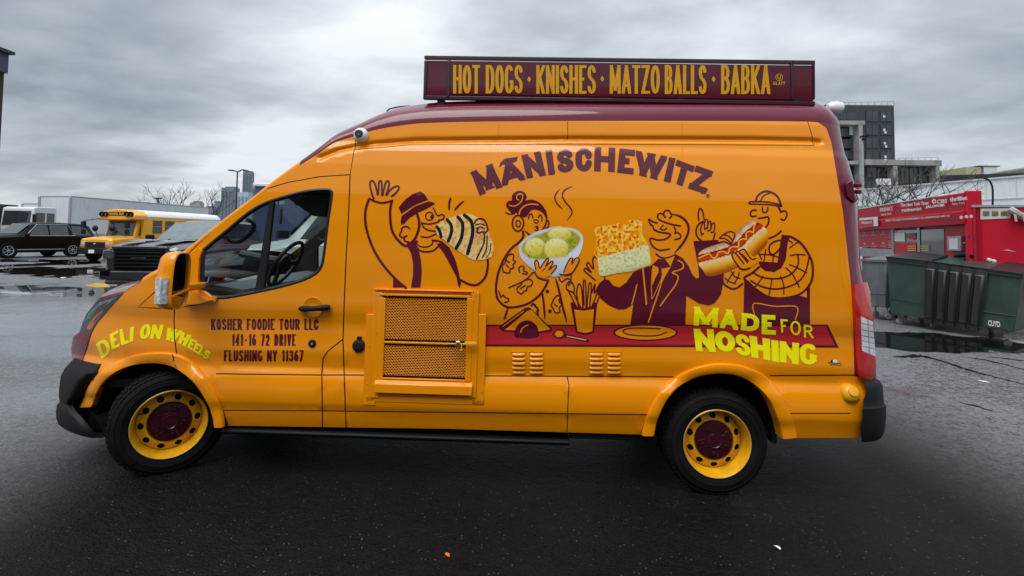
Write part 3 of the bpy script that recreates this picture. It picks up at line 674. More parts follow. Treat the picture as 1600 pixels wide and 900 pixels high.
# ------------------------------------------------------------------ things fixed to the van's side: hatch, vents, handle, mirror, sign, cameras
# expanded-metal hatch
YH = -.013
def H(x, y, yl=YH): return loc(x, y, yl)
def hbox(b, x0, y0, x1, y1, ya, yb, mi=0):          # slab between two photo places, from depth ya to yb
    p, q = H(x0, y0, ya), H(x1, y1, ya)
    b.box(((p.x+q.x)/2, (ya+yb)/2, (p.z+q.z)/2), (abs(q.x-p.x), abs(yb-ya), abs(q.z-p.z)), mi)
hatch = bpy.data.objects.new('service_hatch', None); C.objects.link(hatch); hatch.parent = van
b = MB()
for (x0_, y0_, x1_, y1_, d) in ((572, 491, 586, 633, .006), (741, 491, 756, 633, .006), (572, 620, 756, 633, .0065)): hbox(b, x0_, y0_, x1_, y1_, -.004, .03)
b.build('flange', OR, hatch, bevel=.002)
b = MB(); hbox(b, 584, 451, 744, 457, YH, .06); hbox(b, 584, 457, 592, 622, YH+.001, .06); hbox(b, 737, 457, 744, 622, YH+.001, .06); hbox(b, 592, 616, 737, 622, YH+.001, .06); b.build('hatch_frame', OR, hatch, bevel=.003)
b = MB()
yd = YH-.004
hbox(b, 593, 458.5, 735.5, 465.5, yd, 0); hbox(b, 593, 465.5, 598, 597, yd+.001, 0); hbox(b, 730, 465.5, 735.5, 597, yd+.001, 0); hbox(b, 598, 533, 730, 540, yd+.001, 0); hbox(b, 598, 590, 730, 597, yd+.001, 0)
b.build('hatch_door', OR, hatch, bevel=.003)
b = MB(); p, q = H(593, 460, .02), H(736, 597, .02); b.box(((p.x+q.x)/2, .05, (p.z+q.z)/2), (q.x-p.x, .02, p.z-q.z)); b.build('hatch_cavity', mat('hatch cavity', (.022, .008, .004), .9), hatch)
# the strands: rows of zigzag bars, raised alternately like real expanded metal
b = MB(); cw, ch = .0190, .0104; rnd = random.Random(3)
for (px0, py0, px1, py1) in ((598, 465.5, 730, 533), (598, 540, 730, 590)):
    p, q = H(px0, py0), H(px1, py1); nx = int((q.x-p.x)/cw*2); nz = int((p.z-q.z)/ch)
    for j in range(nz+1):
        z = p.z-(j+.0)*(p.z-q.z)/nz; pts = []
        for i in range(nx+1):
            x = p.x+i*(q.x-p.x)/nx; up = (i+j) % 2
            pts.append((x, YH+.004, z+(ch*.24 if up else -ch*.24)))
        for a, c in zip(pts[:-1], pts[1:]):
            h = .0017; zc_ = lambda v: min(max(v, q.z), p.z)
            b.add([(a[0], a[1], zc_(a[2]-h)), (c[0], c[1], zc_(c[2]-h)), (c[0], c[1]+.003, zc_(c[2]+h)), (a[0], a[1]+.003, zc_(a[2]+h))], [(0, 1, 2, 3)])
b.build('expanded_metal', OR, hatch, kind='stuff')
b = MB(); p, q = H(583, 598, -.06), H(737, 620, -.06); b.yz([(YH, p.z+.01), (-.040, p.z-.014), (-.042, q.z), (YH, q.z+.004)], p.x, q.x); b.build('hatch_tray', OR, hatch, bevel=.004)
b = MB()
for (x, y) in [(588, 454), (740, 454), (606, 454), (606, 462)]: b.lathe([(0, -.004), (.004, -.003), (.0045, 0)], c=H(x, y, YH-.001), n=8)
for (x, y) in [(577, 540), (574, 600), (576, 629), (584, 629), (589, 590), (589, 520), (740, 470), (740, 588), (740, 610), (752, 582), (753, 612), (752, 629), (744, 629), (646, 627), (703, 627)]: b.lathe([(0, -.004), (.004, -.003), (.0045, 0)], c=H(x, y, -.006 if y > 600 or x < 585 or x > 745 else YH), n=8)
b.build('rivets', OR, hatch, kind='stuff')
b = MB(); p, q = H(700, 537, -.05), H(745, 537, -.05); b.tube([(p.x, -.055, p.z), (q.x, -.055, q.z)], .006, 8); b.build('bolt_rod', mat('brass bolt', (.55, .36, .10), .3, metal=.8), hatch)
b = MB(); p, q = H(726, 536.5, -.05), H(744, 536.5, -.05); b.box(((p.x+q.x)/2, -.05, p.z), (q.x-p.x, .02, .022)); p = H(721, 540, -.05); b.tube([(p.x, -.058, p.z+.01), (p.x+.003, -.062, p.z-.025)], .005, 8); b.lathe([(0, -.01), (.008, -.006), (.008, .006), (0, .01)], c=(p.x+.003, -.062, p.z-.028), n=10); b.build('bolt_bracket', YEL, hatch, bevel=.003)
b = MB(); p = H(716, 536, -.05); b.box((p.x, -.062, p.z), (.032, .022, .036)); b.build('padlock', CHR, hatch, bevel=.008)
# louvred vents
for (xa, xb) in (((799, 822), (826.5, 850)), ((920, 943.5), (948, 971))):
    vt = bpy.data.objects.new('louvred_vent', None); C.objects.link(vt); vt.parent = van
    b = MB()
    for (u0, u1) in (xa, xb):
        q = pix([(u0, 549), (u1, 549), (u1+.3, 585), (u0+.3, 585)]); P, _ = surf(q[:, 0], q[:, 1], .004); P = P.tolist(); b.add(P+[(x, y+.01, z) for x, y, z in P], [(0, 1, 2, 3), (0, 1, 5, 4), (1, 2, 6, 5), (2, 3, 7, 6), (3, 0, 4, 7)])
    b.build('vent_plate', OR, vt)
    b = MB()
    for (u0, u1) in (xa, xb):
        for x, y in ((u0+1, 550), (u1-1, 550), (u0+1, 584), (u1-1, 584)):
            q = pix([(x, y)]); P, _ = surf(q[:, 0], q[:, 1], .004); b.lathe([(0, -.003), (.003, -.002), (.0035, 0)], c=tuple(P[0]), n=6)
    b.build('rivets', OR, vt, kind='stuff')
    for (u0, u1) in (xa, xb):
        for y in (554, 560.8, 567.6, 574.6, 581.4):
            q = pix([(u0+1.5, y), (u1-1.5, y)]); P, _ = surf(q[:, 0], q[:, 1], .004); p, r = Vector(P[0]), Vector(P[1]); b = MB()
            n = 7; secs = []
            for k, t in enumerate(np.linspace(0, 1, n)):
                c = p+(r-p)*t; e = min(1, min(t, 1-t)*7+.15); secs.append([(c.x, c.y, c.z+.010), (c.x, c.y-.006*e, c.z+.006), (c.x, c.y-.010*e, c.z), (c.x, c.y-.010*e, c.z-.006), (c.x, c.y, c.z-.008)])
            b.grid(lambda i, j: secs[i][j], range(n), range(5)); b.build('louvre', OR, vt)
# door handle, lock, side caps, camera, lamp dome
def surfpt(x, y, off=0): q = pix([(x, y)]); P, Nn = surf(q[:, 0], q[:, 1], off); return Vector(P[0]), Vector(Nn[0])
def disc(name, x, y, prof, m, parent=van, n=24, sx=1):
    p, nn = surfpt(x, y); b = MB(); b.lathe([(r, -h) for r, h in prof], n=n); o = b.build(name, m, parent)
    o.location = p; o.rotation_mode = 'QUATERNION'; o.rotation_quaternion = Vector((0, -1, 0)).rotation_difference(nn); return o
disc('handle_recess', 489, 480, [(.075, .0008), (.068, .0035), (.060, .001), (.0, -.001)], OR)
p0_, n0 = surfpt(470, 481.5); p1_, _ = surfpt(517.5, 479); b = MB(); pts = [p0_+(p1_-p0_)*t+n0*(.018+.022*math.sin(PI*t)) for t in np.linspace(0, 1, 9)]
b.tube(pts, [.014, .020, .020, .018, .018, .018, .021, .021, .015], 10); b.tube([p0_+(p1_-p0_)*.12, p0_+(p1_-p0_)*.12+n0*.03], .015); b.tube([p0_+(p1_-p0_)*.82, p0_+(p1_-p0_)*.82+n0*.03], .018)
b.build('door_handle', RUB, van)
disc('door_lock', 488, 536.6, [(.027, 0), (.027, .006), (.024, .008), (.010, .008), (.009, .004), (0, .004)], RUB); disc('lock_barrel', 488, 536.6, [(.008, .004), (.008, .0085), (0, .009)], CHR)
disc('filler_cap', 561, 540, [(.044, 0), (.043, .014), (.036, .02), (.012, .022), (0, .022)], RUB)
b = MB(); p, n_ = surfpt(562, 530, .01); b.box(p, (.03, .02, .04)); b.build('cap_hinge', RUB, van, bevel=.004)
disc('side_marker', 1327.5, 614, [(.062, 0), (.058, .018), (.045, .034), (.030, .040), (.030, .050), (.022, .052), (.0, .052)], YEL)
disc('camera_dome', 565, 212, [(.052, -.02), (.052, .02), (.045, .04), (.030, .05), (.0, .05)], WHT); disc('camera_lens', 564, 212.5, [(.031, .048), (.030, .056), (.018, .058), (0, .055)], mat('lens black', (.005, .005, .006), .1, coat=.5))
b = MB(); p = Vector((2.40, .42, 2.70)); b.lathe([(0, -.09), (.04, -.085), (.07, -.04), (.075, .02), (.06, .08), (0, .1)], axis='X', n=20); o = b.build('rear_camera', WHT, van); o.location = loc(1304, 168.5, .5); o.scale = (.66, .66, .66)
pb, nb_ = surfpt(1331, 300, 0); b = MB()
pp = [loc(x, y, yl) for x, y, yl in ((1320, 286, .12), (1333, 279, .10), (1341, 311, .14), (1335, 320, .16), (1324, 308, .12))]; pf = [loc(x, y, yl) for x, y, yl in ((1321, 287, .05), (1332, 281, .04), (1336, 311, .06), (1334, 317, .08), (1324, 307, .05))]
b.add(pp+pf, [(5, 6, 7, 8, 9)]+[(i, (i+1) % 5, 5+(i+1) % 5, 5+i) for i in range(5)]); b.build('hinge_cover', MA, van, bevel=.004)
for yy in (290, 300): b = MB(); b.box(loc(1340, yy, .14), (.03, .05, .028)); b.build('door_hinge', MA, van, bevel=.005)
b = MB(); b.tube([loc(604, 174.5, .45), loc(608, 170.5, .45), (loc(622, 167, .45)), loc(641, 165.5, .47)], .006, 6); b.build('roof_wire', RUB, van)
# mirror
mh = bpy.data.objects.new('door_mirror', None); C.objects.link(mh); mh.parent = van
yo, yi = -.385, -.20
xo = loc(268, 430, yo).x
zt, zb_ = loc(270, 393, yo).z, loc(280, 480, yi).z
zt -= .004
def msec(k):                                     # rounded outline of the mirror head in y-z, k shrinks it
    o = []
    for t in np.linspace(0, 2*PI, 41)[:-1]:
        c, s_ = math.cos(t), math.sin(t); e = .55
        y = (abs(c)**e)*(1 if c > 0 else -1); z = (abs(s_)**e)*(1 if s_ > 0 else -1)
        lean = .012*z
        o.append(((yo+yi)/2+y*(yi-yo)/2*k+lean, (zt+zb_)/2+z*(zt-zb_)/2*(1-(1-k)*.55)))
    return o
b = MB(); rings = []
for k, dx in ((.90, .004), (.97, .0), (1.0, -.008), (1.0, -.05), (.93, -.085), (.75, -.11), (.4, -.12)):
    rings.append([(xo+dx, y, z) for y, z in msec(k)])
b.grid(lambda i, j: rings[i][j % 40], range(7), range(41)); b.add(rings[-1], [list(range(40))]); inn = [(xo-.012, y, z) for y, z in msec(.88)]; b.grid(lambda i, j: (rings[0], inn)[i][j % 40], range(2), range(41)); b.build('mirror_shell', OR, mh)
b = MB(); b.add([(xo-.012, y, z) for y, z in msec(.885)], [list(range(40))]); b.build('mirror_glass', mat('mirror glass', (.30, .32, .33), .02, metal=1), mh)
zm = zb_+.105; b = MB(); b.box((xo, (yo+yi)/2, zm), (.012, (yi-yo)*.96, .014), R=Matrix.Rotation(.18, 3, 'X')); b.build('mirror_bar', OR, mh, bevel=.003)
b = MB(); rr = [(xo-.015+dx*.9, yo+.012+dy, 0) for dx, dy in ((.0, .012), (0, -.03), (-.03, -.045), (-.08, -.03), (-.10, .02))]
z0_, z1_ = loc(250, 434, yo).z, loc(252, 474, yo).z
b.grid(lambda i, j: (rr[i][0], rr[i][1], z0_+(z1_-z0_)*j/4), range(5), range(5), 0, False); b.grid(lambda i, j: (rr[i][0], rr[i][1]*(1)+(.0 if j else .03), z0_+.0*j), range(5), range(2)); b.build('turn_signal', mat('clear lamp', (.60, .62, .64), .12, metal=.25, coat=.6, var=.55, vscale=40), mh)
b = MB(); b.box((xo-.05, (yi+.03)/2, (zt+zb_)/2-.06), (.03, abs(yi)+.06, .05)); b.build('mirror_arm', OR, mh, bevel=.015)
raised('mirror_base', [(287, 409), (300, 397), (313, 388), (318, 392), (314, 404), (312, 439), (315, 452), (331, 463), (341, 464), (339, 471), (316, 474.5), (299, 476), (288, 470), (285, 440)], .022, [OR], mh, depth=.04)
raised('mirror_foot', [(291, 455), (303, 447), (312, 456), (328, 466), (337, 468), (318, 472.5), (300, 473.5), (292, 470)], .05, [OR], mh, depth=.05)
# roof sign
YS = .24
sg = bpy.data.objects.new('roof_sign', None); C.objects.link(sg); sg.parent = van
def sbox(b, x0, y0, x1, y1, ya, yb, mi=0):
    p, q = loc(x0, y0, YS), loc(x1, y1, YS); b.box(((p.x+q.x)/2, (ya+yb)/2, (p.z+q.z)/2), (abs(q.x-p.x), abs(yb-ya), abs(q.z-p.z)), mi)
SGN = mat('sign maroon', (.10, .007, .018), .22, spec=.15, coat=.7, var=.08, vscale=3)
b = MB(); sbox(b, 663.5, 93.5, 1273, 157, YS+.012, YS+.16); b.build('sign_box', SGN, sg, bevel=.003)
b = MB(); sbox(b, 702, 94.6, 1237.5, 155, YS+.006, YS+.03); b.build('sign_panel', SGN, sg, bevel=.002)
b = MB()
for (x0_, y0_, x1_, y1_) in ((663, 92, 1273.5, 94.5), (663, 155, 1273.5, 158.5), (663, 94.5, 665.5, 155), (1271.5, 94.5, 1273.5, 155), (699, 94.5, 703, 155), (1236, 94.5, 1240, 155)): sbox(b, x0_, y0_, x1_, y1_, YS-.004, YS+.03)
b.build('sign_frame', mat('sign frame', (.045, .006, .014), .3, coat=.4), sg, bevel=.003)
for x in (690, 860, 1060, 1240):
    b = MB(); p = loc(x, 159, .3); b.box((p.x, .34, p.z-.02), (.05, .18, .06)); b.build('sign_bracket', RUB, sg)
b = MB()
for x in (701, 1238):
    for y in (98, 148): p = loc(x, y, YS-.004); b.lathe([(0, -.004), (.005, -.003), (.006, 0)], c=tuple(p), n=8)
b.build('sign_bolts', SGN, sg, kind='stuff')
# ------------------------------------------------------------------ the printed wrap: flat shapes laid on the side sheet
def proj(p):                                       # van-local -> place in the photograph
    w = VM @ Vector(p) - Vector((0, 0, HC)); d = w.dot(_f0); return (CX+F*w.dot(RR)/d, CY-F*w.dot(UU)/d)
CREASES = []
for z in (.56, .70, .755, .772, .79, .86, .90, 1.04, 1.09, 1.17, 1.22):
    CREASES.append([proj((x, float(Ysh(x, z)), z)) for x in np.arange(-3.1, 2.4, .12)])
INK = {'maroon': mat('print maroon', (.105, .007, .020), .28, spec=.08, coat=.85, var=.03, vscale=1.5), 'orange': OR,
       'red': mat('print red', (.46, .020, .024), .28, spec=.08, coat=.85, var=.04, vscale=2),
       'yellow': mat('print yellow', (.93, .84, .003), .3, spec=.08, coat=.6, var=.03, vscale=2),
       'black': mat('print black', (.012, .012, .018), .3, spec=.2, coat=.4), 'gold': mat('sign gold', (.70, .34, .006), .3, spec=.1, coat=.5, var=.04),
       'pink': mat('print pale', (.80, .42, .20), .3, coat=.4), 'white': mat('print white', (.75, .74, .72), .35, coat=.3)}
def Zm(s, ox, oy): return lambda pts: [(ox+x/s, oy+y/s) for x, y in pts]
def decal(name, layers, parent=van, off=.0022, step=9, plane=None, grid=9, label=None):
    L = [([tuple(q) for q in dens(p, step)], k) for p, k in layers]
    A = np.array([q for p, _ in L for q in p]); lo, hi = A.min(0), A.max(0); g = []; lines = []
    if plane is None:
        g = [(x, y) for x in np.arange(lo[0]+.37, hi[0], grid) for y in np.arange(lo[1]+.41, hi[1], grid)]
        for c in CREASES:
            q = [p for p in c if lo[0]-30 < p[0] < hi[0]+30]
            if len(q) > 1 and lo[1]-4 < q[0][1] < hi[1]+4: lines.append(q)
    V, T, K = paint(L, g, lines, eps=1e-3)
    if plane is None: q = pix(V); P, Nn = surf(q[:, 0], q[:, 1], off)
    else: P = np.array([tuple(loc(x, y, plane)) for x, y in V]); Nn = np.tile([0, -1.0, 0], (len(P), 1))
    ks = list(dict.fromkeys(K)); o = tri_obj(name, P, Nn, T, [INK[k] for k in ks], [ks.index(k) for k in K], parent)
    if label: o['label'] = label
    return o
# ---- letters: skeletons on a unit box, drawn with a broad pen and cut square at the box
def arc(cx, cy, rx, ry, a0, a1, n=14):
    return [(cx+rx*math.cos(math.radians(a0+(a1-a0)*i/n)), cy+ry*math.sin(math.radians(a0+(a1-a0)*i/n))) for i in range(n+1)]
def rrect(y0=0, y1=1, x0=0, x1=1, k=.5):            # tall ring
    ry = min(k, (y1-y0)/2); cx_ = (x0+x1)/2; rx = (x1-x0)/2
    return arc(cx_, y1-ry, rx, ry, 0, 180)+arc(cx_, y0+ry, rx, ry, 180, 360)+[(x1, y1-ry)]
GL = {
 'A': (1.05, [('l', [(0, 0), (.5, 1)]), ('l', [(1, 0), (.5, 1)]), ('m', [(.22, .26), (.78, .26)])]),
 'B': (.95, [('l', [(0, 0), (0, 1)]), ('c', [(0, 1), (.5, 1)]+arc(.5, .77, .42, .23, 90, -90)+[(0, .54)]), ('c', [(0, .54), (.5, .54)]+arc(.5, .27, .5, .27, 90, -90)+[(0, 0)])]),
 'C': (.95, [('c', arc(.5, .66, .5, .34, 5, 180)+arc(.5, .34, .5, .34, 180, 355))]),
 'D': (1, [('l', [(0, 0), (0, 1)]), ('c', [(0, 1), (.4, 1)]+arc(.4, .6, .6, .4, 90, 0)+arc(.4, .4, .6, .4, 0, -90)+[(0, 0)])]),
 'E': (.8, [('l', [(0, 0), (0, 1)]), ('l', [(0, 1), (1, 1)]), ('l', [(0, 0), (1, 0)]), ('m', [(0, .52), (.85, .52)])]),
 'F': (.78, [('l', [(0, 0), (0, 1)]), ('l', [(0, 1), (1, 1)]), ('m', [(0, .5), (.85, .5)])]),
 'G': (1, [('c', arc(.5, .66, .5, .34, 38, 180)+arc(.5, .34, .5, .34, 180, 345)), ('m', [(1, .08), (1, .46)]), ('m', [(.62, .40), (1.0, .40)])]),
 'H': (1, [('l', [(0, 0), (0, 1)]), ('l', [(1, 0), (1, 1)]), ('m', [(0, .52), (1, .52)])]),
 'I': (.0, [('l', [(.5, 0), (.5, 1)])]),
 'J': (.8, [('c', [(1, 1)]+arc(.5, .3, .5, .3, 0, -180))]),
 'K': (1, [('l', [(0, 0), (0, 1)]), ('l', [(.05, .42), (1, 1)]), ('l', [(.3, .6), (1, 0)])]),
 'L': (.75, [('l', [(0, 0), (0, 1)]), ('l', [(0, 0), (1, 0)])]),
 'M': (1.35, [('l', [(0, 0), (.03, 1)]), ('l', [(.03, 1), (.5, .12)]), ('l', [(.97, 1), (.5, .12)]), ('l', [(1, 0), (.97, 1)])]),
 'N': (1.05, [('l', [(0, 0), (0, 1)]), ('l', [(1, 0), (1, 1)]), ('l', [(0, 1), (1, 0)])]),
 'O': (1, [('c', rrect())]), 'U': (1, [('c', [(0, 1)]+arc(.5, .34, .5, .34, 180, 360)+[(1, 1)])]),
 'P': (.92, [('l', [(0, 0), (0, 1)]), ('c', [(0, 1), (.5, 1)]+arc(.5, .73, .5, .27, 90, -90)+[(0, .46)])]),
 'R': (.98, [('l', [(0, 0), (0, 1)]), ('c', [(0, 1), (.5, 1)]+arc(.5, .75, .46, .25, 90, -90)+[(0, .5)]), ('l', [(.5, .5), (1, 0)])]),
 'S': (.95, [('c', arc(.5, .76, .48, .24, 10, 180, 10)+[(.06, .66), (.25, .55), (.75, .45), (.96, .34)]+arc(.5, .24, .5, .24, 0, -170, 10))]),
 'T': (.85, [('l', [(.5, 0), (.5, 1)]), ('l', [(0, 1), (1, 1)])]),
 'V': (1, [('l', [(0, 1), (.5, 0)]), ('l', [(1, 1), (.5, 0)])]),
 'W': (1.45, [('l', [(0, 1), (.25, 0)]), ('l', [(.25, 0), (.5, 1)]), ('l', [(.5, 1), (.75, 0)]), ('l', [(.75, 0), (1, 1)])]),
 'X': (1, [('l', [(0, 0), (1, 1)]), ('l', [(0, 1), (1, 0)])]),
 'Y': (1, [('l', [(.5, 0), (.5, .42)]), ('l', [(0, 1), (.5, .40)]), ('l', [(1, 1), (.5, .40)])]),
 'Z': (.9, [('l', [(0, 1), (1, 1)]), ('l', [(0, 0), (1, 0)]), ('l', [(0, 0), (1, 1)])]),
 '0': (.9, [('c', rrect())]), '1': (.35, [('l', [(1, 0), (1, 1)]), ('m', [(.0, .78), (1, .98)])]),
 '2': (.9, [('c', arc(.5, .7, .5, .3, 170, -25)+[(.0, .0)]), ('l', [(0, 0), (1, 0)])]),
 '3': (.9, [('c', arc(.5, .76, .46, .24, 165, -90)), ('c', arc(.5, .27, .5, .27, 90, -165))]),
 '4': (.95, [('l', [(.78, 0), (.78, 1)]), ('l', [(.78, 1), (0, .3)]), ('m', [(0, .25), (1, .25)])]),
 '6': (.9, [('c', arc(.5, .30, .5, .30, 0, 360)), ('c', arc(.9, .30, .9, .70, 180, 100))]),
 '7': (.85, [('l', [(0, 1), (1, 1)]), ('l', [(1, 1), (.3, 0)])]), '8': (.9, [('c', rrect(.5, 1, .05, .95, .25)), ('c', rrect(0, .52))]),
 '-': (.9, [('m', [(0, .48), (1, .48)])]), "'": (.0, [('m', [(.5, .75), (.5, 1)])]), '&': (1, [('c', rrect(.5, 1, .1, .8, .25)), ('c', rrect(0, .55, 0, .9, .27))]),
}
def clipbox(poly, x1, y1):
    for ax, lim, sg_ in ((0, 0, 1), (0, x1, -1), (1, 0, 1), (1, y1, -1)):
        o = []
        for i in range(len(poly)):
            a, b = poly[i-1], poly[i]; da, db = (a[ax]-lim)*sg_, (b[ax]-lim)*sg_
            if (da >= 0) != (db >= 0):
                t = da/(da-db); o.append((a[0]+(b[0]-a[0])*t, a[1]+(b[1]-a[1])*t))
            if db >= 0: o.append(b)
        poly = o
        if not poly: return []
    return poly
def glyph(ch, w, h, px_, py_):
    """polygons of a letter in a w x h box, pen px_ wide (upright strokes) and py_ high (level strokes); returned in 0..1"""
    X, Y = w/(px_/2), h/(py_/2); o = []
    if ch not in GL: return o
    for kind, pts in GL[ch][1]:
        P = [(1+u*max(X-2, 0) if GL[ch][0] > 0 else X/2+(u-.5)*0, 1+v*(Y-2)) for u, v in pts]
        if kind == 'c':
            for q in stroke(P, 2, sm=False):
                o.append([(x/X, y/Y) for x, y in q])
        else:
            a, b = Vector(P[0]), Vector(P[1]); d = (b-a); d = d.normalized() if d.length > 1e-6 else Vector((0, 1))
            e = 0 if kind == 'm' else 3.0
            a2, b2 = a-d*e, b+d*e; n = Vector((-d.y, d.x))
            q = [tuple(a2+n), tuple(b2+n), tuple(b2-n), tuple(a2-n)]
            if kind == 'l' and pts[0][0] != pts[1][0] and pts[0][1] != pts[1][1]:      # slanted: level cuts
                lo, hi = min(P[0][1], P[1][1])-1.0, max(P[0][1], P[1][1])+1.0
                q = [(x, y) for x, y in q]; q = clipbox([(x, y-lo) for x, y in q], X, hi-lo); q = [(x, y+lo) for x, y in q]
            q = clipbox(q, X, Y)
            if len(q) > 2: o.append([(x/X, y/Y) for x, y in q])
    return o
def quadmap(q):                                    # q: TL, TR, BR, BL
    TL, TR_, BR_, BL = [np.array(p, float) for p in q]
    return lambda u, v: tuple((BL*(1-u)+BR_*u)*(1-v)+(TL*(1-u)+TR_*u)*v)
def letter(ch, q, pw, ph, key):
    TL, TR_, BR_, BL = [np.array(p, float) for p in q]
    w = np.linalg.norm(TR_-TL+BR_-BL)/2; h = np.linalg.norm(TL-BL+TR_-BR_)/2; m = quadmap(q)
    return [([m(u, v) for u, v in dens(poly, .12)], key) for poly in glyph(ch, w, h, pw, ph)]
def textline(s, x0, y0, x1, y1, key, pw, ph, gap=None, slant=0, space=.45, rise=0):
    """straight line of letters filling a box; pen sizes as fractions of the height; rise: change of y along the line"""
    h = y1-y0; pen = pw*h; gap = pen*.45 if gap is None else gap*h
    W = [(-1 if c == ' ' else GL.get(c, (.8,))[0]) for c in s]
    n_sp = sum(w < 0 for w in W); fixed = sum(pen for w in W if w >= 0)+gap*(len(s)-1)+n_sp*space*h
    tot = sum(w for w in W if w > 0); k = (x1-x0-fixed)/max(tot, 1e-6); x = x0; out = []
    for c, w in zip(s, W):
        cw_ = space*h if w < 0 else w*k+pen
        if w >= 0:
            ya = rise*((x-x0)/(x1-x0))
            out += letter(c, [(x+slant*h, y0+ya), (x+cw_+slant*h, y0+ya), (x+cw_, y1+ya), (x, y1+ya)], pen, ph*h, key)
        x += cw_+gap
    return out
def quads(s, Z, data, pw, ph, key):
    o = []
    for c, q in zip(s, data): o += letter(c, Z(q), pw, ph, key)
    return o
# brand arch
Z = Zm(4, 720, 215)
L = quads('MANISCHEWITZ', Z, [
 [(58, 217), (196, 160), (262, 308), (118, 362)], [(222, 172), (365, 122), (405, 262), (262, 303)], [(378, 112), (497, 84), (533, 236), (412, 256)], [(525, 82), (572, 75), (592, 228), (546, 236)],
 [(598, 82), (697, 66), (708, 212), (604, 222)], [(714, 70), (820, 60), (820, 212), (718, 210)], [(836, 60), (966, 64), (962, 215), (832, 210)], [(992, 68), (1090, 78), (1078, 231), (976, 219)],
 [(1094, 80), (1290, 118), (1258, 272), (1084, 228)], [(1298, 122), (1346, 132), (1314, 284), (1264, 270)], [(1350, 137), (1462, 180), (1420, 318), (1312, 276)], [(1470, 173), (1578, 212), (1530, 353), (1418, 316)]], 10.5, 9.5, 'maroon')
L += [(Z([(240, 188), (246, 158), (275, 132), (356, 120), (350, 145), (325, 158), (262, 168)]), 'maroon'), (Z([(420, 318), (1, 1)])[:0] or Z([(1500, 330), (1545, 322), (1530, 350), (1500, 352)]), 'maroon')]
L += [(p, 'maroon') for p in stroke(Z([(1545+12*math.cos(a), 365+12*math.sin(a)) for a in np.linspace(0, 2*PI, 15)[:-1]]), .7, True, sm=False)]+letter('R', Z([(1539, 358), (1551, 358), (1551, 372), (1539, 372)]), .8, .8, 'maroon')
INK['seam'] = mat('wrap seam', (.50, .15, .001), .4)
for x_ in (779, 1066):
    for ya_, yb_ in ((192, 213), (230, 246)): decal('wrap_seam', [(q_, 'seam') for q_ in stroke([(x_, ya_), (x_-.5, yb_)], .5, sm=False)], off=.0016)
decal('brand_lettering', L, label='arched maroon lettering high on the side')
Z = Zm(5.296, 100, 430)
_d = [[(265, 568), (352, 510), (398, 640), (315, 692)], [(378, 490), (450, 452), (464, 588), (400, 618)], [(462, 450), (505, 436), (542, 560), (474, 582)], [(545, 432), (588, 420), (580, 545), (538, 555)],
 [(640, 410), (728, 398), (708, 528), (622, 528)], [(735, 408), (830, 410), (798, 530), (712, 526)], [(860, 434), (985, 458), (932, 560), (826, 528)], [(972, 465), (1058, 500), (1005, 590), (945, 560)], [(1050, 520), (1105, 545), (1062, 620), (1022, 598)],
 [(1095, 555), (1142, 580), (1108, 650), (1066, 625)], [(1140, 588), (1170, 602), (1146, 668), (1102, 652)], [(1178, 612), (1222, 640), (1190, 697), (1140, 680)]]
L = quads('DELIONWHEELS'[:8], Z, _d[:8], 6.0, 4.8, 'yellow')+quads('EELS', Z, _d[8:], 3.7, 2.9, 'yellow')
L += [(q_, None) for q_ in stroke([(272, 500), (273, 530), (276, 552)], 1.9, sm=False)]
decal('wheel_arch_lettering', L, label='yellow lettering curving over the front wheel')
Z = Zm(3.75, 1040, 460)
L = quads('MADE', Z, [[(165, 70), (312, 80), (303, 193), (163, 180)], [(322, 84), (424, 92), (424, 209), (316, 194)], [(445, 108), (550, 118), (545, 220), (440, 208)], [(562, 118), (642, 122), (645, 236), (562, 232)]], 8.6, 7.0, 'yellow')
L += quads('FOR', Z, [[(672, 143), (715, 147), (712, 222), (677, 222)], [(728, 155), (790, 155), (792, 241), (733, 236)], [(808, 177), (860, 180), (865, 256), (810, 250)]], 3.2, 3.0, 'yellow')
_q = [[(163, 200), (280, 205), (293, 338), (178, 332)], [(286, 205), (405, 225), (408, 342), (292, 328)], [(406, 228), (490, 240), (502, 366), (413, 350)], [(490, 240), (611, 262), (613, 388), (503, 368)], [(615, 265), (663, 272), (668, 400), (618, 390)], [(667, 272), (781, 285), (779, 411), (668, 395)], [(785, 288), (886, 290), (883, 416), (788, 406)]]
for c_, q_, pw_, ph_ in zip('NOSHING', _q, (10.5, 11, 9, 11.5, 11.5, 10.5, 9), (9, 9, 6.6, 9, 9, 9, 7)): L += letter(c_, Z(q_), pw_, ph_, 'yellow')
noshing = L
L = textline('KOSHER FOODIE TOUR LLC', 330, 498, 497.5, 515.3, 'maroon', .165, .12, .075, -.0, .27)+textline('141-16 72 DRIVE', 362.3, 522, 462, 540, 'maroon', .165, .12, .075, .02, .27)+textline('FLUSHING NY 11367', 350, 547, 474, 564.3, 'maroon', .165, .12, .075, .02, .27)
decal('door_lettering', L, label='maroon company name and address on the door')

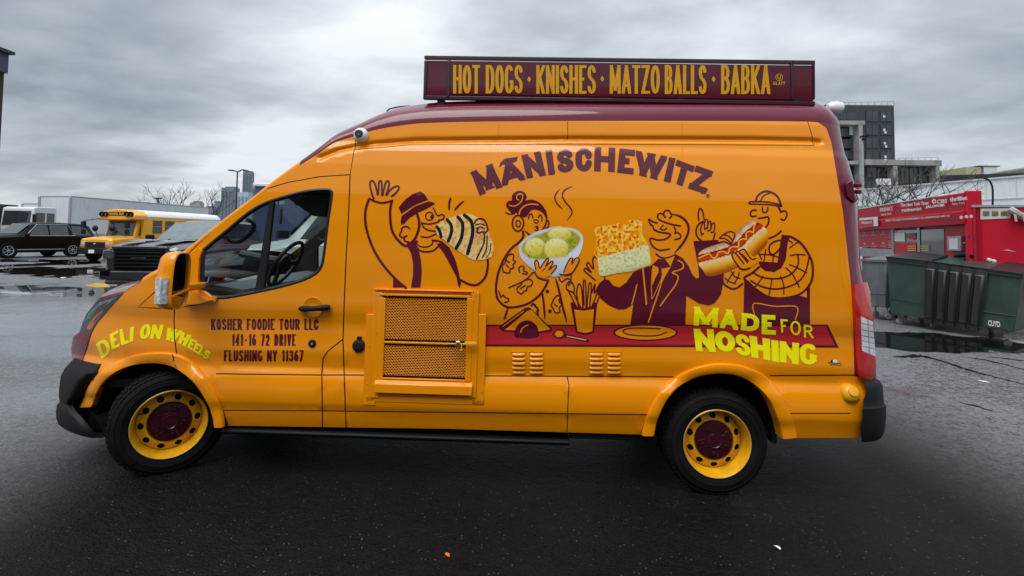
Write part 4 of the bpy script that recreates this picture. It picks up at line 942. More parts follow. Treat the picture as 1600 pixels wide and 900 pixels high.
# ---- cartoon figures
def S(Z, pts, w, closed=False, taper=False, key='maroon'): return [(q, key) for q in stroke(Z(pts), w, closed, taper=taper)]
def Fp(Z, pts, key, sm=True): return [(smooth_path(Z(pts), 3, True) if sm else Z(pts), key)]
def ell(c, rx, ry, n=22, rot=0): 
    cr, sr = math.cos(rot), math.sin(rot); return [(c[0]+rx*math.cos(a)*cr-ry*math.sin(a)*sr, c[1]+rx*math.cos(a)*sr+ry*math.sin(a)*cr) for a in np.linspace(0, 2*PI, n+1)[:-1]]
def paintpic(name, outline, colour, over=(), step=1.9, label=None, off=.0034):
    """a printed food photograph: fine triangles coloured point by point"""
    Q = smooth_path(outline, 4, True); A = np.array(Q); lo, hi = A.min(0), A.max(0)
    g = [(x+.2*math.sin(y*7), y) for x in np.arange(lo[0], hi[0], step) for y in np.arange(lo[1], hi[1], step)]
    V, T, K = paint([(Q, 0)], g); q = pix(V); P, Nn = surf(q[:, 0], q[:, 1], off)
    m = mat('printed food photograph', (1, 1, 1), .32, spec=.08, coat=.6, attr='Col')
    o = tri_obj(name, P, Nn, T, [m], np.zeros(len(T)))
    used = np.unique(T); at_ = o.data.color_attributes.new('Col', 'FLOAT_COLOR', 'POINT')
    cols = np.ones((len(used), 4)); 
    for i, k in enumerate(used): cc = np.clip(colour(V[k][0], V[k][1]), 0, 1)**1.22; lm = cc.mean(); cols[i, :3] = np.clip(lm+(cc-lm)*1.25, .001, .9)
    at_.data.foreach_set('color', cols.ravel())
    if label: o['label'] = label
    return o
def nz(x, y, s, o=0): return noise.noise(Vector((x*s, y*s, o)))
def mixc(a, b, t): t = min(max(t, 0), 1); return tuple(a[i]*(1-t)+b[i]*t for i in range(3))
# man raising his hand, with the pastry
Z = Zm(4.5, 560, 260); L = []
L += S(Z, [(108, 226), (95, 190), (83, 140), (84, 110), (98, 101), (113, 115), (125, 150), (137, 200), (142, 160), (143, 120), (151, 102), (163, 110), (165, 150), (168, 205), (180, 160), (190, 120), (203, 102), (215, 110), (214, 140), (203, 175), (196, 203), (230, 160), (262, 141), (283, 142), (283, 160), (262, 188), (234, 210)], 2.9)
L += S(Z, [(78, 225), (110, 243), (160, 256), (210, 250), (240, 240)], 3.2)
L += S(Z, [(72, 238), (52, 300), (48, 380), (65, 470), (110, 590), (180, 700), (260, 790), (335, 855)], 3.9)+Fp(Z, [(246, 785), (275, 800), (343, 850), (243, 852)], 'maroon', False)
L += S(Z, [(238, 240), (224, 300), (227, 400), (245, 470), (290, 530), (330, 558), (370, 552), (412, 528)], 3.9)
L += Fp(Z, [(302, 332), (283, 288), (330, 232), (380, 196), (435, 175), (465, 195), (490, 234), (400, 270)], 'maroon', False)+Fp(Z, [(304, 348), (400, 280), (492, 246), (518, 250), (542, 262), (480, 298), (420, 324), (360, 362), (325, 400), (300, 412), (298, 380)], 'maroon', False)
L += S(Z, [(410, 325), (425, 380), (426, 430), (407, 490), (382, 528), (350, 546)], 4.0)
L += S(Z, [(360, 435), (335, 422), (308, 432), (302, 458), (290, 480), (308, 500), (345, 485), (325, 495), (322, 515), (335, 528), (352, 530)], 2.5)
L += S(Z, ell((500, 350), 28, 28, 12), 1.9, True)+Fp(Z, ell((516, 354), 11, 13, 10), 'maroon')
L += S(Z, [(527, 290), (545, 330), (560, 346), (590, 338), (604, 355), (590, 374), (565, 377), (563, 388), (500, 405), (445, 398)], 2.3)
L += S(Z, [(445, 396), (460, 430), (500, 450), (548, 455)], 2.4)+S(Z, [(440, 493), (490, 497), (548, 474)], 2.2)
L += S(Z, [(400, 532), (430, 560), (480, 566), (520, 545), (518, 515)], 2.0)+S(Z, [(400, 550), (430, 590), (480, 600), (530, 590), (562, 560)], 2.7)+S(Z, [(525, 521), (560, 524), (592, 536)], 3.2)
L += Fp(Z, [(345, 565), (400, 545), (425, 590), (440, 660), (446, 740), (436, 852), (370, 852), (385, 760), (385, 680), (370, 610)], 'maroon', False)
L += Fp(Z, [(550, 545), (600, 535), (640, 570), (680, 650), (705, 740), (722, 820), (712, 855), (700, 835), (690, 780), (650, 700), (600, 610)], 'maroon', False)
L += S(Z, [(722, 800), (770, 825), (820, 835), (860, 815), (895, 770), (910, 700), (908, 650)], 3.6)
L += S(Z, [(650, 218), (640, 255), (637, 310)], 3.2, taper=True)+S(Z, [(742, 243), (705, 275), (675, 310)], 3.0, taper=True)
decal('hat_man_print', L, label='line drawing of a man in a hat waving')
PO = Z([(545, 440), (560, 408), (600, 380), (680, 350), (750, 332), (800, 340), (850, 372), (905, 440), (938, 510), (952, 575), (940, 630), (905, 650), (840, 662), (800, 655), (750, 625), (680, 580), (620, 530), (575, 500), (552, 470)])
def pastry(x, y):
    X, Y = (x-560)*4.5, (y-260)*4.5
    n1, n2 = nz(X, Y, .035), nz(X, Y, .09, 4)
    c = mixc((.80, .66, .36), (.66, .36, .08), .45+n1*1.4); c = mixc(c, (.50, .14, .05), max(0, 1-math.hypot(X-850, Y-480)/90)*.7+n2*.3); c = mixc(c, (.88, .84, .70), .12+n2*.9)
    e = max(0, (Y-(440+(X-545)*.5))/260); return mixc(c, (.30, .24, .14), e*.35)
paintpic('pastry_print', PO, pastry, label='photograph of a striped chocolate pastry')
L = S(Z, [(553, 425), (572, 455), (582, 495)], 5.0)+S(Z, [(625, 375), (655, 420), (650, 480), (632, 525)], 5.0)+S(Z, [(700, 356), (733, 405), (725, 500), (688, 575)], 5.2)+S(Z, [(745, 343), (795, 390), (802, 480), (768, 612)], 5.4)+S(Z, [(885, 470), (882, 540), (830, 652)], 2.4)+S(Z, [(905, 490), (900, 580), (872, 640)], 2.0)+S(Z, [(932, 540), (925, 600), (900, 640)], 1.2)
L = [(p, 'black') for p, k in L]
L += S(Z, [(818, 400), (832, 375), (870, 368), (895, 390), (909, 440), (898, 462), (870, 460), (850, 468), (834, 460), (840, 440)], 2.4)+S(Z, [(825, 412), (858, 404), (888, 414)], 2.0)+S(Z, [(828, 436), (858, 426), (885, 436)], 2.0)
decal('pastry_stripes', L, off=.0046)
# woman with the bowl
Z = Zm(3.75, 760, 280); L = []
L += Fp(Z, [(155, 202), (128, 178), (115, 150), (127, 130), (150, 122), (150, 95), (172, 73), (205, 69), (230, 85), (236, 108), (228, 124), (265, 120), (300, 130), (330, 155), (346, 185), (355, 240), (342, 215), (322, 190), (290, 178), (262, 182), (235, 218), (213, 222), (185, 212), (175, 195)], 'maroon')
L += S(Z, [(190, 122), (178, 115), (180, 95), (198, 86), (212, 95), (208, 122), (190, 145), (160, 158), (135, 152)], 1.7, key='orange')+S(Z, [(190, 212), (200, 180), (225, 156), (262, 146), (302, 150)], 2.0, key='orange')
L += S(Z, [(113, 196), (140, 205), (166, 200)], 2.1)+S(Z, ell((185, 258), 33, 46, 14), 2.5, True)+S(Z, ell((186, 260), 13, 19, 10), 2.0, True)
L += S(Z, [(246, 231), (252, 209), (265, 204), (273, 226)], 2.1)+S(Z, [(303, 226), (314, 209), (324, 220), (325, 245)], 2.1)+S(Z, [(276, 240), (295, 238), (305, 248), (295, 257), (280, 252)], 1.7)+S(Z, [(287, 276), (300, 276), (302, 283), (292, 287), (302, 291), (298, 299), (282, 298)], 1.7)
L += S(Z, [(345, 185), (353, 230), (345, 270), (325, 300)], 2.6)+S(Z, [(353, 240), (366, 250), (363, 275), (348, 288)], 2.2)
L += S(Z, [(215, 305), (214, 340), (190, 370), (150, 402), (110, 455), (75, 530), (57, 620), (62, 690), (90, 730), (130, 750), (190, 745), (250, 725), (310, 680), (345, 630), (362, 592)], 3.5)
L += S(Z, [(230, 305), (245, 320), (264, 328)], 2.2)+S(Z, [(362, 590), (335, 590), (300, 575), (278, 545), (240, 580), (190, 610), (132, 635)], 2.2)
for p in ([(100, 545), (92, 510), (110, 487), (122, 452), (145, 438), (160, 447), (157, 472), (170, 482), (155, 502), (160, 518), (140, 526), (136, 546), (115, 548), (100, 543)], [(195, 545), (190, 522), (205, 508), (222, 515), (216, 535), (238, 545), (236, 556), (212, 552)],
          [(185, 660), (178, 640), (200, 620), (215, 597), (250, 586), (270, 600), (262, 622), (240, 632), (235, 650), (218, 658), (205, 672), (185, 660)], [(72, 655), (85, 690), (97, 678), (110, 692), (130, 700), (125, 716), (105, 722)], [(262, 738), (285, 733), (290, 750), (305, 762), (298, 788)],
          [(380, 735), (395, 702), (415, 681), (432, 690), (425, 714), (442, 735), (427, 750), (430, 776), (405, 781), (390, 757), (378, 738)], [(425, 575), (440, 602), (470, 582), (492, 590)], [(115, 500), (130, 515)], [(200, 640), (228, 622)], [(118, 476), (135, 488)], [(398, 730), (415, 745)]): L += S(Z, p, 2.1)
L += S(Z, [(125, 755), (115, 790), (103, 822)], 3.2, taper=True)+S(Z, [(325, 655), (335, 720), (343, 818)], 3.3, taper=True)+S(Z, [(405, 580), (425, 650), (445, 740), (472, 838)], 3.6, taper=True)
L += Fp(Z, ell((357, 657), 11, 11, 10), 'maroon')+Fp(Z, ell((372, 773), 11, 11, 10), 'maroon')+S(Z, [(430, 58), (405, 90), (403, 120), (420, 150), (448, 175)], 2.1, taper=True)+S(Z, [(505, 43), (460, 62), (445, 95), (460, 130), (492, 168), (500, 200), (470, 243)], 2.2, taper=True)
decal('bun_woman_print', L, label='line drawing of a woman with her hair in a bun')
BO = Z([(190, 415), (195, 380), (240, 338), (300, 306), (370, 287), (392, 279), (425, 276), (458, 282), (510, 290), (550, 315), (566, 350), (562, 395), (545, 440), (510, 500), (470, 545), (420, 569), (380, 568), (310, 550), (250, 510), (205, 465)])
SOUP = np.array(smooth_path([(215, 430), (205, 405), (230, 365), (300, 325), (380, 303), (460, 299), (520, 310), (546, 340), (545, 368), (500, 420), (420, 452), (330, 470), (250, 462)], 4, True))
RIM = np.array(smooth_path([(196, 425), (200, 385), (240, 345), (300, 313), (380, 292), (460, 288), (525, 300), (556, 335), (552, 372), (505, 430), (420, 462), (330, 480), (240, 472)], 4, True))
def bowl(x, y):
    X, Y = (x-760)*3.75, (y-280)*3.75; P = np.array([[X, Y]]); n1, n2 = nz(X, Y, .05), nz(X, Y, .16, 3)
    for (cx_, cy_, rx, ry) in ((410, 408, 77, 68), (285, 397, 63, 57), (428, 324, 72, 46)):
        r = math.hypot((X-cx_)/rx, (Y-cy_)/ry)
        if r < 1 and (Y < 468-(X-330)*.10 or cy_ < 400) and not (cy_ > 400 and Y > 470):
            k = max(0, (X-cx_)/rx*.25+(Y-cy_)/ry*.55+.25); c = mixc((.82, .74, .34), (.56, .49, .10), k+n1*.5); c = mixc(c, (.90, .85, .58), max(0, -.1-(Y-cy_)/ry)*1.1)
            if n2 > .55: c = mixc(c, (.15, .20, .03), .6)
            return mixc(c, (.22, .24, .04), max(0, r-.86)*5)
    if inside(SOUP, P)[0]: return mixc((.34, .34, .07), (.52, .50, .16), .5+n1*1.2) if n2 < .5 else (.12, .15, .02)
    if inside(RIM, P)[0]: return (.66, .67, .71)
    k = (X-190)/380; return mixc(mixc((.62, .64, .69), (.76, .77, .80), k+.1), (.46, .48, .56), max(0, (Y-440-(1-k)*20)/150)*.8)
paintpic('bowl_print', BO, bowl, step=1.7, label='photograph of a white bowl of dumplings')
L = []
for p in ([(290, 530), (283, 490), (292, 474), (305, 490), (312, 522), (335, 490), (355, 465), (364, 476), (347, 512), (380, 481), (390, 492), (365, 532), (402, 505), (409, 518), (380, 555), (335, 580), (295, 560)], [(452, 548), (470, 500), (490, 465), (505, 465), (500, 490), (522, 464), (541, 464), (538, 490), (500, 550), (470, 562)]):
    L += Fp(Z, p, 'orange')+S(Z, p[:-2] if len(p) > 12 else p, 2.0)
L += S(Z, [(428, 556), (462, 560), (500, 550)], 2.0)+S(Z, [(496, 550), (494, 595), (480, 622)], 2.0)
L += S(Z, [(500, 500), (512, 488)], 1.5)+S(Z, [(327, 540), (345, 520)], 1.5)
decal('bowl_hands_print', L, off=.0046)
# man in the suit
Z = Zm(4.09, 860, 320); L = []
L += Fp(Z, [(640, 392), (690, 345), (720, 347), (760, 335), (800, 315), (845, 340), (882, 390), (907, 445), (930, 470), (950, 465), (945, 400), (930, 320), (912, 232), (1070, 224), (1085, 300), (1110, 400), (1106, 480), (1090, 570), (1050, 628), (1010, 643), (950, 630), (900, 600), (868, 580), (862, 766), (510, 766), (530, 635), (480, 666), (430, 668), (370, 640), (322, 600), (292, 555), (312, 500), (345, 475), (375, 480), (400, 515), (440, 528), (485, 495), (530, 430), (590, 405)], 'maroon', False)
L += Fp(Z, [(715, 335), (795, 325), (768, 395), (735, 350)], 'orange', False)+Fp(Z, [(655, 385), (690, 402), (690, 430), (668, 470), (652, 515), (647, 420)], 'orange', False)+Fp(Z, [(745, 402), (768, 398), (730, 462), (700, 520), (712, 440), (708, 410)], 'orange', False)
L += S(Z, [(590, 402), (600, 500), (613, 635)], 2.3, key='orange')+S(Z, [(706, 480), (670, 560), (650, 600)], 1.0, key='orange')+S(Z, [(718, 465), (690, 560), (655, 660), (626, 750)], 1.9, key='orange')+S(Z, [(815, 355), (846, 375), (842, 408), (778, 433), (815, 455), (800, 510), (745, 585), (702, 645)], 2.0, key='orange')+S(Z, [(552, 510), (538, 570), (520, 635)], 1.8, key='orange')+S(Z, [(650, 420), (645, 520), (648, 600)], 1.2, key='orange')
L += S(Z, [(830, 134), (780, 126), (730, 110), (697, 95), (684, 75), (696, 55), (720, 60), (735, 82), (722, 60), (735, 37), (758, 38), (774, 68), (760, 85)], 2.4)
L += S(Z, [(775, 58), (830, 75), (870, 110), (883, 160), (862, 220), (828, 268), (792, 308)], 3.6, taper=True)
L += S(Z, [(790, 140), (800, 165), (795, 180), (815, 178), (832, 195), (825, 214), (795, 221)], 2.3)+S(Z, [(682, 115), (655, 108), (628, 92), (640, 125), (655, 135), (662, 158), (700, 175), (765, 186), (742, 215), (690, 225), (640, 213), (640, 240), (660, 270), (700, 290), (760, 282)], 2.5)
L += S(Z, [(700, 150), (720, 161), (742, 150)], 2.0)+S(Z, [(722, 128), (706, 145)], 1.8)+S(Z, [(675, 312), (700, 333), (742, 340), (800, 318)], 2.5)
L += S(Z, [(285, 480), (250, 450), (216, 420), (225, 405), (262, 432), (232, 388), (243, 370), (275, 410), (270, 352), (285, 330), (302, 346)], 2.3)+S(Z, [(347, 455), (347, 482)], 2.4)
L += S(Z, [(948, 98), (944, 55), (955, 24), (970, 36), (982, 92)], 2.4)+S(Z, [(975, 105), (942, 130), (930, 178), (945, 212), (962, 226)], 2.6)+S(Z, [(978, 108), (960, 150), (965, 190), (978, 182)], 2.2)+S(Z, [(984, 130), (988, 100), (1002, 96), (1003, 140), (986, 155), (984, 130)], 2.0)+S(Z, [(1003, 150), (1010, 112), (1024, 108), (1022, 158), (1004, 166)], 2.0)+S(Z, [(1026, 150), (1034, 118), (1049, 122), (1044, 170), (1026, 176)], 2.0)+S(Z, [(1052, 180), (1040, 224)], 2.4)
suit = L
KO = [p for p in Z([(285, 148), (340, 137), (400, 127), (430, 117), (480, 106), (520, 97), (580, 104), (586, 150), (592, 200), (628, 268), (634, 320), (641, 380), (585, 400), (520, 425), (420, 438), (320, 455), (308, 400), (298, 345), (277, 312), (284, 262), (287, 200)])]
def kugel(x, y):
    X, Y = (x-860)*4.09, (y-320)*4.09; n1, n2 = nz(X, Y, .030), nz(X, Y, .11, 3); n3 = nz(X, Y, .06, 9)
    edge = 342-(X-298)*.27+8*n2
    if Y < edge:
        c = mixc((.86, .60, .12), (.88, .76, .42), .35+n2*1.2); c = mixc(c, (.72, .06, .005), min(.95, max(0, n3-.02)*4.6)*(1 if X < 560 else .35)); return mixc(c, (.85, .36, .01), max(0, n1+.1)*1.6)
    c = mixc((.74, .70, .42), (.84, .80, .58), .5+n2*1.5); k = (Y-edge)/110
    return mixc(c, (.40, .42, .20), max(0, -n3)*1.2+max(0, k-.75)*.8)
Z3 = Z
# hot dog and the man in the cap
Z = Zm(3.75, 1060, 280); L = suit
L += Fp(Z, [(385, 580), (430, 632), (520, 690), (600, 697), (690, 680), (745, 642), (770, 600), (770, 852), (380, 852)], 'maroon', False)
L += S(Z, [(445, 792), (442, 728), (560, 744), (693, 748), (684, 822)], 1.7, key='orange')+Fp(Z, [(704, 680), (750, 648), (752, 694)], 'orange', False)
L += S(Z, [(598, 158), (520, 148), (420, 144), (420, 133), (450, 131), (520, 133), (600, 150)], 2.0)+S(Z, [(452, 130), (465, 97), (500, 73), (540, 75), (580, 102), (603, 157)], 3.0)+S(Z, [(482, 124), (500, 96), (535, 81)], 2.0)
L += S(Z, [(491, 165), (495, 190), (510, 194), (522, 182), (522, 165)], 2.3)+S(Z, [(456, 182), (432, 182), (420, 200), (430, 218), (456, 215)], 2.4)+S(Z, [(470, 229), (500, 225), (526, 222), (526, 260), (500, 292)], 2.6)
L += S(Z, [(598, 192), (625, 186), (635, 210), (620, 238), (600, 234)], 2.5)+S(Z, [(585, 160), (600, 192)], 3.0)+S(Z, [(530, 346), (570, 330), (602, 302)], 2.8)
L += Fp(Z, [(605, 325), (657, 330), (640, 370), (628, 470), (602, 520), (560, 543), (510, 537), (480, 515), (468, 480), (580, 488), (592, 400)], 'maroon', False)
L += S(Z, [(535, 432), (530, 400), (550, 372), (598, 358), (600, 395), (560, 440), (535, 432)], 2.6)
L += S(Z, [(655, 335), (712, 370), (757, 430), (785, 500), (781, 590), (742, 650), (690, 682), (605, 697), (530, 690), (462, 650), (410, 605), (386, 577), (430, 550), (472, 514)], 3.5)
for p in ([(700, 440), (700, 500), (668, 548), (610, 577), (540, 582), (480, 570), (438, 545)], [(765, 455), (745, 540), (700, 602), (620, 636), (540, 641), (470, 621), (424, 594)]): L += S(Z, p, 2.4)
for p in ([(650, 402), (690, 375), (712, 368)], [(655, 446), (700, 440), (742, 443)], [(650, 500), (700, 520), (750, 548)], [(628, 518), (670, 560), (708, 632)], [(598, 568), (615, 615), (617, 672)], [(547, 582), (540, 630), (530, 677)], [(494, 570), (470, 605), (440, 640)], [(470, 440), (530, 442), (582, 456)], [(512, 410), (505, 450), (500, 482)], [(556, 438), (552, 490)], [(636, 350), (668, 372)], [(486, 468), (470, 430)]): L += S(Z, p, 1.9)
L += S(Z, [(255, 570), (266, 612), (310, 641), (345, 635), (375, 612)], 3.0)+S(Z, [(272, 578), (300, 600), (335, 610)], 1.8)+S(Z, [(356, 545), (345, 580), (325, 612)], 1.8)+S(Z, [(284, 605), (305, 570), (326, 542)], 1.8)+S(Z, [(310, 540), (330, 570), (360, 580)], 1.8)
cap = L
# counter, holder, cup, spoon, plate under the diners
Z = Zm(5, 760, 460); L = [([(743, 507), (1293, 507), (1310.5, 543), (743, 541)], 'maroon'), ([(743, 509.5), (1290, 509.5), (1304, 539.5), (743, 538)], 'red')]
L += Fp(Z, [(95, 262), (118, 235), (300, 105), (335, 98), (515, 270), (510, 290), (410, 306), (130, 290)], 'maroon', False)+Fp(Z, [(145, 276), (322, 128), (350, 120), (498, 272), (400, 290), (250, 282)], 'orange', False)+Fp(Z, [(124, 250), (290, 125), (292, 133), (128, 254)], 'orange', False)
L += Fp(Z, [(220, 330), (224, 275), (255, 228), (300, 204), (345, 206), (390, 240), (406, 285), (410, 325), (370, 343), (265, 343)], 'maroon')+S(Z, [(266, 296), (285, 260), (325, 238)], 1.8, key='orange')
L += S(Z, [(350, 90), (365, 70), (380, 92), (400, 105), (395, 140), (408, 160)], 2.2)
L += Fp(Z, [(655, 65), (682, 55), (700, 92), (765, 105), (828, 92), (835, 53), (866, 72), (840, 300), (770, 320), (698, 300), (688, 240)], 'maroon', False)+Fp(Z, [(686, 118), (760, 128), (840, 116), (826, 287), (770, 301), (712, 286)], 'orange', False)
L += Fp(Z, ell((572, 310), 50, 38), 'maroon')+Fp(Z, ell((568, 308), 34, 25), 'orange')+S(Z, [(612, 322), (700, 340), (788, 362)], 6.0)+S(Z, [(630, 326), (700, 340), (775, 356)], 1.6, key='pink')
L += Fp(Z, ell((1243, 298), 251, 67, 36), 'maroon')+Fp(Z, ell((1243, 298), 235, 54, 36), 'orange')+S(Z, [(1355, 268), (1220, 262), (1105, 266), (1068, 288), (1105, 312), (1220, 324), (1340, 320), (1405, 295)], 2.2)
Zc = Z3
for p, w in (([(103, 510), (118, 492), (140, 500), (152, 530), (148, 560), (128, 552), (105, 540), (100, 515)], 2.2), ([(145, 555), (165, 600), (195, 660)], 2.3), ([(112, 542), (140, 600), (168, 655)], 2.2), ([(180, 660), (168, 560), (178, 510), (192, 512), (202, 560), (207, 660)], 2.2), ([(215, 640), (210, 500), (223, 490), (228, 600), (228, 655)], 2.2), ([(232, 655), (245, 520), (252, 500), (262, 520), (250, 650)], 2.1), ([(262, 655), (300, 560), (312, 512), (280, 565), (286, 505), (264, 560)], 2.2), ([(285, 655), (310, 590)], 2.2)): L += S(Zc, p, w)
L = cap+L+noshing
L += [([(1298, 563), (1301, 561), (1301, 566), (1298, 566)], 'black'), ([(1301, 562), (1308, 562), (1308, 567), (1301, 567)], 'white'), ([(1294, 566), (1314, 567), (1314, 568), (1294, 567.2)], 'black'), ([(1297, 569), (1315, 570), (1315, 570.8), (1297, 570)], 'black')]
decal('diners_print', L, label='line drawings of two men above a red counter')
paintpic('kugel_print', KO, kugel, step=1.6, label='photograph of a square of baked pudding')
Z = Zm(3.75, 1060, 280)
HO = Z([(112, 470), (116, 440), (140, 415), (200, 390), (260, 372), (320, 345), (350, 305), (385, 262), (425, 247), (470, 256), (500, 278), (522, 312), (525, 350), (500, 400), (440, 450), (350, 510), (260, 552), (190, 569), (160, 560), (141, 530), (120, 505)])
AX = [(118, 470), (200, 450), (290, 425), (360, 380), (420, 315), (480, 270)]
def hotdog(x, y):
    X, Y = (x-1060)*3.75, (y-280)*3.75; n1, n2 = nz(X, Y, .03), nz(X, Y, .12, 3)
    best = (1e9, 0)
    for a, b in zip(AX[:-1], AX[1:]):
        a, b = Vector(a), Vector(b); p = Vector((X, Y)); t = min(max((p-a).dot(b-a)/(b-a).length_squared, 0), 1); c = a+(b-a)*t; d = (p-c).length; s_ = (b-a).x*(p-c).y-(b-a).y*(p-c).x
        if d < best[0]: best = (d, math.copysign(d, s_))
    d = best[1]
    if d < -26: return mixc((.80, .66, .50), (.50, .30, .16), (-d-26)/34+n1*.4)
    if d < -14: return mixc((.30, .01, .01), (.45, .05, .03), .5+n2)
    if d < 20: return mixc((.62, .14, .05), (.36, .04, .015), abs(d-2)/22+n2*.4)
    k = (d-20)/78; c = mixc((.86, .72, .48), (.78, .42, .10), k*1.5); return mixc(c, (.42, .14, .02), max(0, k-.62)*2.4+n1*.2)
paintpic('hot_dog_print', HO, hotdog, step=1.6, label='photograph of a hot dog with mustard')
INK['mustard'] = mat('print mustard', (.85, .42, .03), .3, coat=.4)
L = S(Z, [(118, 462), (150, 448), (180, 438), (198, 460), (222, 455), (232, 430), (262, 424), (288, 436), (300, 405), (325, 395), (350, 396), (352, 365), (375, 350), (397, 352), (395, 320), (415, 305), (437, 312), (440, 282), (450, 262)], 2.3, key='mustard')
L += Fp(Z, [(236, 372), (240, 345), (262, 325), (298, 308), (326, 318), (326, 340), (300, 380), (268, 372)], 'orange')
for p in ([(236, 372), (270, 366), (302, 380), (326, 342), (326, 318), (300, 308), (262, 325), (240, 345)], [(243, 347), (275, 350), (302, 372)], [(262, 327), (292, 334), (314, 358)]): L += S(Z, p, 2.4)
L += Fp(Z, [(312, 440), (345, 422), (380, 411), (410, 430), (450, 460), (470, 482), (400, 531), (360, 520), (322, 470)], 'orange', False)
for p in ([(415, 520), (385, 528), (358, 518), (322, 470), (312, 440), (333, 434), (382, 496)], [(333, 434), (350, 424), (404, 490)], [(358, 420), (384, 411), (410, 450), (430, 470), (452, 465)], [(372, 440), (408, 480)]): L += S(Z, p, 2.4)
decal('hot_dog_hands_print', L, off=.0046)
# roof sign lettering
L = []
for s_, a, b_, ya, yb in (('HOT DOGS', 708, 816.8, 101.5, 146), ('KNISHES', 838, 931, 101.8, 146.4), ('MATZO', 952.5, 1031, 101.8, 146.4), ('BALLS', 1038.7, 1104, 101.5, 147), ('BABKA', 1126.7, 1203.7, 101.5, 147)): L += textline(s_, a, ya, b_, yb, 'gold', .112, .10, .034, 0, .13)
for x, y in ((826.7, 124), (941, 123), (1115, 123.7)): L.append(([(x, y-5), (x+3, y), (x, y+5), (x-3, y)], 'gold'))
L += [(p, 'gold') for p in stroke(ell((1217.5, 120.8), 5.4, 5.4, 18), .9, True, sm=False)]+letter('U', [(1214.8, 117.5), (1220.2, 117.5), (1220.2, 124), (1214.8, 124)], 1.3, 1.2, 'gold')+textline('GLATT', 1208, 127.5, 1227, 132.5, 'gold', .2, .17, .1)
decal('sign_lettering', L, sg, plane=YS+.0035)
# ------------------------------------------------------------------ the lot behind: lying of the ground, vehicles, carts, buildings
def gz(x, y=0): return .02-.012*x
def gp(px, py):                                    # photo place -> point on the ground
    d = pray(px, py); t = (.02-HC)/(d.z+.012*d.x); return Vector((0, 0, HC))+d*t
def face_quad(mb, q, u0, v0, u1, v1, off, mi=0, thick=0):
    """panel on a quad face q=(bl, br, tr, tl), pushed out by off"""
    bl, br, tr, tl = [Vector(p) for p in q]; n = (br-bl).cross(tl-bl).normalized()
    def P(u, v): return (bl*(1-u)+br*u)*(1-v)+(tl*(1-u)+tr*u)*v+n*off
    mb.add([P(u0, v0), P(u1, v0), P(u1, v1), P(u0, v1)], [(0, 1, 2, 3)], mi)
def poly_on(mb, q, poly, off, mi=0):
    bl, br, tr, tl = [Vector(p) for p in q]; n = (br-bl).cross(tl-bl).normalized()
    mb.add([(bl*(1-u)+br*u)*(1-v)+(tl*(1-u)+tr*u)*v+n*off for u, v in poly], [list(range(len(poly)))], mi)
VG = mat('vehicle glass', (.025, .032, .036), .05, coat=.8, var=.3, vscale=3)
RIMS = mat('alloy rim', (.50, .52, .55), .5, metal=.45)
HLC = mat('headlamp', (.55, .57, .60), .1, metal=.4, coat=.6, var=.4, vscale=20)
def road_wheel(root, x, y, r, w, side, rimf=.62, spokes=7, rm=None):
    e = bpy.data.objects.new('wheel', None); C.objects.link(e); e.parent = root; e.location = (x, y, r); e.rotation_euler = (0, 0, 0 if side < 0 else PI)
    b = MB(); b.lathe([(r*rimf, -w/2), (r*.92, -w/2-.01), (r, -w/2+.04), (r, w/2-.04), (r*.92, w/2)], n=36); b.build('tyre', TYR, e)
    b = MB(); b.lathe([(r*rimf, -w/2-.004), (r*rimf*.9, -w/2), (r*rimf*.86, -w/2+.05)], n=36); b.lathe([(0, -w/2+.0), (r*.12, -w/2+.005), (r*.13, -w/2+.04)], n=16)
    for k in range(spokes):
        a = 2*PI*k/spokes; h = .07
        b.add([(r*.1*math.cos(a-h*4), -w/2+.01, r*.1*math.sin(a-h*4)), (r*rimf*.9*math.cos(a-h), -w/2+.012, r*rimf*.9*math.sin(a-h)), (r*rimf*.9*math.cos(a+h), -w/2+.012, r*rimf*.9*math.sin(a+h)), (r*.1*math.cos(a+h*4), -w/2+.01, r*.1*math.sin(a+h*4))], [(0, 1, 2, 3)])
    b.build('rim', rm or RIMS, e); b = MB(); b.lathe([(0, -w/2+.06), (r*rimf, -w/2+.06)], n=30); b.build('wheel_hollow', BLK, e); return e
def place(root, x, y, rz): root.location = (x, y, gz(x)); root.rotation_euler = (0, math.radians(.69*math.cos(rz)*1), rz); return root
# ---- generic passenger body: sections along x (nose at +x)
def car_shell(secs, beltw=None):
    """secs: (x, half width low, half width belt, z bottom, z belt, z top, half width top)"""
    b = MB(); rings = []
    for x, wl, wb, zb, zl, zt, wt in secs:
        r = [(x, -wl*.94, zb), (x, -wl, zb+.08), (x, -wb*1.0, (zb+zl)/2+.05), (x, -wb*.985, zl-.03), (x, -wb*.95, zl)]
        r += [(x, -wt-(wb*.95-wt)*.12, zt-.06 if zt > zl+.1 else zt), (x, -wt*.9, zt), (x, 0, zt+.025)]
        r += [(x, -p[1], p[2]) for p in r[-2::-1]]; rings.append(r)
    b.grid(lambda i, j: rings[i][j], range(len(rings)), range(len(rings[0])), 0, True)
    b.add(rings[0], [list(range(len(rings[0])))]); b.add(rings[-1], [list(range(len(rings[0])))[::-1]]); return b
BP = mat('black car paint', (.004, .004, .005), .35, spec=.1, coat=.1, var=.1)
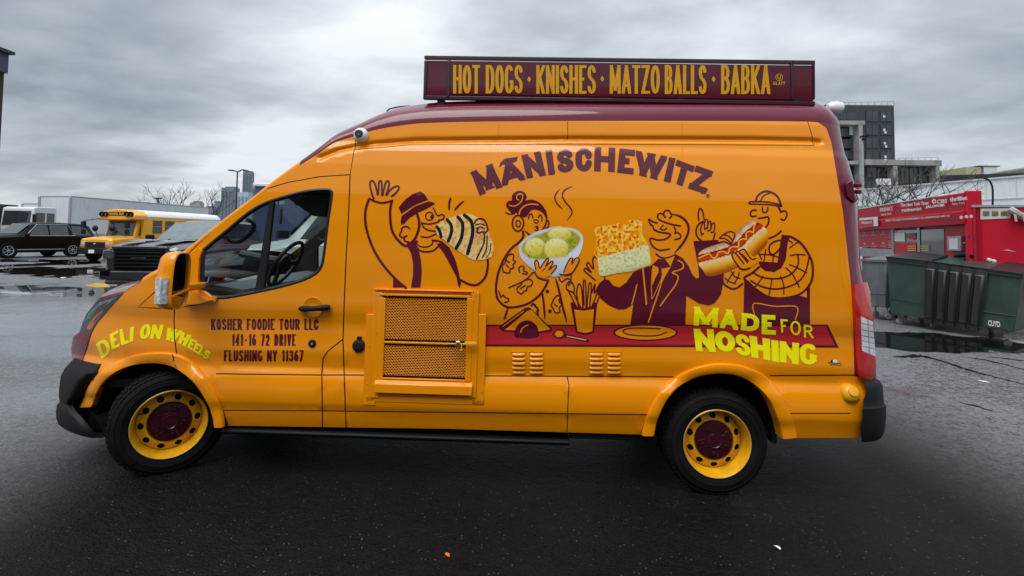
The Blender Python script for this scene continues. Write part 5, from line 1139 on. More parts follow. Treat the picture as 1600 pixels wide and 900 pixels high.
# the black sport utility vehicle
RZ = math.radians(-107)
suv = thing('parked_suv', 'black sport utility vehicle with chrome window trim parked left of the school bus', 'suv')
sec = [(2.62, .80, .84, .42, .80, .92, .70), (2.52, .92, .95, .30, .95, 1.10, .80), (2.1, .98, 1.0, .28, 1.08, 1.16, .85), (1.35, 1.0, 1.01, .28, 1.12, 1.22, .86), (1.1, 1.0, 1.01, .28, 1.13, 1.27, .84), (.45, 1.0, 1.01, .28, 1.14, 1.82, .72), (.1, 1.0, 1.01, .28, 1.14, 1.88, .72), (-1.2, 1.0, 1.01, .28, 1.15, 1.90, .72), (-2.2, 1.0, 1.01, .28, 1.16, 1.86, .70), (-2.45, .99, 1.0, .30, 1.16, 1.78, .68), (-2.66, .95, .97, .35, 1.14, 1.20, .70), (-2.72, .88, .9, .40, 1.0, 1.05, .7)]
b = car_shell(sec); o = b.build('body', BP, suv)
for s_ in (-1, 1):
    for nm, q in (('front_window', [(.72, 1.20), (-.22, 1.20), (-.22, 1.74), (.28, 1.74)]), ('rear_window', [(-.30, 1.20), (-1.22, 1.20), (-1.22, 1.75), (-.30, 1.75)]), ('quarter_window', [(-1.42, 1.20), (-2.42, 1.20), (-2.12, 1.72), (-1.42, 1.75)])):
        b = MB(); yy = lambda z: s_*(.965-(z-1.14)*.30+.012); P = [(x, yy(z), z) for x, z in q]; b.add(P, [(0, 1, 2, 3)]); b.build(nm, VG, suv)
    b = MB(); path = [(.85, 1.17), (.28, 1.78), (-1.25, 1.80), (-1.55, 1.19), (.85, 1.17)]; b.tube([(x, s_*(.965-(z-1.14)*.30+.016), z) for x, z in path], .018, 5); b.build('window_trim', RIMS, suv)
    b = MB(); b.box((.15, s_*1.015, .44), (2.3, .02, .035)); b.build('side_trim', RIMS, suv)
    b = MB(); b.box((.85, s_*1.10, 1.22), (.10, .22, .16)); b.build('mirror', BP, suv, bevel=.03)
    for x in (1.62, -1.42):
        b = MB(); b.lathe([(0, s_*1.012), (.43, s_*1.012)], c=(x, 0, .40), n=30); b.build('wheel_arch', BLK, suv)
        road_wheel(suv, x, s_*.92, .40, .24, s_)
b = MB(); b.add([(1.10, -.78, 1.26), (1.10, .78, 1.26), (.50, .68, 1.80), (.50, -.68, 1.80)], [(0, 1, 2, 3)]); o = b.build('windscreen', VG, suv); o.location = (.03, 0, .03)
b = MB(); b.box((2.64, 0, .72), (.06, 1.1, .42)); b.build('grille', RIMS, suv, bevel=.02)
for s_ in (-1, 1): b = MB(); b.box((2.58, s_*.72, .86), (.08, .34, .14)); b.build('headlight', HLC, suv, bevel=.02)
sp = at(60, 400, 29.0); place(suv, -26.35, 29.0, RZ)
# school bus
SBY = mat('school bus yellow', (.80, .36, .006), .35, coat=.4, var=.05)
bus = thing('school_bus', 'short yellow school bus with white roof behind the dark pickup', 'school bus')
b = MB()
b.yz([(-1.14, .55), (-1.14, 2.15), (-1.08, 2.42), (-.85, 2.58), (0, 2.66), (.85, 2.58), (1.08, 2.42), (1.14, 2.15), (1.14, .55)], -5.6, -.1); b.build('body', SBY, bus, bevel=.04)
b = MB(); b.yz([(-1.13, 2.30), (-1.07, 2.46), (-.84, 2.62), (0, 2.70), (.84, 2.62), (1.07, 2.46), (1.13, 2.30)], -5.65, -.35); b.build('roof', mat('white roof paint', (.72, .73, .74), .4), bus, bevel=.02)
b = MB(); b.yz([(-1.16, 2.12), (-1.14, 2.36), (-.9, 2.56), (-.45, 2.66), (0, 2.69), (.45, 2.66), (.9, 2.56), (1.14, 2.36), (1.16, 2.12)], -.35, .42); b.build('front_cap', SBY, bus, bevel=.05)
b = MB(); b.prism([(-.45, 1.12), (.25, 1.12), (.02, 2.13), (-.45, 2.13)], lambda x, z: (x, -.95, z), lambda x, z: (x, .95, z)); b.build('cab', SBY, bus, bevel=.04)
b = MB(); b.add([(.28, -.84, 1.18), (.28, .84, 1.18), (.055, .80, 2.08), (.055, -.80, 2.08)], [(0, 1, 2, 3)]); b.build('windscreen', VG, bus)
b = car_shell([(1.52, .84, .88, .55, 1.02, 1.08, .80), (1.45, .94, .97, .45, 1.08, 1.14, .84), (.9, .98, .99, .42, 1.14, 1.22, .86), (.2, .99, 1.0, .42, 1.18, 1.28, .88), (-.6, .99, 1.0, .42, 1.2, 1.28, .88)]); b.build('bonnet', SBY, bus)
b = MB(); b.box((1.50, 0, .82), (.10, 1.20, .30)); b.build('grille', RUB, bus, bevel=.02)
b = MB(); b.box((1.56, 0, .52), (.18, 1.94, .32)); b.build('bumper', RUB, bus, bevel=.04)
b = MB(); b.box((1.665, -.05, .50), (.012, .34, .17)); b.build('number_plate', WHT, bus)
b = MB(); b.box((1.565, 0, .88), (.02, .16, .045)); b.box((1.566, 0, .88), (.02, .07, .075)); b.build('bonnet_badge', CHR, bus, bevel=.008)
for s_ in (-1, 1):
    b = MB(); b.box((1.49, s_*.74, .90), (.10, .26, .15)); b.build('headlight', HLC, bus, bevel=.015)
    b = MB(); b.box((1.50, s_*.76, .76), (.10, .30, .08)); b.build('turn_signal', AMB, bus, bevel=.01)
    for k in (0, 1):
        b = MB(); b.lathe([(0, 0), (.085, 0), (.10, .01), (.10, -.10)], axis='X', c=(.43, s_*(.66+.24*k), 2.42), n=14); b.build('warning_light', mat('warning lamp', (.25, .015, .005), .2, coat=.5) if k else AMB, bus)
        b = MB(); b.lathe([(.10, .0), (.13, 0), (.13, .10), (.10, .10)], axis='X', c=(.41, s_*(.66+.24*k), 2.42), n=14); b.build('lamp_visor', BLK, bus)
    b = MB(); b.add([(.02, s_*.955, 1.32), (-.40, s_*.965, 1.32), (-.40, s_*.965, 2.0), (-.12, s_*.955, 2.0)], [(0, 1, 2, 3)]); o = b.build('cab_window', VG, bus); o.location = (0, s_*.03, 0)
    for k in range(6):
        x = -.62-k*.80; b = MB(); b.box((x-.34, s_*1.142, 1.98), (.60, .02, .30)); b.build('side_window', VG, bus); b = MB(); b.box((x-.34, s_*1.142, 1.62), (.60, .02, .36)); b.build('side_window', VG, bus)
    for z in (.85, 1.15): b = MB(); b.box((-2.9, s_*1.145, z), (5.2, .02, .05)); b.build('rub_rail', RUB, bus)
    b = MB(); b.tube([(.35, s_*1.05, 2.2), (1.05, s_*1.32, 2.05), (1.05, s_*1.34, 1.35)], .02, 6); b.box((1.04, s_*1.34, 1.85), (.10, .22, .34)); b.box((1.04, s_*1.34, 1.48), (.10, .20, .24)); b.build('mirror_arm', RUB, bus)
    b = MB(); b.tube([(.6, s_*.9, 1.2), (1.1, s_*.55, 1.62)], .015, 6); b.lathe([(0, .10), (.12, .06), (.17, 0), (.14, -.05)], axis='X', c=(1.12, s_*.52, 1.66), n=16); b.build('crossview_mirror', RUB, bus)
    for x in (.75, -3.7):
        b = MB(); b.lathe([(0, s_*1.0), (.46, s_*1.0)], c=(x, 0, .45), n=28); b.build('wheel_arch', BLK, bus); road_wheel(bus, x, s_*.90, .39, .24, s_, .5, 8, mat('dark steel rim', (.05, .05, .05), .5))
b = MB(); b.box((.43, 0, 2.44), (.02, .98, .19)); b.build('name_board', BLK, bus)
def wtext(name, s, O, ex, ey, w, h, m, parent, pen=.16, slant=0, ph=None):
    """flat lettering on a plane: origin bottom-left O, unit vectors ex, ey, size w x h"""
    Lp = textline(s, 0, 0, w, h, 0, pen, ph or pen, None, slant, .35); O, ex, ey = Vector(O), Vector(ex), Vector(ey); mb = MB()
    V, T, K = paint([([tuple(q) for q in p], 0) for p, _ in Lp], eps=1e-6)
    mb.add([O+ex*x+ey*(h-y) for x, y in V], T.tolist()); return mb.build(name, m, parent)
wtext('name_lettering', 'SCHOOL BUS', (.442, -.45, 2.38), (0, 1, 0), (0, 0, 1), .90, .12, mat('bus lettering', (.75, .55, .10), .5), bus)
place(bus, -20.6, 28.0, math.radians(-101)); bus.scale = (1, 1, 1.0)
# dark pickup
GP = mat('dark grey pickup paint', (.035, .038, .042), .2, coat=1, var=.1, bump=.12, bscale=260)
pk = thing('pickup_truck', 'dark grey pickup truck with black grille half hidden by the food van', 'pickup truck')
b = car_shell([(2.95, .86, .90, .62, 1.10, 1.16, .78), (2.86, .98, 1.0, .42, 1.18, 1.25, .84), (2.4, 1.03, 1.03, .40, 1.24, 1.32, .88), (1.6, 1.03, 1.03, .40, 1.27, 1.36, .88), (1.32, 1.03, 1.03, .40, 1.28, 1.38, .86), (.62, 1.03, 1.03, .40, 1.30, 1.90, .74), (.2, 1.03, 1.03, .40, 1.30, 1.96, .73), (-.9, 1.03, 1.03, .40, 1.30, 1.95, .73), (-1.25, 1.03, 1.03, .40, 1.30, 1.85, .72), (-1.42, 1.03, 1.03, .40, 1.30, 1.36, .86), (-2.9, 1.02, 1.02, .45, 1.32, 1.38, .90)])
b.build('body', GP, pk)
b = MB(); b.add([(1.34, -.80, 1.38), (1.34, .80, 1.38), (.70, .70, 1.88), (.70, -.70, 1.88)], [(0, 1, 2, 3)]); o = b.build('windscreen', mat('pale windscreen', (.10, .13, .14), .04, coat=1, var=.2), pk); o.location = (.035, 0, .035)
b = MB()
for s_ in (-1, 1): b.grid(lambda x, y: (x, s_*y, 1.345+.02*math.sin((x-1.4)/1.45*PI)+(.05 if .3 < y < .62 else .02)), np.linspace(1.42, 2.82, 8), [.22, .3, .46, .62, .70])
b.build('bonnet_bulge', GP, pk)
b = MB(); b.box((2.93, 0, .90), (.12, 1.34, .52)); b.build('grille', BLK, pk, bevel=.04)
for k in range(5): b = MB(); b.box((2.995, 0, .72+k*.09), (.03, 1.24, .035)); b.build('grille_bar', RUB, pk, bevel=.008)
b = MB(); b.box((3.0, 0, .93), (.03, .40, .05)); b.build('grille_badge', mat('badge dark', (.06, .06, .065), .3, metal=.6), pk, bevel=.01)
b = MB(); b.box((2.92, 0, 1.205), (.14, 1.5, .07)); b.build('bonnet_lip', GP, pk, bevel=.02)
b = MB(); b.box((2.96, 0, .50), (.22, 2.0, .24)); b.box((2.99, 0, .33), (.14, 1.7, .12)); b.build('bumper', GP, pk, bevel=.05)
for s_ in (-1, 1):
    b = MB(); b.box((2.86, s_*.86, 1.02), (.20, .30, .24)); b.build('headlight', mat('smoked lamp', (.09, .10, .11), .1, coat=.8, var=.5, vscale=16), pk, bevel=.03)
    b = MB(); b.box((2.985, s_*.82, .56), (.22, .26, .14)); b.build('fog_light', BLK, pk, bevel=.03)
    b = MB(); b.add([(.95, s_*(.99), 1.36), (-.2, s_*.99, 1.36), (-.2, s_*.80, 1.86), (.55, s_*.80, 1.86)], [(0, 1, 2, 3)]); b.build('side_window', VG, pk)
    b = MB(); b.box((1.15, s_*1.18, 1.42), (.12, .22, .24)); b.build('mirror', RUB, pk, bevel=.03)
    b = MB(); b.tube([(1.38, s_*.45, 1.405), (1.22, s_*.05, 1.50)], .012, 5); b.build('wiper', BLK, pk)
    for x in (1.98, -1.75): b = MB(); b.lathe([(0, s_*1.04), (.50, s_*1.04)], c=(x, 0, .45), n=28); b.build('wheel_arch', BLK, pk); road_wheel(pk, x, s_*.92, .42, .26, s_)
place(pk, -9.25, 16.4, math.radians(-94))
# white box trailer, cab-over truck, second trailer
TRW = mat('trailer panels', (.62, .65, .68), .5, var=.05, vscale=.8, grime=.25); TRG = mat('trailer rails', (.34, .36, .38), .45, metal=.3)
def box_trailer(label, x, y, rz, L, H=4.0, Wd=2.6, group=None, cat='trailer', m=None):
    r = thing('box_trailer', label, cat, group=group); b = MB(); b.box((-L/2, 0, (H+1.1)/2), (L, Wd, H-1.1)); b.build('box', m or TRW, r, bevel=.03)
    b = MB(); b.box((-L/2, 0, H), (L+.04, Wd+.04, .10)); b.box((-L/2, 0, 1.12), (L+.04, Wd+.04, .14)); b.build('rails', TRG, r, bevel=.02)
    for s_ in (-1, 1): b = MB(); b.box((.01, s_*Wd/2, (H+1.1)/2), (.16, .16, H-1.1)); b.build('corner_post', TRG, r, bevel=.03)
    for k in range(1, int(L/1.2)):
        b = MB(); b.box((-k*1.2, -Wd/2-.004, (H+1.1)/2), (.03, .01, H-1.35)); b.build('panel_seam', TRG, r)
    for x_ in (-L+1.6, -L+2.8, -1.5):
        for s_ in (-1, 1): b = MB(); b.lathe([(0, -.14), (.46, -.14), (.5, -.1), (.5, .1), (.46, .14), (0, .14)], c=(x_, s_*1.05, .5), n=20); b.build('wheel', TYR, r)
    place(r, x, y, rz); return r
box_trailer('tall white box trailer with grey corner posts behind the yellow school bus', -35.6, 41.0, math.radians(-97), 15.5, 4.05, 2.7)
box_trailer('pale box trailer at the left edge beyond the cab-over truck', -47.2, 52.0, math.radians(-97), 9, 3.9, 2.6)
tr = thing('cab_over_truck', 'white flat-nosed delivery truck behind the black sport utility vehicle', 'truck')
b = MB(); b.xz([(0, .6), (.12, 1.6), (-.02, 2.95), (-.3, 3.05), (-1.8, 3.05), (-1.8, .6)], -1.15, 1.15); b.build('cab', mat('white truck paint', (.60, .62, .63), .35, coat=.3), tr, bevel=.06)
b = MB(); b.add([(.135, -1.0, 1.75), (.135, 1.0, 1.75), (.02, .98, 2.75), (.02, -.98, 2.75)], [(0, 1, 2, 3)]); b.build('windscreen', VG, tr)
for s_ in (-1, 1):
    for xa, xb in ((-.15, -.85), (-1.0, -1.6)): b = MB(); b.box(((xa+xb)/2, s_*1.155, 2.25), (abs(xa-xb), .02, .75)); b.build('side_window', VG, tr)
    b = MB(); b.box((.2, s_*1.4, 2.2), (.1, .2, .6)); b.tube([(.1, s_*1.1, 2.5), (.2, s_*1.4, 2.45)], .02, 5); b.build('mirror', RUB, tr)
    for x_ in (-.9, -4.5): b = MB(); b.lathe([(0, -.14), (.4, -.14), (.46, -.1), (.46, .1), (0, .14)], c=(x_, s_*1.0, .46), n=20); b.build('wheel', TYR, tr)
b = MB(); b.box((-4.0, 0, 1.0), (4.4, 2.2, .25)); b.build('flatbed', TRG, tr)
b = MB(); b.box((.06, 0, .85), (.1, 2.0, .3)); b.build('bumper', RUB, tr, bevel=.03)
place(tr, -34.5, 36.8, math.radians(-92))
dk = thing('dark_lorry', 'dark lorry body at the far left edge above the sport utility vehicle', 'truck')
b = MB(); b.box((0, 0, 1.9), (2.4, 4.0, 2.6)); b.build('body', mat('dark lorry paint', (.02, .02, .022), .5), dk, bevel=.05)
b = MB(); b.box((0, -1.2, 3.35), (1.2, 1.0, .4)); b.build('hopper', RUB, dk, bevel=.05)
for s_ in (-1, 1): b = MB(); b.lathe([(0, -.14), (.4, -.14), (.46, -.1), (.46, .1), (0, .14)], c=(s_*.9, -1.9, .46), n=18, axis='X'); b.build('wheel', TYR, dk)
place(dk, -37.3, 36.5, 0)
# blue-grey box truck and white van seen through the cab windows
bt = thing('blue_box_truck', 'dark blue box truck seen through the windows of the food van cab', 'box truck')
b = MB(); b.box((0, 0, 2.15), (4.6, 2.3, 2.1)); b.build('box', mat('slate blue paint', (.075, .09, .20), .4, coat=.3), bt, bevel=.03)
b = MB(); b.box((0, 0, 3.22), (4.7, 2.4, .12)); b.build('roof_cap', WHT, bt, bevel=.03)
b = MB(); b.box((0, 0, .95), (4.6, 2.1, .25)); b.build('chassis', BLK, bt)
b = MB(); b.box((3.0, 0, 1.45), (1.3, 2.0, 1.7)); b.build('cab', mat('white truck paint', (.6, .6, .6)), bt, bevel=.1)
for s_ in (-1, 1):
    for x_ in (-1.4, 2.9): b = MB(); b.lathe([(0, -.14), (.4, -.14), (.46, -.1), (.46, .1), (0, .14)], c=(x_, s_*.95, .46), n=20); b.build('wheel', TYR, bt)
wtext('box_lettering', 'K 60', (-1.62, -1.157, 2.60), (1, 0, 0), (0, 0, 1), .30, .10, WHT, bt)
place(bt, -6.3, 18.6, math.radians(4))
wv = thing('white_van', 'white van parked beyond the food van, seen through its cab windows', 'van')
WP = mat('white van paint', (.42, .43, .44), .3, coat=.6)
b = car_shell([(2.5, .80, .84, .45, .85, .95, .7), (2.3, .93, .95, .35, 1.0, 1.15, .8), (1.5, .97, .98, .32, 1.15, 1.28, .85), (.8, .97, .98, .32, 1.2, 1.95, .78), (.4, .97, .98, .32, 1.2, 2.05, .80), (-2.4, .97, .98, .32, 1.2, 2.05, .80), (-2.5, .95, .95, .35, 1.2, 2.0, .78)]); b.build('body', WP, wv)
b = MB(); b.add([(1.5, -.78, 1.30), (1.5, .78, 1.30), (.85, .72, 1.92), (.85, -.72, 1.92)], [(0, 1, 2, 3)]); o = b.build('windscreen', VG, wv); o.location = (.03, 0, .03)
for s_ in (-1, 1):
    b = MB(); b.add([(1.2, s_*.965, 1.28), (.0, s_*.975, 1.28), (.0, s_*.84, 1.85), (.75, s_*.83, 1.85)], [(0, 1, 2, 3)]); b.build('side_window', VG, wv)
    for x_ in (1.6, -1.6): road_wheel(wv, x_, s_*.88, .36, .22, s_)
place(wv, -3.55, 12.6, math.radians(186)); wv.scale = (1, 1, 1.2)

# ---- right side: red food cart, red trailer, dumpsters
RD = mat('red cart vinyl', (.50, .010, .030), .45, spec=.15, coat=.1, var=.1, vscale=2, grime=.12); RDD = mat('dark red panel', (.34, .008, .02), .45, var=.1); WHV = mat('white print', (.72, .70, .68), .5); GRYM = mat('brushed steel', (.30, .31, .32), .3, metal=.8, var=.2, vscale=5)
ct = thing('food_cart', 'red food cart with white lettering on its tilted awning behind the green dumpster', 'food cart')
pA, pB = Vector((11.15, 16.9, 0)), Vector((9.72, 11.15, 0)); dv = (pB-pA).normalized(); nv = Vector((dv.y, -dv.x, 0)) if Vector((dv.y, -dv.x, 0)).x < 0 else Vector((-dv.y, dv.x, 0))
ct.location = (pA.x, pA.y, gz(pA.x)); LC = (pB-pA).length; ct.rotation_euler = (0, 0, math.atan2(dv.y, dv.x))
# local: x along from far end to near end, -y? toward camera is local -y or +y
sgn = -1
def cb(name, x0, x1, y0, y1, z0, z1, m, bevel=0, parent=None):
    b = MB(); b.box(((x0+x1)/2, sgn*(y0+y1)/2, (z0+z1)/2), (x1-x0, abs(y1-y0), z1-z0)); return b.build(name, m, parent or ct, bevel=bevel)
cb('body', 0, LC+.05, -2.0, -.05, .55, 2.25, RDD, .02)
b = MB(); prof = [(.0, 2.24), (.16, 2.20), (.20, 2.46), (.12, 2.50), (.16, 2.86), (.0, 2.90)]
b.prism([(sgn*y, z) for y, z in prof], lambda y, z: (-.6, y, z-.07), lambda y, z: (LC+.02, y, z+.0)); b.build('awning', RD, ct, bevel=.006)
b = MB(); b.prism([(sgn*.17, 2.865), (sgn*-.05, 2.91), (sgn*-.05, 2.93), (sgn*.175, 2.885)], lambda y, z: (-.6, y, z-.07), lambda y, z: (LC-.9, y, z)); b.build('awning_edge', WHV, ct)
cb('end_post', LC+.0, LC+.10, -.15, .12, 1.2, 2.9, RD, .01)
yf = .0
def cw(name, x0, x1, z0, z1, m, y=.0, t=.03, bevel=.004): return cb(name, x0, x1, y-t, y, z0, z1, m, bevel)
cw('serving_window', 2.35, 3.65, 1.45, 2.12, VG, -.01); cw('serving_window', 3.78, 4.85, 1.42, 2.12, VG, -.01)
cw('window_frame', 3.65, 3.78, 1.38, 2.18, GRYM, .01); cw('window_frame', 2.22, 2.35, 1.38, 2.18, GRYM, .01)
cw('menu_board', -.4, 2.2, 1.62, 2.18, RD, .01); cw('steel_panel', -.4, 2.3, 1.34, 1.60, GRYM, .0)
cw('poster', 2.42, 3.0, 1.82, 2.05, WHV, .012, .02); cw('menu_card', 2.40, 3.60, 1.42, 1.79, RD, .014, .02)
cw('counter_edge', 2.2, 5.9, 1.35, 1.41, WHV, .05); cw('side_panel', 4.9, LC, 1.42, 2.18, RD, .0)
cb('permit_box', 5.15, 5.68, .0, .08, 1.62, 1.95, GRYM, .01); cb('permit_card', 5.26, 5.58, .08, .09, 1.66, 1.90, WHV)

def onplane(root, y):                              # photo place -> root-local point on its plane y
    I = root.matrix_basis.inverted(); R3 = I.to_3x3(); O = I @ Vector((0, 0, HC))
    def f(px, py):
        d = R3 @ pray(px, py); t = (y-O.y)/d.y; return O+d*t
    return f
def ptext(name, s, x0, y0, x1, y1, m, root, y, rise=0, bold=0, upper=False, parent=None, shear=0):
    """words set in a plain face, laid in the box on the plane of root"""
    cu = bpy.data.curves.new('t', 'FONT'); cu.body = s; cu.resolution_u = 2; cu.offset = bold; cu.shear = shear
    to = bpy.data.objects.new('t', cu); C.objects.link(to); dg = bpy.context.evaluated_depsgraph_get()
    me = bpy.data.meshes.new_from_object(to.evaluated_get(dg)); bpy.data.objects.remove(to)
    V = np.array([v.co[:2] for v in me.vertices]); lo, hi = V.min(0), V.max(0); f = onplane(root, y)
    for v in me.vertices:
        u, w = (v.co.x-lo[0])/(hi[0]-lo[0]), (v.co.y-lo[1])/(hi[1]-lo[1]); v.co = f(x0+(x1-x0)*u, y1+(y0-y1)*w+rise*u)
    me.materials.clear(); me.materials.append(m); me.update(); me.name = name
    return link(name, me, parent or root)
def pshape(name, polys, m, root, y, parent=None):
    f = onplane(root, y); b = MB()
    for p in polys: b.add([f(*q) for q in p], [list(range(len(p)))])
    return b.build(name, m, parent or root)
YA = -.205
ptext('awning_lettering', "PASHA'S", 1375, 324.5, 1394.5, 331, WHV, ct, YA, -2.2, .02); ptext('awning_lettering', 'HALAL FOOD', 1377, 334, 1393, 337, WHV, ct, YA, -1.6, .02)
ptext('awning_lettering', 'The New York Times', 1407, 318, 1451, 323.5, WHV, ct, YA, -4, .03); ptext('awning_lettering', 'gothamist', 1408, 326, 1440, 333, WHV, ct, YA, -3, .03)
ptext('awning_lettering', 'CBS', 1464, 312, 1480, 318.5, WHV, ct, YA, -1.5, .03); ptext('awning_lettering', 'JALOPNIK', 1446, 321.5, 1477, 326.5, WHV, ct, YA, -3.2, .05); ptext('awning_lettering', 'thrillist', 1484, 308.5, 1511, 315, WHV, ct, YA, -2.6, .05); ptext('awning_lettering', 'New York', 1488, 317, 1508, 320.5, WHV, ct, YA, -2, 0)
pshape('awning_logo', [ell((1459.5, 314.5), 3.6, 3.6, 14)], WHV, ct, YA); pshape('awning_logo_eye', [ell((1459.5, 314.5), 1.3, 1.9, 10)], RD, ct, YA-.003)
ptext('awning_lettering', 'FROM THE STREETS OF MODERN BEIRUT TO A NEIGHBORHOOD NEAR YOU', 1384, 343.5, 1484, 346.5, WHV, ct, -.21, -8, .02)
pshape('awning_icons', [ell((x, y), 2.8, 2.6, 12) for x, y in ((1502, 339.5), (1510, 338.6), (1517.5, 338))], WHV, ct, -.21)
pshape('awning_patch', [[(1343, 341), (1371, 338.5), (1372, 353), (1343, 355.5)]], WHV, ct, -.235); pshape('awning_patch_red', [[(1343, 344.5), (1364, 342.5), (1365, 353.2), (1343, 355)]], RD, ct, -.24); ptext('patch_lettering', "PASHA'S", 1346, 346.5, 1362.5, 350, WHV, ct, -.245, -1, .03)
rnd = random.Random(5); P_ = []
for (xa, ya) in ((1348, 362), (1362, 361), (1378, 360), (1349, 379), (1362, 378.5), (1378, 378)):
    P_.append(ell((xa+2, ya+2), 2.4, 2, 8)); P_.append([(xa-2, ya+6), (xa+7, ya+5.6), (xa+7, ya+6.6), (xa-2, ya+7)])
for k in range(5): P_.append([(1388, 358.5+k*3), (1395+rnd.random()*6, 358.2+k*3), (1395+rnd.random()*6, 359.2+k*3), (1388, 359.5+k*3)]); P_.append([(1388, 376+k*2.6), (1394+rnd.random()*6, 375.8+k*2.6), (1394, 376.8+k*2.6), (1388, 377+k*2.6)])
pshape('menu_pictures', P_, mat('faded print', (.45, .30, .25), .6, var=.5, vscale=30), ct, -.013)
pshape('poster_print', [ell((1424, 370), 8, 4.5, 16)], RDD, ct, -.016); pshape('poster_bun', [[(1416, 365), (1432, 363.5), (1431, 366), (1417, 367.5)]], mat('print blue', (.05, .07, .25), .5), ct, -.017)
pshape('card_marks', [[(1418+a, 384+k*3.4), (1431+a, 383.6+k*3.4), (1431+a, 385.0+k*3.4), (1418+a, 385.4+k*3.4)] for a in (0, 20) for k in range(3)], mat('yellow print', (.6, .42, .08), .5), ct, -.018)
ptext('permit_letter', 'A', 1513, 365.5, 1519, 373, mat('print blue', (.05, .07, .25), .5), ct, -.095, 0, .05)
pshape('permit_mark', [[(1505, 379), (1507, 379), (1507, 380), (1505, 380)]], WHV, ct, -.095)
b = MB(); f_ = onplane(ct, -.06); b.tube(smooth_path([f_(1494, 400), f_(1500, 398), f_(1510, 397), f_(1518, 400), f_(1512, 405), f_(1500, 405)], 3), .05, 8); tag(b.build('black_bag', RUB), 'black bundle lying on the ledge of the red food cart', 'bundle')
o_ = C.objects['black_bag']; o_.matrix_world = ct.matrix_basis
# the end wall of the cart, facing the lot
def ep(px, py, off=0):
    I = ct.matrix_basis.inverted(); O = I @ Vector((0, 0, HC)); d = I.to_3x3() @ pray(px, py); t = (LC+.10+off-O.x)/d.x; return O+d*t
ze1, ze0 = ep(1545, 323).z, ep(1570, 412).z
def ebox(name, y0, y1, z0, z1, x1_, m, bevel=0, x0_=-.06): b = MB(); b.box((LC+.10+(x0_+x1_)/2, (y0+y1)/2, (z0+z1)/2), (x1_-x0_, abs(y1-y0), z1-z0)); return b.build(name, m, ct, bevel=bevel)
ebox('end_wall', .0, 2.1, ze0, ze1, .0, RD, .01); ebox('end_skirt', .02, 2.05, .45, ze0, -.02, RDD); ebox('lower_rail', -.02, 2.12, ze0-.03, ze0+.015, .02, WHV); ebox('roof_edge', -.05, 2.15, ze1-.01, ze1+.035, .03, TRG); ebox('cart_roof', .0, 2.1, ze1-.03, ze1+.02, -.0, TRG, x0_=-5.6)
def epoly(name, pts, off, m): b = MB(); b.add([ep(x, y, off) for x, y in pts], [list(range(len(pts)))]); return b.build(name, m, ct)
epoly('sign_strip', [(1532, 326), (1579, 325), (1579, 341), (1532, 343)], .012, mat('pale vinyl', (.55, .53, .50), .6, var=.1))
for k in range(3): x = 1536+k*14; epoly('food_picture', [(x, 330), (x+10, 330), (x+10, 337), (x, 337.5)], .02, mat('food picture', (.16, .11, .06), .6, var=.6, vscale=40))
b = MB(); b.tube(smooth_path([ep(1577, 326, .06), ep(1584, 330, .10), ep(1592, 335, .10), ep(1604, 340, .10), ep(1625, 343, .1)], 4), [.03]+[.065]*16, 8); b.build('rolled_awning', mat('pale canvas', (.42, .40, .38), .8, var=.15), ct)
for x in (1584, 1597): epoly('awning_strap', [(x, 334), (x+4, 335), (x+6, 346), (x+2, 346)], .17, mat('pale canvas', (.42, .40, .38), .8))
epoly('side_mark', [(1566, 391), (1575, 389.5), (1588, 394), (1580, 393)], .012, mat('pale mark', (.75, .25, .25), .6))
for x, y in ((1545, 406), (1552, 408)): b = MB(); b.lathe([(0, .05), (.035, .04), (.04, 0)], c=ep(x, y, 0), n=10, axis='X'); b.build('corner_fitting', WHV, ct)
ebox('roof_trim', -.03, .02, ze0, ze1, .015, RDD)
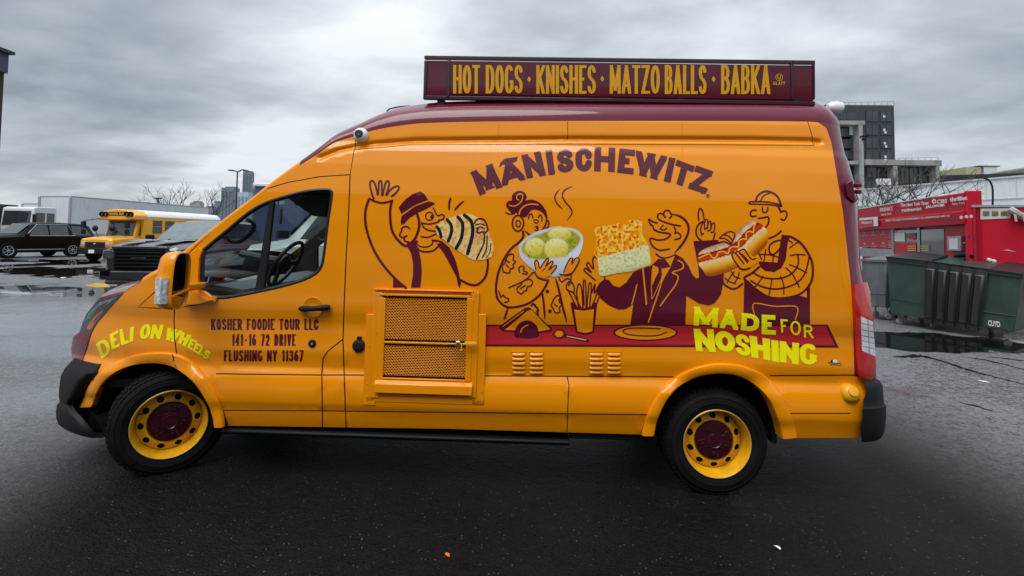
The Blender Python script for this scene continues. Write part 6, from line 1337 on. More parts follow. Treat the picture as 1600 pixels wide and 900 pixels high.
# dumpsters
DGR = mat('green dumpster paint', (.018, .044, .039), .42, var=.3, vscale=2.5, bump=.25, bscale=14, grime=.55); DLID = mat('black plastic lid', (.010, .011, .012), .42, var=.3, bump=.2, bscale=20)
DGY = mat('grey dumpster paint', (.12, .13, .14), .5, var=.2, vscale=3, bump=.25, bscale=14, grime=.6)
def dumpster(name, label, TLp, TRp, BRp, BLp, dl, dr, depth, paint_, wheels=True):
    r = thing(name, label, 'dumpster', group=None)
    tl_, tr_, br_, bl_ = at(*TLp, dl), at(*TRp, dr), at(*BRp, dr), at(*BLp, dl)
    back = Vector((tr_.y-tl_.y, -(tr_.x-tl_.x), 0)).normalized()*-1
    if back.y < 0: back = -back
    back *= depth; cen = (bl_+br_)/2; r.location = (cen.x, cen.y, gz(cen.x))
    L_ = [p-Vector(r.location) for p in (bl_, br_, tr_, tl_)]; bk = [p+back for p in L_]; bk[2] = bk[2]+Vector((0, 0, .12)); bk[3] = bk[3]+Vector((0, 0, .12))
    b = MB(); b.add(L_+bk, [(0, 1, 2, 3), (4, 5, 6, 7), (0, 1, 5, 4), (1, 2, 6, 5), (3, 0, 4, 7), (2, 3, 7, 6)]); b.build('bin_body', paint_, r, bevel=.015)
    q = L_; ex = (q[1]-q[0]); 
    b = MB(); n = ex.cross(q[3]-q[0]).normalized(); 
    for (v0, v1, o) in ((.955, 1.01, .03), (.27, .285, .012)):
        lo = [q[0]*(1-v0)+q[3]*v0, q[1]*(1-v0)+q[2]*v0]; hi = [q[0]*(1-v1)+q[3]*v1, q[1]*(1-v1)+q[2]*v1]
        V_ = [lo[0], lo[1], hi[1], hi[0]]; b.add(V_+[p+n*o for p in V_], [(0, 1, 2, 3), (4, 5, 6, 7), (0, 1, 5, 4), (1, 2, 6, 5), (2, 3, 7, 6), (3, 0, 4, 7)])
    b.build('bin_ribs', paint_, r, bevel=.004)
    if wheels:
        for u, w in ((.06, .12), (.35, .2), (.94, .12), (.70, .9), (.10, .9)):
            p = L_[0]*(1-u)+L_[1]*u+back*w; z = -0.0
            e = bpy.data.objects.new('caster', None); C.objects.link(e); e.parent = r; e.location = (p.x, p.y, gz(p.x+r.location.x)-r.location.z+.07)
            b = MB(); b.lathe([(0, -.025), (.06, -.025), (.07, -.015), (.07, .015), (.06, .025), (0, .025)], n=16); b.build('caster_wheel', mat('worn caster', (.30, .29, .27), .6), e)
            hh = p.z-e.location.z; b = MB(); b.tube([(0, 0, .03), (0, .03, hh+.02)], .02, 6); b.box((0, .02, hh-.01), (.10, .10, .02)); b.build('caster_fork', mat('caster fork', (.35, .34, .33), .5, metal=.5), e)
    return r, L_, n, back
gd, q, n, back = dumpster('dumpster', 'dark green steel dumpster with a ribbed black lid hanging over its front', (1386.5, 404), (1600, 430), (1584, 519), (1391, 490), 11.5, 9.7, 1.25, DGR)
def gq(u, v, o): return (q[0]*(1-u)+q[1]*u)*(1-v)+(q[3]*(1-u)+q[2]*u)*v+n*o
b = MB(); us = np.linspace(.325, .775, 5*8+1)
b.grid(lambda u, v: gq(u, v, (.055+.035*(1 if (int(round((u-.325)/.45*40)) % 8) in (1, 2, 3, 4, 5, 6) else 0))*(1 if v < .99 else .5)), us, [-.06, .2, .45, .5, .55, .8, 1.0, 1.03], 0, False); b.build('hanging_lid', DLID, gd)
for k in range(5):
    u = .325+.45*(k+.5)/5
    for (v0, v1) in ((.03, .92),): b = MB(); b.grid(lambda a, v: gq(u+a, v, .092+.03*(1 if abs(a) < .022 and v0 < v < v1 else 0)), [-.035, -.0219, .0219, .035], [v0, v0+.02, v1-.02, v1], 0, False); b.build('lid_rib', DLID, gd)
b = MB()
for (u0, u1) in ((0, .33), (.77, 1.0)): 
    V_ = [gq(u0, 1.0, .05), gq(u1, 1.0, .05), gq(u1, 1.0, .05)+back+n*0+Vector((0, 0, .13)), gq(u0, 1.0, .05)+back+Vector((0, 0, .13))]; b.add(V_+[p+Vector((0, 0, .03)) for p in V_], [(0, 1, 2, 3), (4, 5, 6, 7), (0, 1, 5, 4), (1, 2, 6, 5), (2, 3, 7, 6), (3, 0, 4, 7)])
b.build('bin_lid', DLID, gd)
b = MB(); b.tube([gq(.0, 1.03, .04), gq(.3, 1.045, .04), gq(.6, 1.035, .04), gq(1.0, 1.02, .04)], .016, 6); b.build('lid_rod', RUB, gd)
_g = gd
def gtext(s, x0, y0, x1, y1, m, rise):
    cu = bpy.data.curves.new('t', 'FONT'); cu.body = s; cu.resolution_u = 2; cu.offset = .04; to = bpy.data.objects.new('t', cu); C.objects.link(to)
    me = bpy.data.meshes.new_from_object(to.evaluated_get(bpy.context.evaluated_depsgraph_get())); bpy.data.objects.remove(to)
    V = np.array([v.co[:2] for v in me.vertices]); lo, hi = V.min(0), V.max(0); nn_ = (gd.matrix_basis.to_3x3() @ n); p0 = gd.matrix_basis @ (q[0]+n*.006)
    for v in me.vertices:
        u, w = (v.co.x-lo[0])/(hi[0]-lo[0]), (v.co.y-lo[1])/(hi[1]-lo[1]); d = pray(x0+(x1-x0)*u, y1+(y0-y1)*w+rise*u); t = (p0-Vector((0, 0, HC))).dot(nn_)/d.dot(nn_); v.co = gd.matrix_basis.inverted() @ (Vector((0, 0, HC))+d*t)
    me.materials.clear(); me.materials.append(m); link('stencil_lettering', me, gd)
gtext('CUYD', 1543.5, 500, 1563, 509, WHV, 2.5)
yd_, _, _, _ = dumpster('dumpster', 'grey steel dumpster behind the tail lamp, left of the green dumpster', (1346, 405), (1385, 407), (1384, 480), (1346, 478), 12.6, 12.1, 1.2, DGY)
# fence posts / bits of the white barrier wheel behind the dumpsters are the carts' own wheels
for x_, y_ in ((11.3, 15.6), (10.4, 12.2)):
    pass
b = MB(); b.lathe([(0, -.12), (.30, -.12), (.36, -.08), (.36, .08), (.30, .12), (0, .12)], c=(1.6, -.10, .36), n=24); b.build('wheel', TYR, ct)
b = MB(); b.lathe([(0, -.235), (.20, -.235), (.22, -.20)], c=(1.6, .0, .36), n=20); b.build('hub', WHV, ct)
b = MB(); b.box((4.9, -1.0, .30), (.10, .10, .62)); b.box((.4, -1.0, .30), (.10, .10, .62)); b.build('jack_legs', RUB, ct)

# ---- buildings on the right
def bldbox(b, x0, y0, x1, y1, Y, dep, mi=0, off=0):
    p, r = at(x0, y0, Y-off), at(x1, y1, Y-off); b.box(((p.x+r.x)/2, Y-off+dep/2, (p.z+r.z)/2), (abs(r.x-p.x), dep, abs(p.z-r.z)), mi)
CON = mat('weathered brick frame', (.27, .26, .25), .85, var=.28, vscale=.5); DKW = mat('dark cladding', (.035, .038, .042), .55, var=.12); BGL = mat('building glass', (.035, .045, .052), .08, coat=.6, var=.4, vscale=.25); BFR = mat('window frames dark', (.02, .022, .025), .5); BLT = mat('bright blind', (.60, .66, .68), .6)
Y0 = 85
bd = thing('apartment_block', 'dark apartment block with grey brick frames and gridded glass rising behind the van', 'building')
b = MB(); bldbox(b, 1290, 163.5, 1402, 402, Y0+3, 16); b.build('tower_wall', DKW, bd)
b = MB(); bldbox(b, 1290, 251, 1470, 402, Y0+2.2, 14); b.build('lower_wall', DKW, bd)
for (x0_, y0_, x1_, y1_) in ((1296, 188, 1352, 195), (1342, 195, 1352, 402), (1296, 251, 1342, 257), (1352, 249, 1472, 259), (1396, 259, 1406, 402), (1463, 259, 1472, 402), (1406, 290, 1463, 330)):
    b = MB(); bldbox(b, x0_, y0_, x1_, y1_, Y0+.6, 2.4+.01*x0_/100); b.build('brick_frame', CON, bd, bevel=.05)
wins = [(1306, 175, 1340, 188, 3)]+[(1352.5, 173+21*k, 1373, 190.5+21*k, 3) for k in range(4)]+[(1375, 173+21*k, 1394, 190.5+21*k, 3) for k in range(4)]+[(1300, 196, 1341, 214, 2.2), (1300, 217, 1341, 232, 2.2), (1300, 235, 1341, 249, 2.2), (1300, 259, 1341, 280, 2.2), (1300, 283, 1341, 300, 2.2)]+[(1354, 260, 1370, 278, 2.2), (1378, 260, 1392, 278, 2.2), (1354, 283, 1370, 296, 2.2), (1378, 283, 1392, 296, 2.2)]+[(1407+14*k, 260, 1420+14*k, 287, 2.2) for k in range(4)]
for (x0_, y0_, x1_, y1_, dy_) in wins:
    b = MB(); bldbox(b, x0_, y0_, x1_, y1_, Y0+dy_, .12, off=.06); f1 = b.build('window_frame', BFR, bd)
    b = MB(); bldbox(b, x0_+.8, y0_+.8, (x0_+x1_)/2-.4, y1_-.8, Y0+dy_, .05, off=.10); bldbox(b, (x0_+x1_)/2+.4, y0_+.8, x1_-.8, y1_-.8, Y0+dy_, .05, off=.10); b.build('pane', BGL, f1)
for (x, y) in [(1380, 180), (1380, 201), (1382, 205), (1381, 222), (1383, 227), (1382, 243), (1382, 248)]: b = MB(); bldbox(b, x, y, x+3.4, y+3.6, Y0+3, .03, off=.16); b.build('pale_blind', BLT, bd)  # small pale slabs in front of the panes
for (x, y0_, y1_) in ((1327, 197, 211), (1336, 199, 210), (1454, 262, 275), (1459, 261, 277)): b = MB(); bldbox(b, x, y0_, x+(7 if x == 1327 else 2), y1_, Y0+2.2, .03, off=.16); b.build('pale_blind', BLT, bd)
b = MB(); p, r = at(1316, 160.5, Y0+4), at(1397, 158.5, Y0+4); b.tube([p, r], .05, 4)
for k in range(9): c_ = p+(r-p)*k/8; b.tube([c_, c_-Vector((0, 0, .6))], .04, 4)
p, r = at(1404, 247.5, Y0+3), at(1466, 245.8, Y0+3); b.tube([p, r], .04, 4); 
for k in range(7): c_ = p+(r-p)*k/6; b.tube([c_, c_-Vector((0, 0, .5))], .035, 4)
b.build('roof_railing', TRG, bd, kind='stuff')
b = MB()
for x in (1373, 1380, 1388): bldbox(b, x, 279, x+4, 289, 62, .5)
bldbox(b, 1371, 285, 1393, 287, 62.2, .3); bldbox(b, 1381, 289, 1382.5, 405, 62.1, .3); tag(b.build('rooftop_antennas', mat('antenna white', (.6, .6, .6), .5)), 'cluster of white box antennas on a mast before the apartment block', 'antennas')
# white warehouse with panel seams and coping
WWH = mat('white warehouse panels', (.76, .79, .81), .6, var=.05, vscale=.3, grime=.12)
wh = thing('warehouse', 'long white panelled warehouse wall behind the red food cart', 'building')
a0, a1 = at(1330, 297, 62), at(1640, 270.5, 44); b = MB(); dz = Vector((0, 0, -9)); bk_ = Vector((6, 22, 0)); b.add([a0+dz, a1+dz, a1, a0, a0+dz+bk_, a1+dz+bk_, a1+bk_, a0+bk_], [(0, 1, 2, 3), (4, 5, 6, 7), (3, 2, 6, 7), (1, 2, 6, 5), (0, 3, 7, 4)]); b.build('wall', WWH, wh)
nw = (a1-a0).cross(Vector((0, 0, 1))).normalized()
if nw.y > 0: nw = -nw
b = MB()
for k in range(1, 8):
    t = k/8; c_ = a0+(a1-a0)*t+nw*.05; b.tube([c_, c_+Vector((0, 0, -1.9))], .025, 4)
for dz_, r_ in ((-.05, .10), (-1.95, .04)): b.tube([a0+nw*.06+Vector((0, 0, dz_)), a1+nw*.06+Vector((0, 0, dz_))], r_, 4)
b.build('panel_rails', mat('rail grey', (.55, .57, .59), .6), wh)
p = at(1593, 300, 44); b = MB(); b.box(p-Vector((0, .8, 0)), (.5, .3, .8)); b.build('wall_lamp', RUB, wh)
hw = thing('elevated_roadway', 'dark elevated roadway deck running above the white warehouse', 'roadway'); b = MB()
P1, P2, P3, P4 = at(1473, 274, 95), at(1660, 268, 62), at(1660, 276, 62), at(1473, 287, 95); bk_ = Vector((4, 10, 0)); b.add([P4, P3, P2, P1]+[p+bk_ for p in (P4, P3, P2, P1)], [(0, 1, 2, 3), (4, 5, 6, 7), (0, 1, 5, 4), (1, 2, 6, 5), (2, 3, 7, 6), (3, 0, 4, 7)]); b.build('deck', mat('dark deck', (.045, .047, .05), .8, var=.2), hw)
for px_, Y_ in ((1485, 93), (1535, 83), (1600, 72)): c_ = at(px_, 282, Y_); b = MB(); b.box((c_.x+2, c_.y+5, c_.z/2), (1.5, 1.5, c_.z+2)); b.build('pier', mat('dark deck', (.045, .047, .05), .8), hw)
b = MB(); P1, P2, P3, P4 = at(1560, 268, 130), at(1660, 252, 100), at(1660, 398, 100), at(1500, 395, 130); b.add([P4, P3, P2, P1]+[p+Vector((3, 8, 0)) for p in (P4, P3, P2, P1)], [(0, 1, 2, 3), (4, 5, 6, 7), (0, 1, 5, 4), (1, 2, 6, 5), (2, 3, 7, 6), (3, 0, 4, 7)]); tag(b.build('low_warehouse', mat('olive roof', (.17, .17, .14), .8, var=.3, vscale=.3)), 'olive grey roof slope rising behind the roadway at the right edge', 'building')
be = thing('beige_building', 'small beige and white building standing on the skyline above the roadway', 'building')
b = MB(); bldbox(b, 1509, 261, 1537, 394, 160, 14); b.build('beige_wall', mat('beige wall', (.38, .35, .22), .8), be); b = MB(); bldbox(b, 1537, 260, 1562, 394, 160.2, 13); b.build('white_wall', mat('pale wall', (.55, .58, .60), .8), be); b = MB(); bldbox(b, 1530, 258.6, 1563, 260.2, 160, 12); b.build('roof', DKW, be)
# lamp poles
def lamp(label, x, ytop, ybot, Y, arms, group=None):
    r = thing('street_lamp', label, 'street lamp', group=group); base = at(x, ybot, Y); top = at(x, ytop, Y); base.z = gz(base.x)-.0; r.location = base; h = top.z-base.z
    b = MB(); b.tube([(0, 0, 0), (0, 0, h)], [.0014*Y+.03, .001*Y+.02], 8); b.build('pole', mat('lamp pole dark', (.03, .032, .035), .5), r)
    for a in arms:
        s_ = Y/F; b = MB(); pts = [(0, 0, h-.05)]+[(dx*s_, 0, h-dy*s_) for dx, dy in a]; b.tube(smooth_path(pts, 3), .0009*Y+.02, 6); e = pts[-1]; d_ = 1 if e[0] > 0 else -1; b.box((e[0]-d_*3.5*s_, 0, e[2]), (8*s_, .3, 1.5*s_)); b.build('lamp_arm', mat('lamp pole dark', (.03, .032, .035), .5), r)
    return r
lamp('tall double-armed lamp post rising beside the far towers', 368.5, 268, 340, 60, [[(-4, -1), (-14, -2)], [(4, -1), (8, -3), (17, -1)]])
lamp('far double-headed lamp post standing over the white trailer', 245.5, 309, 345, 105, [[(-4, 1)], [(5, 1)]])
fl = thing('floodlight_pole', 'slim pale pole with black floodlights in front of the apartment block', 'light pole'); c_ = at(1349.5, 320, 34); top = at(1350, 216, 34); fl.location = (c_.x, c_.y, gz(c_.x)); h = top.z-fl.location.z
b = MB(); b.tube([(0, 0, 0), (0, 0, h)], .055, 8); b.build('pole', mat('pale pole', (.36, .37, .37), .5), fl)
for dx, dz in ((-.10, .02), (.12, .05), (.24, .12), (.05, -.14)): b = MB(); b.box((dx, -.1, h+dz+.06), (.20, .16, .13), R=Matrix.Rotation(dx*3, 3, 'Y')); b.build('floodlight', RUB, fl, bevel=.01)
cl_ = thing('curved_lamp', 'curved dark lamp arm reaching over the white warehouse wall', 'street lamp'); b = MB(); b.tube(smooth_path([at(1551, 322, 40), at(1551, 296, 40), at(1547, 284, 40), at(1540, 279, 40), at(1528, 277, 40)], 4), .07, 6); b.build('arm', RUB, cl_)
# far towers: distance haze is put into their wall colours
HZ = {}
def tower(label, x0, y0, x1, Y, col, seams=0, name='tower_block', y1=350, crown=None):
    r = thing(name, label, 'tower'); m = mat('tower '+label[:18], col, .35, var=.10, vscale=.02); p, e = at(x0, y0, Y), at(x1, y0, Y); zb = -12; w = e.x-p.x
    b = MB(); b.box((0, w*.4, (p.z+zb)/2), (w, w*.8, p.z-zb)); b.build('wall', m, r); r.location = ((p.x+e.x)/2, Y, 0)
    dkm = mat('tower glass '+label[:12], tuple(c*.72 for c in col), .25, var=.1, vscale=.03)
    n_ = max(2, int(seams))
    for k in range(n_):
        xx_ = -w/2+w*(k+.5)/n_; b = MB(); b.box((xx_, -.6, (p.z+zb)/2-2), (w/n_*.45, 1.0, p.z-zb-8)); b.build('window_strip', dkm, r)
    if crown: b = MB(); q_ = at(x0, y0-crown, Y); b.box((w*.08, w*.4, (p.z+q_.z)/2), (w*.7, w*.6, q_.z-p.z)); b.build('roof_plant', dkm, r)
    return r
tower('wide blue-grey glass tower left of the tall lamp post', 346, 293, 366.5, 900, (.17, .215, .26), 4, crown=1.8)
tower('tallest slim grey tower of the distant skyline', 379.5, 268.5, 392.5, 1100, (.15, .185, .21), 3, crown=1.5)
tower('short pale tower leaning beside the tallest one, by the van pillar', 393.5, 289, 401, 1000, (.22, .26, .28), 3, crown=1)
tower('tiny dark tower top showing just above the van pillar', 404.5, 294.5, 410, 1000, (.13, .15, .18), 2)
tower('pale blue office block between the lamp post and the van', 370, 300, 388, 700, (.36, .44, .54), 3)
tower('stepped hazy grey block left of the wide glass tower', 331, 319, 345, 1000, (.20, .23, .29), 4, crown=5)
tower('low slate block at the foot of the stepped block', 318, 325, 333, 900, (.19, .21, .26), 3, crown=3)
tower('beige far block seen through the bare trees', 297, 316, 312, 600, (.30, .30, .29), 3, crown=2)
# left edge: corner of a building with a slate fascia
lb = thing('corner_building', 'brown building corner with a slate blue fascia at the left edge', 'building'); p = at(6.5, 115, 12); q_ = at(14, 85, 12); r_ = at(12.5, 115, 12)
b = MB(); b.box((p.x-1.5, 10.5, 2.6), (3.0, 3.0, 5.9)); b.build('wall', mat('brown brick', (.05, .032, .025), .9, var=.3, vscale=2), lb)
b = MB(); b.box((q_.x-2, 10.4, (q_.z+p.z)/2), (4.0, 3.2, q_.z-p.z)); b.build('fascia', mat('slate fascia', (.055, .07, .11), .6), lb); b = MB(); b.box((q_.x-1.95, 10.4, q_.z+.03), (4.1, 3.3, .07)); b.build('coping', DKW, lb)
# bare trees and brush
BARK = mat('bare bark', (.055, .048, .042), .9, var=.2)
def bare_tree(label, x, y, h, spread, seed, lean=0, th=.12, depth=5, group=None, name='bare_tree', first=.28):
    rn = random.Random(seed); r = thing(name, label, 'tree', (x, y, gz(x)), group=group); bt_, bl_ = MB(), MB()
    def grow(p, d, L, rad, k):
        n_ = 3; pts = [p]; dd = d.copy()
        for i in range(n_):
            dd = (dd+Vector((rn.uniform(-1, 1), rn.uniform(-1, 1), rn.uniform(-.3, .5)))*.16).normalized(); pts.append(pts[-1]+dd*L/n_)
        (bt_ if k == 0 else bl_).tube(pts, [rad, rad*.86, rad*.74, rad*.6], 5 if k < 2 else 3, caps=False)
        if k >= depth: return
        for c in range(rn.choice((2, 3, 3)) if k else 4):
            a = rn.uniform(0, 2*PI); s_ = rn.uniform(.45, .95)*spread; q_ = pts[rn.choice((2, 3, 3))]
            grow(q_, (dd+Vector((math.cos(a), math.sin(a), rn.uniform(-.1, .35)))*s_).normalized(), L*rn.uniform(.62, .85), rad*.58, k+1)
    h *= 1.65; grow(Vector((0, 0, 0)), Vector((lean, 0, 1)).normalized(), h*first, th, 0); bt_.build('trunk', BARK, r); bl_.build('crown', BARK, r); return r
def tx(px, Y): return (px-CX)/F*Y
bare_tree('bare spreading tree right of the floodlight pole, over the red awning', tx(1400, 24), 24, 4.2, 1.1, 4, depth=5, th=.13)
bare_tree('bare tree with long low boughs before the end of the apartment block', tx(1450, 27), 27, 4.9, 1.15, 11, depth=5, th=.12)
bare_tree('bare tree low against the pale pole above the cart', tx(1362, 27), 27, 3.9, 1.2, 8, depth=5, th=.10)
bare_tree('tallest bare tree left of the distant towers', tx(283, 62), 62, 6.4, .8, 3, depth=4, th=.13)
bare_tree('slender bare tree leaning right above the brush', tx(308, 60), 60, 6.2, .7, 22, lean=.3, depth=4, th=.11)
bare_tree('low bare tree left of the tallest bare one behind the bus roof', tx(262, 64), 64, 4.9, 1.0, 31, depth=5, th=.10)
rn = random.Random(9); b = MB()
for k in range(5200):
    px = rn.uniform(248, 420); Y = rn.uniform(63, 70); p = Vector((tx(px, Y), Y, 0)); p.z = gz(p.x)+abs(rn.gauss(0, 1))*.75+.1*math.sin(px*.3); p.z = min(p.z, gz(p.x)+2.2+.5*math.sin(px*.21))
    d = Vector((rn.uniform(-1, 1), rn.uniform(-1, 1), rn.uniform(0, 1.6))).normalized()*rn.uniform(.3, .8); w_ = Vector((.035, 0, .02)); b.add([p-w_, p+w_, p+d], [(0, 1, 2)])
tag(b.build('brush', mat('brown brush', (.075, .055, .042), .9, var=.4, vscale=1)), 'brown leafless brush and hedge along the far side of the lot', 'brush', kind='stuff')
# the unseen building added for the van's paint to mirror comes last
# ------------------------------------------------------------------ the wet asphalt
def ground_mat():
    m = bpy.data.materials.new('wet asphalt'); m.use_nodes = True; t = m.node_tree; n = t.nodes; l = t.links; b = n['Principled BSDF']
    def nn(tp, **k):
        x = n.new(tp)
        for a, c in k.items(): setattr(x, a, c)
        return x
    tcn = nn('ShaderNodeTexCoord'); P = tcn.outputs['Object']
    def noi(s, d=4, r=.5, src=None, dist=0):
        x = nn('ShaderNodeTexNoise'); x.inputs['Scale'].default_value = s; x.inputs['Detail'].default_value = d; x.inputs['Roughness'].default_value = r; x.inputs['Distortion'].default_value = dist; l.new(src or P, x.inputs[0]); return x.outputs[0]
    def mt(op, a, c=None, e=None, cl=False):
        x = nn('ShaderNodeMath', operation=op, use_clamp=cl)
        for i, v in enumerate((a, c, e)):
            if v is None: continue
            if isinstance(v, (int, float)): x.inputs[i].default_value = v
            else: l.new(v, x.inputs[i])
        return x.outputs[0]
    def mr(v, a, b_, c=0, d=1, it='SMOOTHSTEP'):
        x = nn('ShaderNodeMapRange', interpolation_type=it); l.new(v, x.inputs[0]); x.inputs[1].default_value = a; x.inputs[2].default_value = b_; x.inputs[3].default_value = c; x.inputs[4].default_value = d; return x.outputs[0]
    # hollows where water stands: noise plus the places seen in the photograph
    sepx = nn('ShaderNodeSeparateXYZ'); l.new(P, sepx.inputs[0])
    big = noi(.30, 3, .5, dist=.4); med = noi(1.1, 4, .55); 
    hol = mt('ADD', mt('MULTIPLY', big, .7), mt('MULTIPLY', med, .3))
    for (px, py, rx, ry, amp) in ((60, 455, 3.6, 1.3, .24), (120, 428, 4.5, 1.6, .20), (110, 408, 5, 1.6, .20), (20, 500, 1.6, 1.2, .10), (1450, 528, 1.9, .9, .22), (1560, 545, 1.6, .6, .20), (1395, 500, .8, .9, .18), (60, 415, 6, 2.5, .08), (20, 525, 1.5, .35, .2), (95, 512, 1.1, .25, .2), (15, 478, 3, .5, .12), (70, 655, .6, .25, .16)):
        c = gp(px, py); dx = mt('DIVIDE', mt('SUBTRACT', sepx.outputs[0], c.x), rx); dy = mt('DIVIDE', mt('SUBTRACT', sepx.outputs[1], c.y), ry)
        d2 = mt('ADD', mt('MULTIPLY', dx, dx), mt('MULTIPLY', dy, dy)); hol = mt('ADD', hol, mt('MULTIPLY', mt('EXPONENT', mt('MULTIPLY', d2, -1)), amp))
    dist_y = mr(sepx.outputs[1], 5.5, 8.5)          # the stretch round the van drains, farther off it stands in hollows
    hol = mt('ADD', hol, mt('MULTIPLY', dist_y, .03))
    pud = mr(hol, .615, .64)
    # grains at three sizes, so that they stay visible with distance
    g1 = noi(150, 3, .65); g2 = noi(48, 3, .6); g3 = noi(16, 4, .6); patch = noi(.9, 5, .62); mid = noi(4.5, 5, .6)
    vor = nn('ShaderNodeTexVoronoi'); vor.inputs['Scale'].default_value = 80; l.new(P, vor.inputs[0])
    vor2 = nn('ShaderNodeTexVoronoi'); vor2.inputs['Scale'].default_value = 42; l.new(P, vor2.inputs[0])
    grain = mt('ADD', mt('MULTIPLY', g1, .4), mt('ADD', mt('MULTIPLY', g2, .35), mt('MULTIPLY', g3, .25)))
    # a thin film of water lies between the grains on the left and right of the van
    fz = mt('ADD', mt('MULTIPLY', patch, .35), mt('MULTIPLY', mid, .25))
    for (px, py, rx, ry, amp) in ((60, 510, 3.6, 1.2, .22), (20, 545, 1.6, .5, .16), (40, 620, 1.6, .5, .14), (90, 480, 3.5, 1.2, .12), (1470, 640, 2.2, 1.6, .07), (1560, 590, 2.5, 1.5, .08), (20, 680, 1.2, .9, .08)):
        c = gp(px, py); dx = mt('DIVIDE', mt('SUBTRACT', sepx.outputs[0], c.x), rx); dy = mt('DIVIDE', mt('SUBTRACT', sepx.outputs[1], c.y), ry)
        d2 = mt('ADD', mt('MULTIPLY', dx, dx), mt('MULTIPLY', dy, dy)); fz = mt('ADD', fz, mt('MULTIPLY', mt('EXPONENT', mt('MULTIPLY', d2, -1)), amp))
    fz = mt('ADD', fz, mt('MULTIPLY', mt('SUBTRACT', grain, .5), -1.3)); fz = mt('ADD', fz, mt('MULTIPLY', dist_y, .05))
    film = mr(fz, .40, .47)
    base = nn('ShaderNodeValToRGB'); l.new(mt('ADD', mt('MULTIPLY', grain, .65), mt('MULTIPLY', patch, .35)), base.inputs[0])
    e = base.color_ramp.elements; e[0].position = .40; e[0].color = (.0008, .0008, .0008, 1); e[1].position = .64; e[1].color = (.010, .0098, .0096, 1)
    sp = mt('MULTIPLY', mt('LESS_THAN', vor2.outputs['Distance'], .16), mt('GREATER_THAN', nn_rand(n, l, vor2), .80))
    mx = nn('ShaderNodeMix', data_type='RGBA'); l.new(mt('MULTIPLY', sp, .8), mx.inputs[0]); l.new(base.outputs[0], mx.inputs[6]); mx.inputs[7].default_value = (.14, .135, .125, 1)
    # sky sheen painted in as paler asphalt away from the van, dark near it
    wy = mr(sepx.outputs[1], 4.2, 9); wx = mr(mt('ABSOLUTE', mt('SUBTRACT', sepx.outputs[0], .2)), 2.6, 5.0); sky_sheen = mt('MAXIMUM', wy, wx)
    mw = nn('ShaderNodeMix', data_type='RGBA'); l.new(mt('MULTIPLY', mt('MULTIPLY', sky_sheen, mr(pud, 0, 1, 1, 0, 'LINEAR')), mr(grain, .42, .58, .08, 1.0)), mw.inputs[0]); l.new(mx.outputs[2], mw.inputs[6]); mw.inputs[7].default_value = (.19, .19, .195, 1)
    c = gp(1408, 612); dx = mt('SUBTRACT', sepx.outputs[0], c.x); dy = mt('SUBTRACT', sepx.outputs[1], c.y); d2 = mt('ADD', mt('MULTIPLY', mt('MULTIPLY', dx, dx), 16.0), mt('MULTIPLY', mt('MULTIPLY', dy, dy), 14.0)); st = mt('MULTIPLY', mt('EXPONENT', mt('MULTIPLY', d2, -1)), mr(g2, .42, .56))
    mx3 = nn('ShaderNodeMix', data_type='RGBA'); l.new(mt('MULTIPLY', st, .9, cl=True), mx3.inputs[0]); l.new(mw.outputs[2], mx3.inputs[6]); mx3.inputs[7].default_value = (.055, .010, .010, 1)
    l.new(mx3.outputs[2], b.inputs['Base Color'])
    rg = mt('ADD', mr(film, 0, 1, .42, .06, 'LINEAR'), mt('MULTIPLY', grain, .12)); rg = mt('MULTIPLY', rg, mr(pud, 0, 1, 1, .04, 'LINEAR')); l.new(mt('ADD', rg, .006), b.inputs['Roughness'])
    l.new(mt('MULTIPLY', film, mt('MULTIPLY', sky_sheen, mr(sepx.outputs[0], -2, 4, 1, .15))), b.inputs['Coat Weight']); b.inputs['Coat Roughness'].default_value = .10; b.inputs['Coat IOR'].default_value = 1.5
    b.inputs['IOR'].default_value = 1.5; l.new(mr(sky_sheen, 0, 1, .12, 1.0, 'LINEAR'), b.inputs['Specular IOR Level'])
    hgt = mt('ADD', mt('MULTIPLY', vor.outputs['Distance'], .4), mt('ADD', mt('MULTIPLY', vor2.outputs['Distance'], .4), mt('ADD', mt('MULTIPLY', g1, .4), mt('MULTIPLY', g3, .8))))
    wet = mt('MAXIMUM', mt('MULTIPLY', film, .80), pud)
    bp = nn('ShaderNodeBump'); bp.inputs['Distance'].default_value = .016; l.new(mr(wet, 0, 1, .9, .0, 'LINEAR'), bp.inputs['Strength']); l.new(hgt, bp.inputs['Height'])
    bp2 = nn('ShaderNodeBump'); bp2.inputs['Distance'].default_value = .05; l.new(mr(pud, 0, 1, .3, 0, 'LINEAR'), bp2.inputs['Strength']); l.new(mid, bp2.inputs['Height']); l.new(bp.outputs[0], bp2.inputs['Normal'])
    l.new(bp2.outputs[0], b.inputs['Normal'])
    return m
def nn_rand(n, l, vor):
    s = n.new('ShaderNodeSeparateColor'); l.new(vor.outputs['Color'], s.inputs[0]); return s.outputs[0]
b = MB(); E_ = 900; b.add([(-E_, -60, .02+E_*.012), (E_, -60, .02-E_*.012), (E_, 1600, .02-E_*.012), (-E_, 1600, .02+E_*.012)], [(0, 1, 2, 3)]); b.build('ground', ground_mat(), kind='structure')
# yellow painted patch by the pickup
P = [gp(*p) for p in ((131, 446), (150, 442.5), (168, 443), (172, 449), (150, 449.5))]; b = MB(); b.add([p+Vector((0, 0, .004)) for p in P], [(0, 1, 2, 3, 4)]); b.build('painted_marking', mat('worn yellow paint', (.50, .28, .01), .6, var=.3, vscale=4), kind='structure')
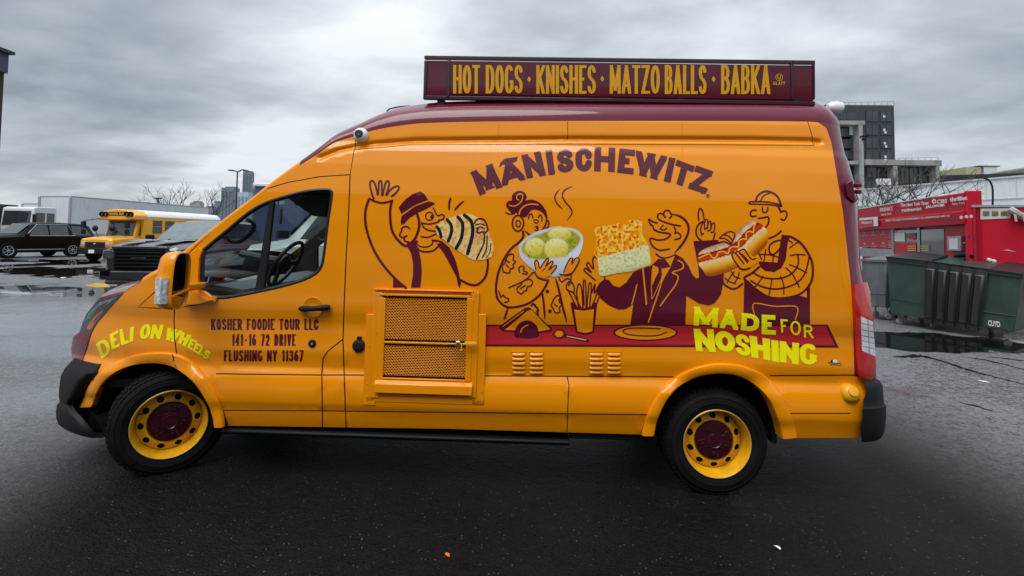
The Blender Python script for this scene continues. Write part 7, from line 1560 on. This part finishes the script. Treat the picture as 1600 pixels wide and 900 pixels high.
# cracks
CRK = mat('crack shadow', (.002, .002, .002), .9, spec=.1)
def crack(pts, ws, seed):
    rn = random.Random(seed); P = smooth_path(pts, 5); L_, R_ = [], []
    for i, (x, y) in enumerate(P):
        w = np.interp(i/(len(P)-1), np.linspace(0, 1, len(ws)), ws)*rn.uniform(.55, 1.3); dy = rn.uniform(-.5, .5)
        L_.append(gp(x, y-w/2+dy)+Vector((0, 0, .004))); R_.append(gp(x, y+w/2+dy)+Vector((0, 0, .004)))
    b = MB(); n_ = len(P); b.add(L_+R_, [(i, i+1, n_+i+1, n_+i) for i in range(n_-1)]); b.build('crack', CRK, kind='structure')
crack([(1396, 558), (1425, 557), (1442, 557), (1470, 564), (1500, 574), (1530, 583), (1565, 592), (1610, 603)], [.5, 5, 3, 2.4, 2.2, 1.6, 1.0, .6], 1)
crack([(1512, 559), (1540, 563), (1570, 570), (1610, 580)], [.4, 1.4, 1.2, .8], 2); crack([(1486, 541), (1510, 544), (1530, 549)], [.4, 3, .5], 3); crack([(1498, 629), (1525, 635), (1552, 643)], [.4, 1.8, .4], 4); crack([(1545, 557), (1575, 561), (1610, 566)], [.3, 1.2, .8], 5)
crack([(24, 444), (32, 452), (38, 457)], [1, 2, .8], 6)
# litter
def scrap(name, label, px, py, size, m, seed):
    rn = random.Random(seed); c = gp(px, py); b = MB(); pts = [Vector((math.cos(a)*size*rn.uniform(.5, 1)*1.4, math.sin(a)*size*rn.uniform(.3, .8), rn.uniform(.003, .012))) for a in np.linspace(0, 2*PI, 8)[:-1]]
    R_ = Matrix.Rotation(-.9, 3, 'Z'); pts = [R_ @ p for p in pts]; b.add([c+p for p in pts]+[c+Vector((0, 0, .016))], [(i, (i+1) % 7, 7) for i in range(7)]); tag(b.build(name, m), label, 'litter')
scrap('paper_scrap', 'crumpled white paper scrap on the asphalt in the foreground', 1215, 857, .022, mat('paper', (.75, .74, .72), .8), 1)
scrap('orange_peel', 'tiny orange scrap on the dark asphalt below the running board', 699, 868, .016, mat('orange scrap', (.70, .14, .02), .7), 2)
scrap('leaf_scrap', 'pale flat scrap lying on the wet ground behind the rear bumper', 1538, 597, .06, mat('paper', (.75, .74, .72), .8), 3)
scrap('paper_scrap', 'small white scrap on the ground below the grey dumpster', 1362, 515, .05, mat('paper', (.75, .74, .72), .8), 4)
scrap('paper_scrap', 'white scrap beside the puddle left of the pickup', 98, 434, .16, mat('paper', (.75, .74, .72), .8), 6)
# unseen dark shed added behind the camera to darken what the paint reflects
sh = thing('reflection_shed', 'unseen long dark shed added behind the camera to be mirrored in the orange paint', 'building')
b = MB(); b.box((0, -24, 4.5), (70, 8, 9.5)); b.build('wall', mat('shed cladding', (.06, .05, .045), .8, var=.4, vscale=.3), sh)
b = MB(); b.box((0, -24, 9.35), (71, 9, .3)); b.build('roof', TRG, sh)
for k in range(9): b = MB(); b.box((-32+k*8, -19.95, 2), (4, .1, 4)); b.build('shutter', TRG, sh)
print('objects', len(bpy.data.objects))
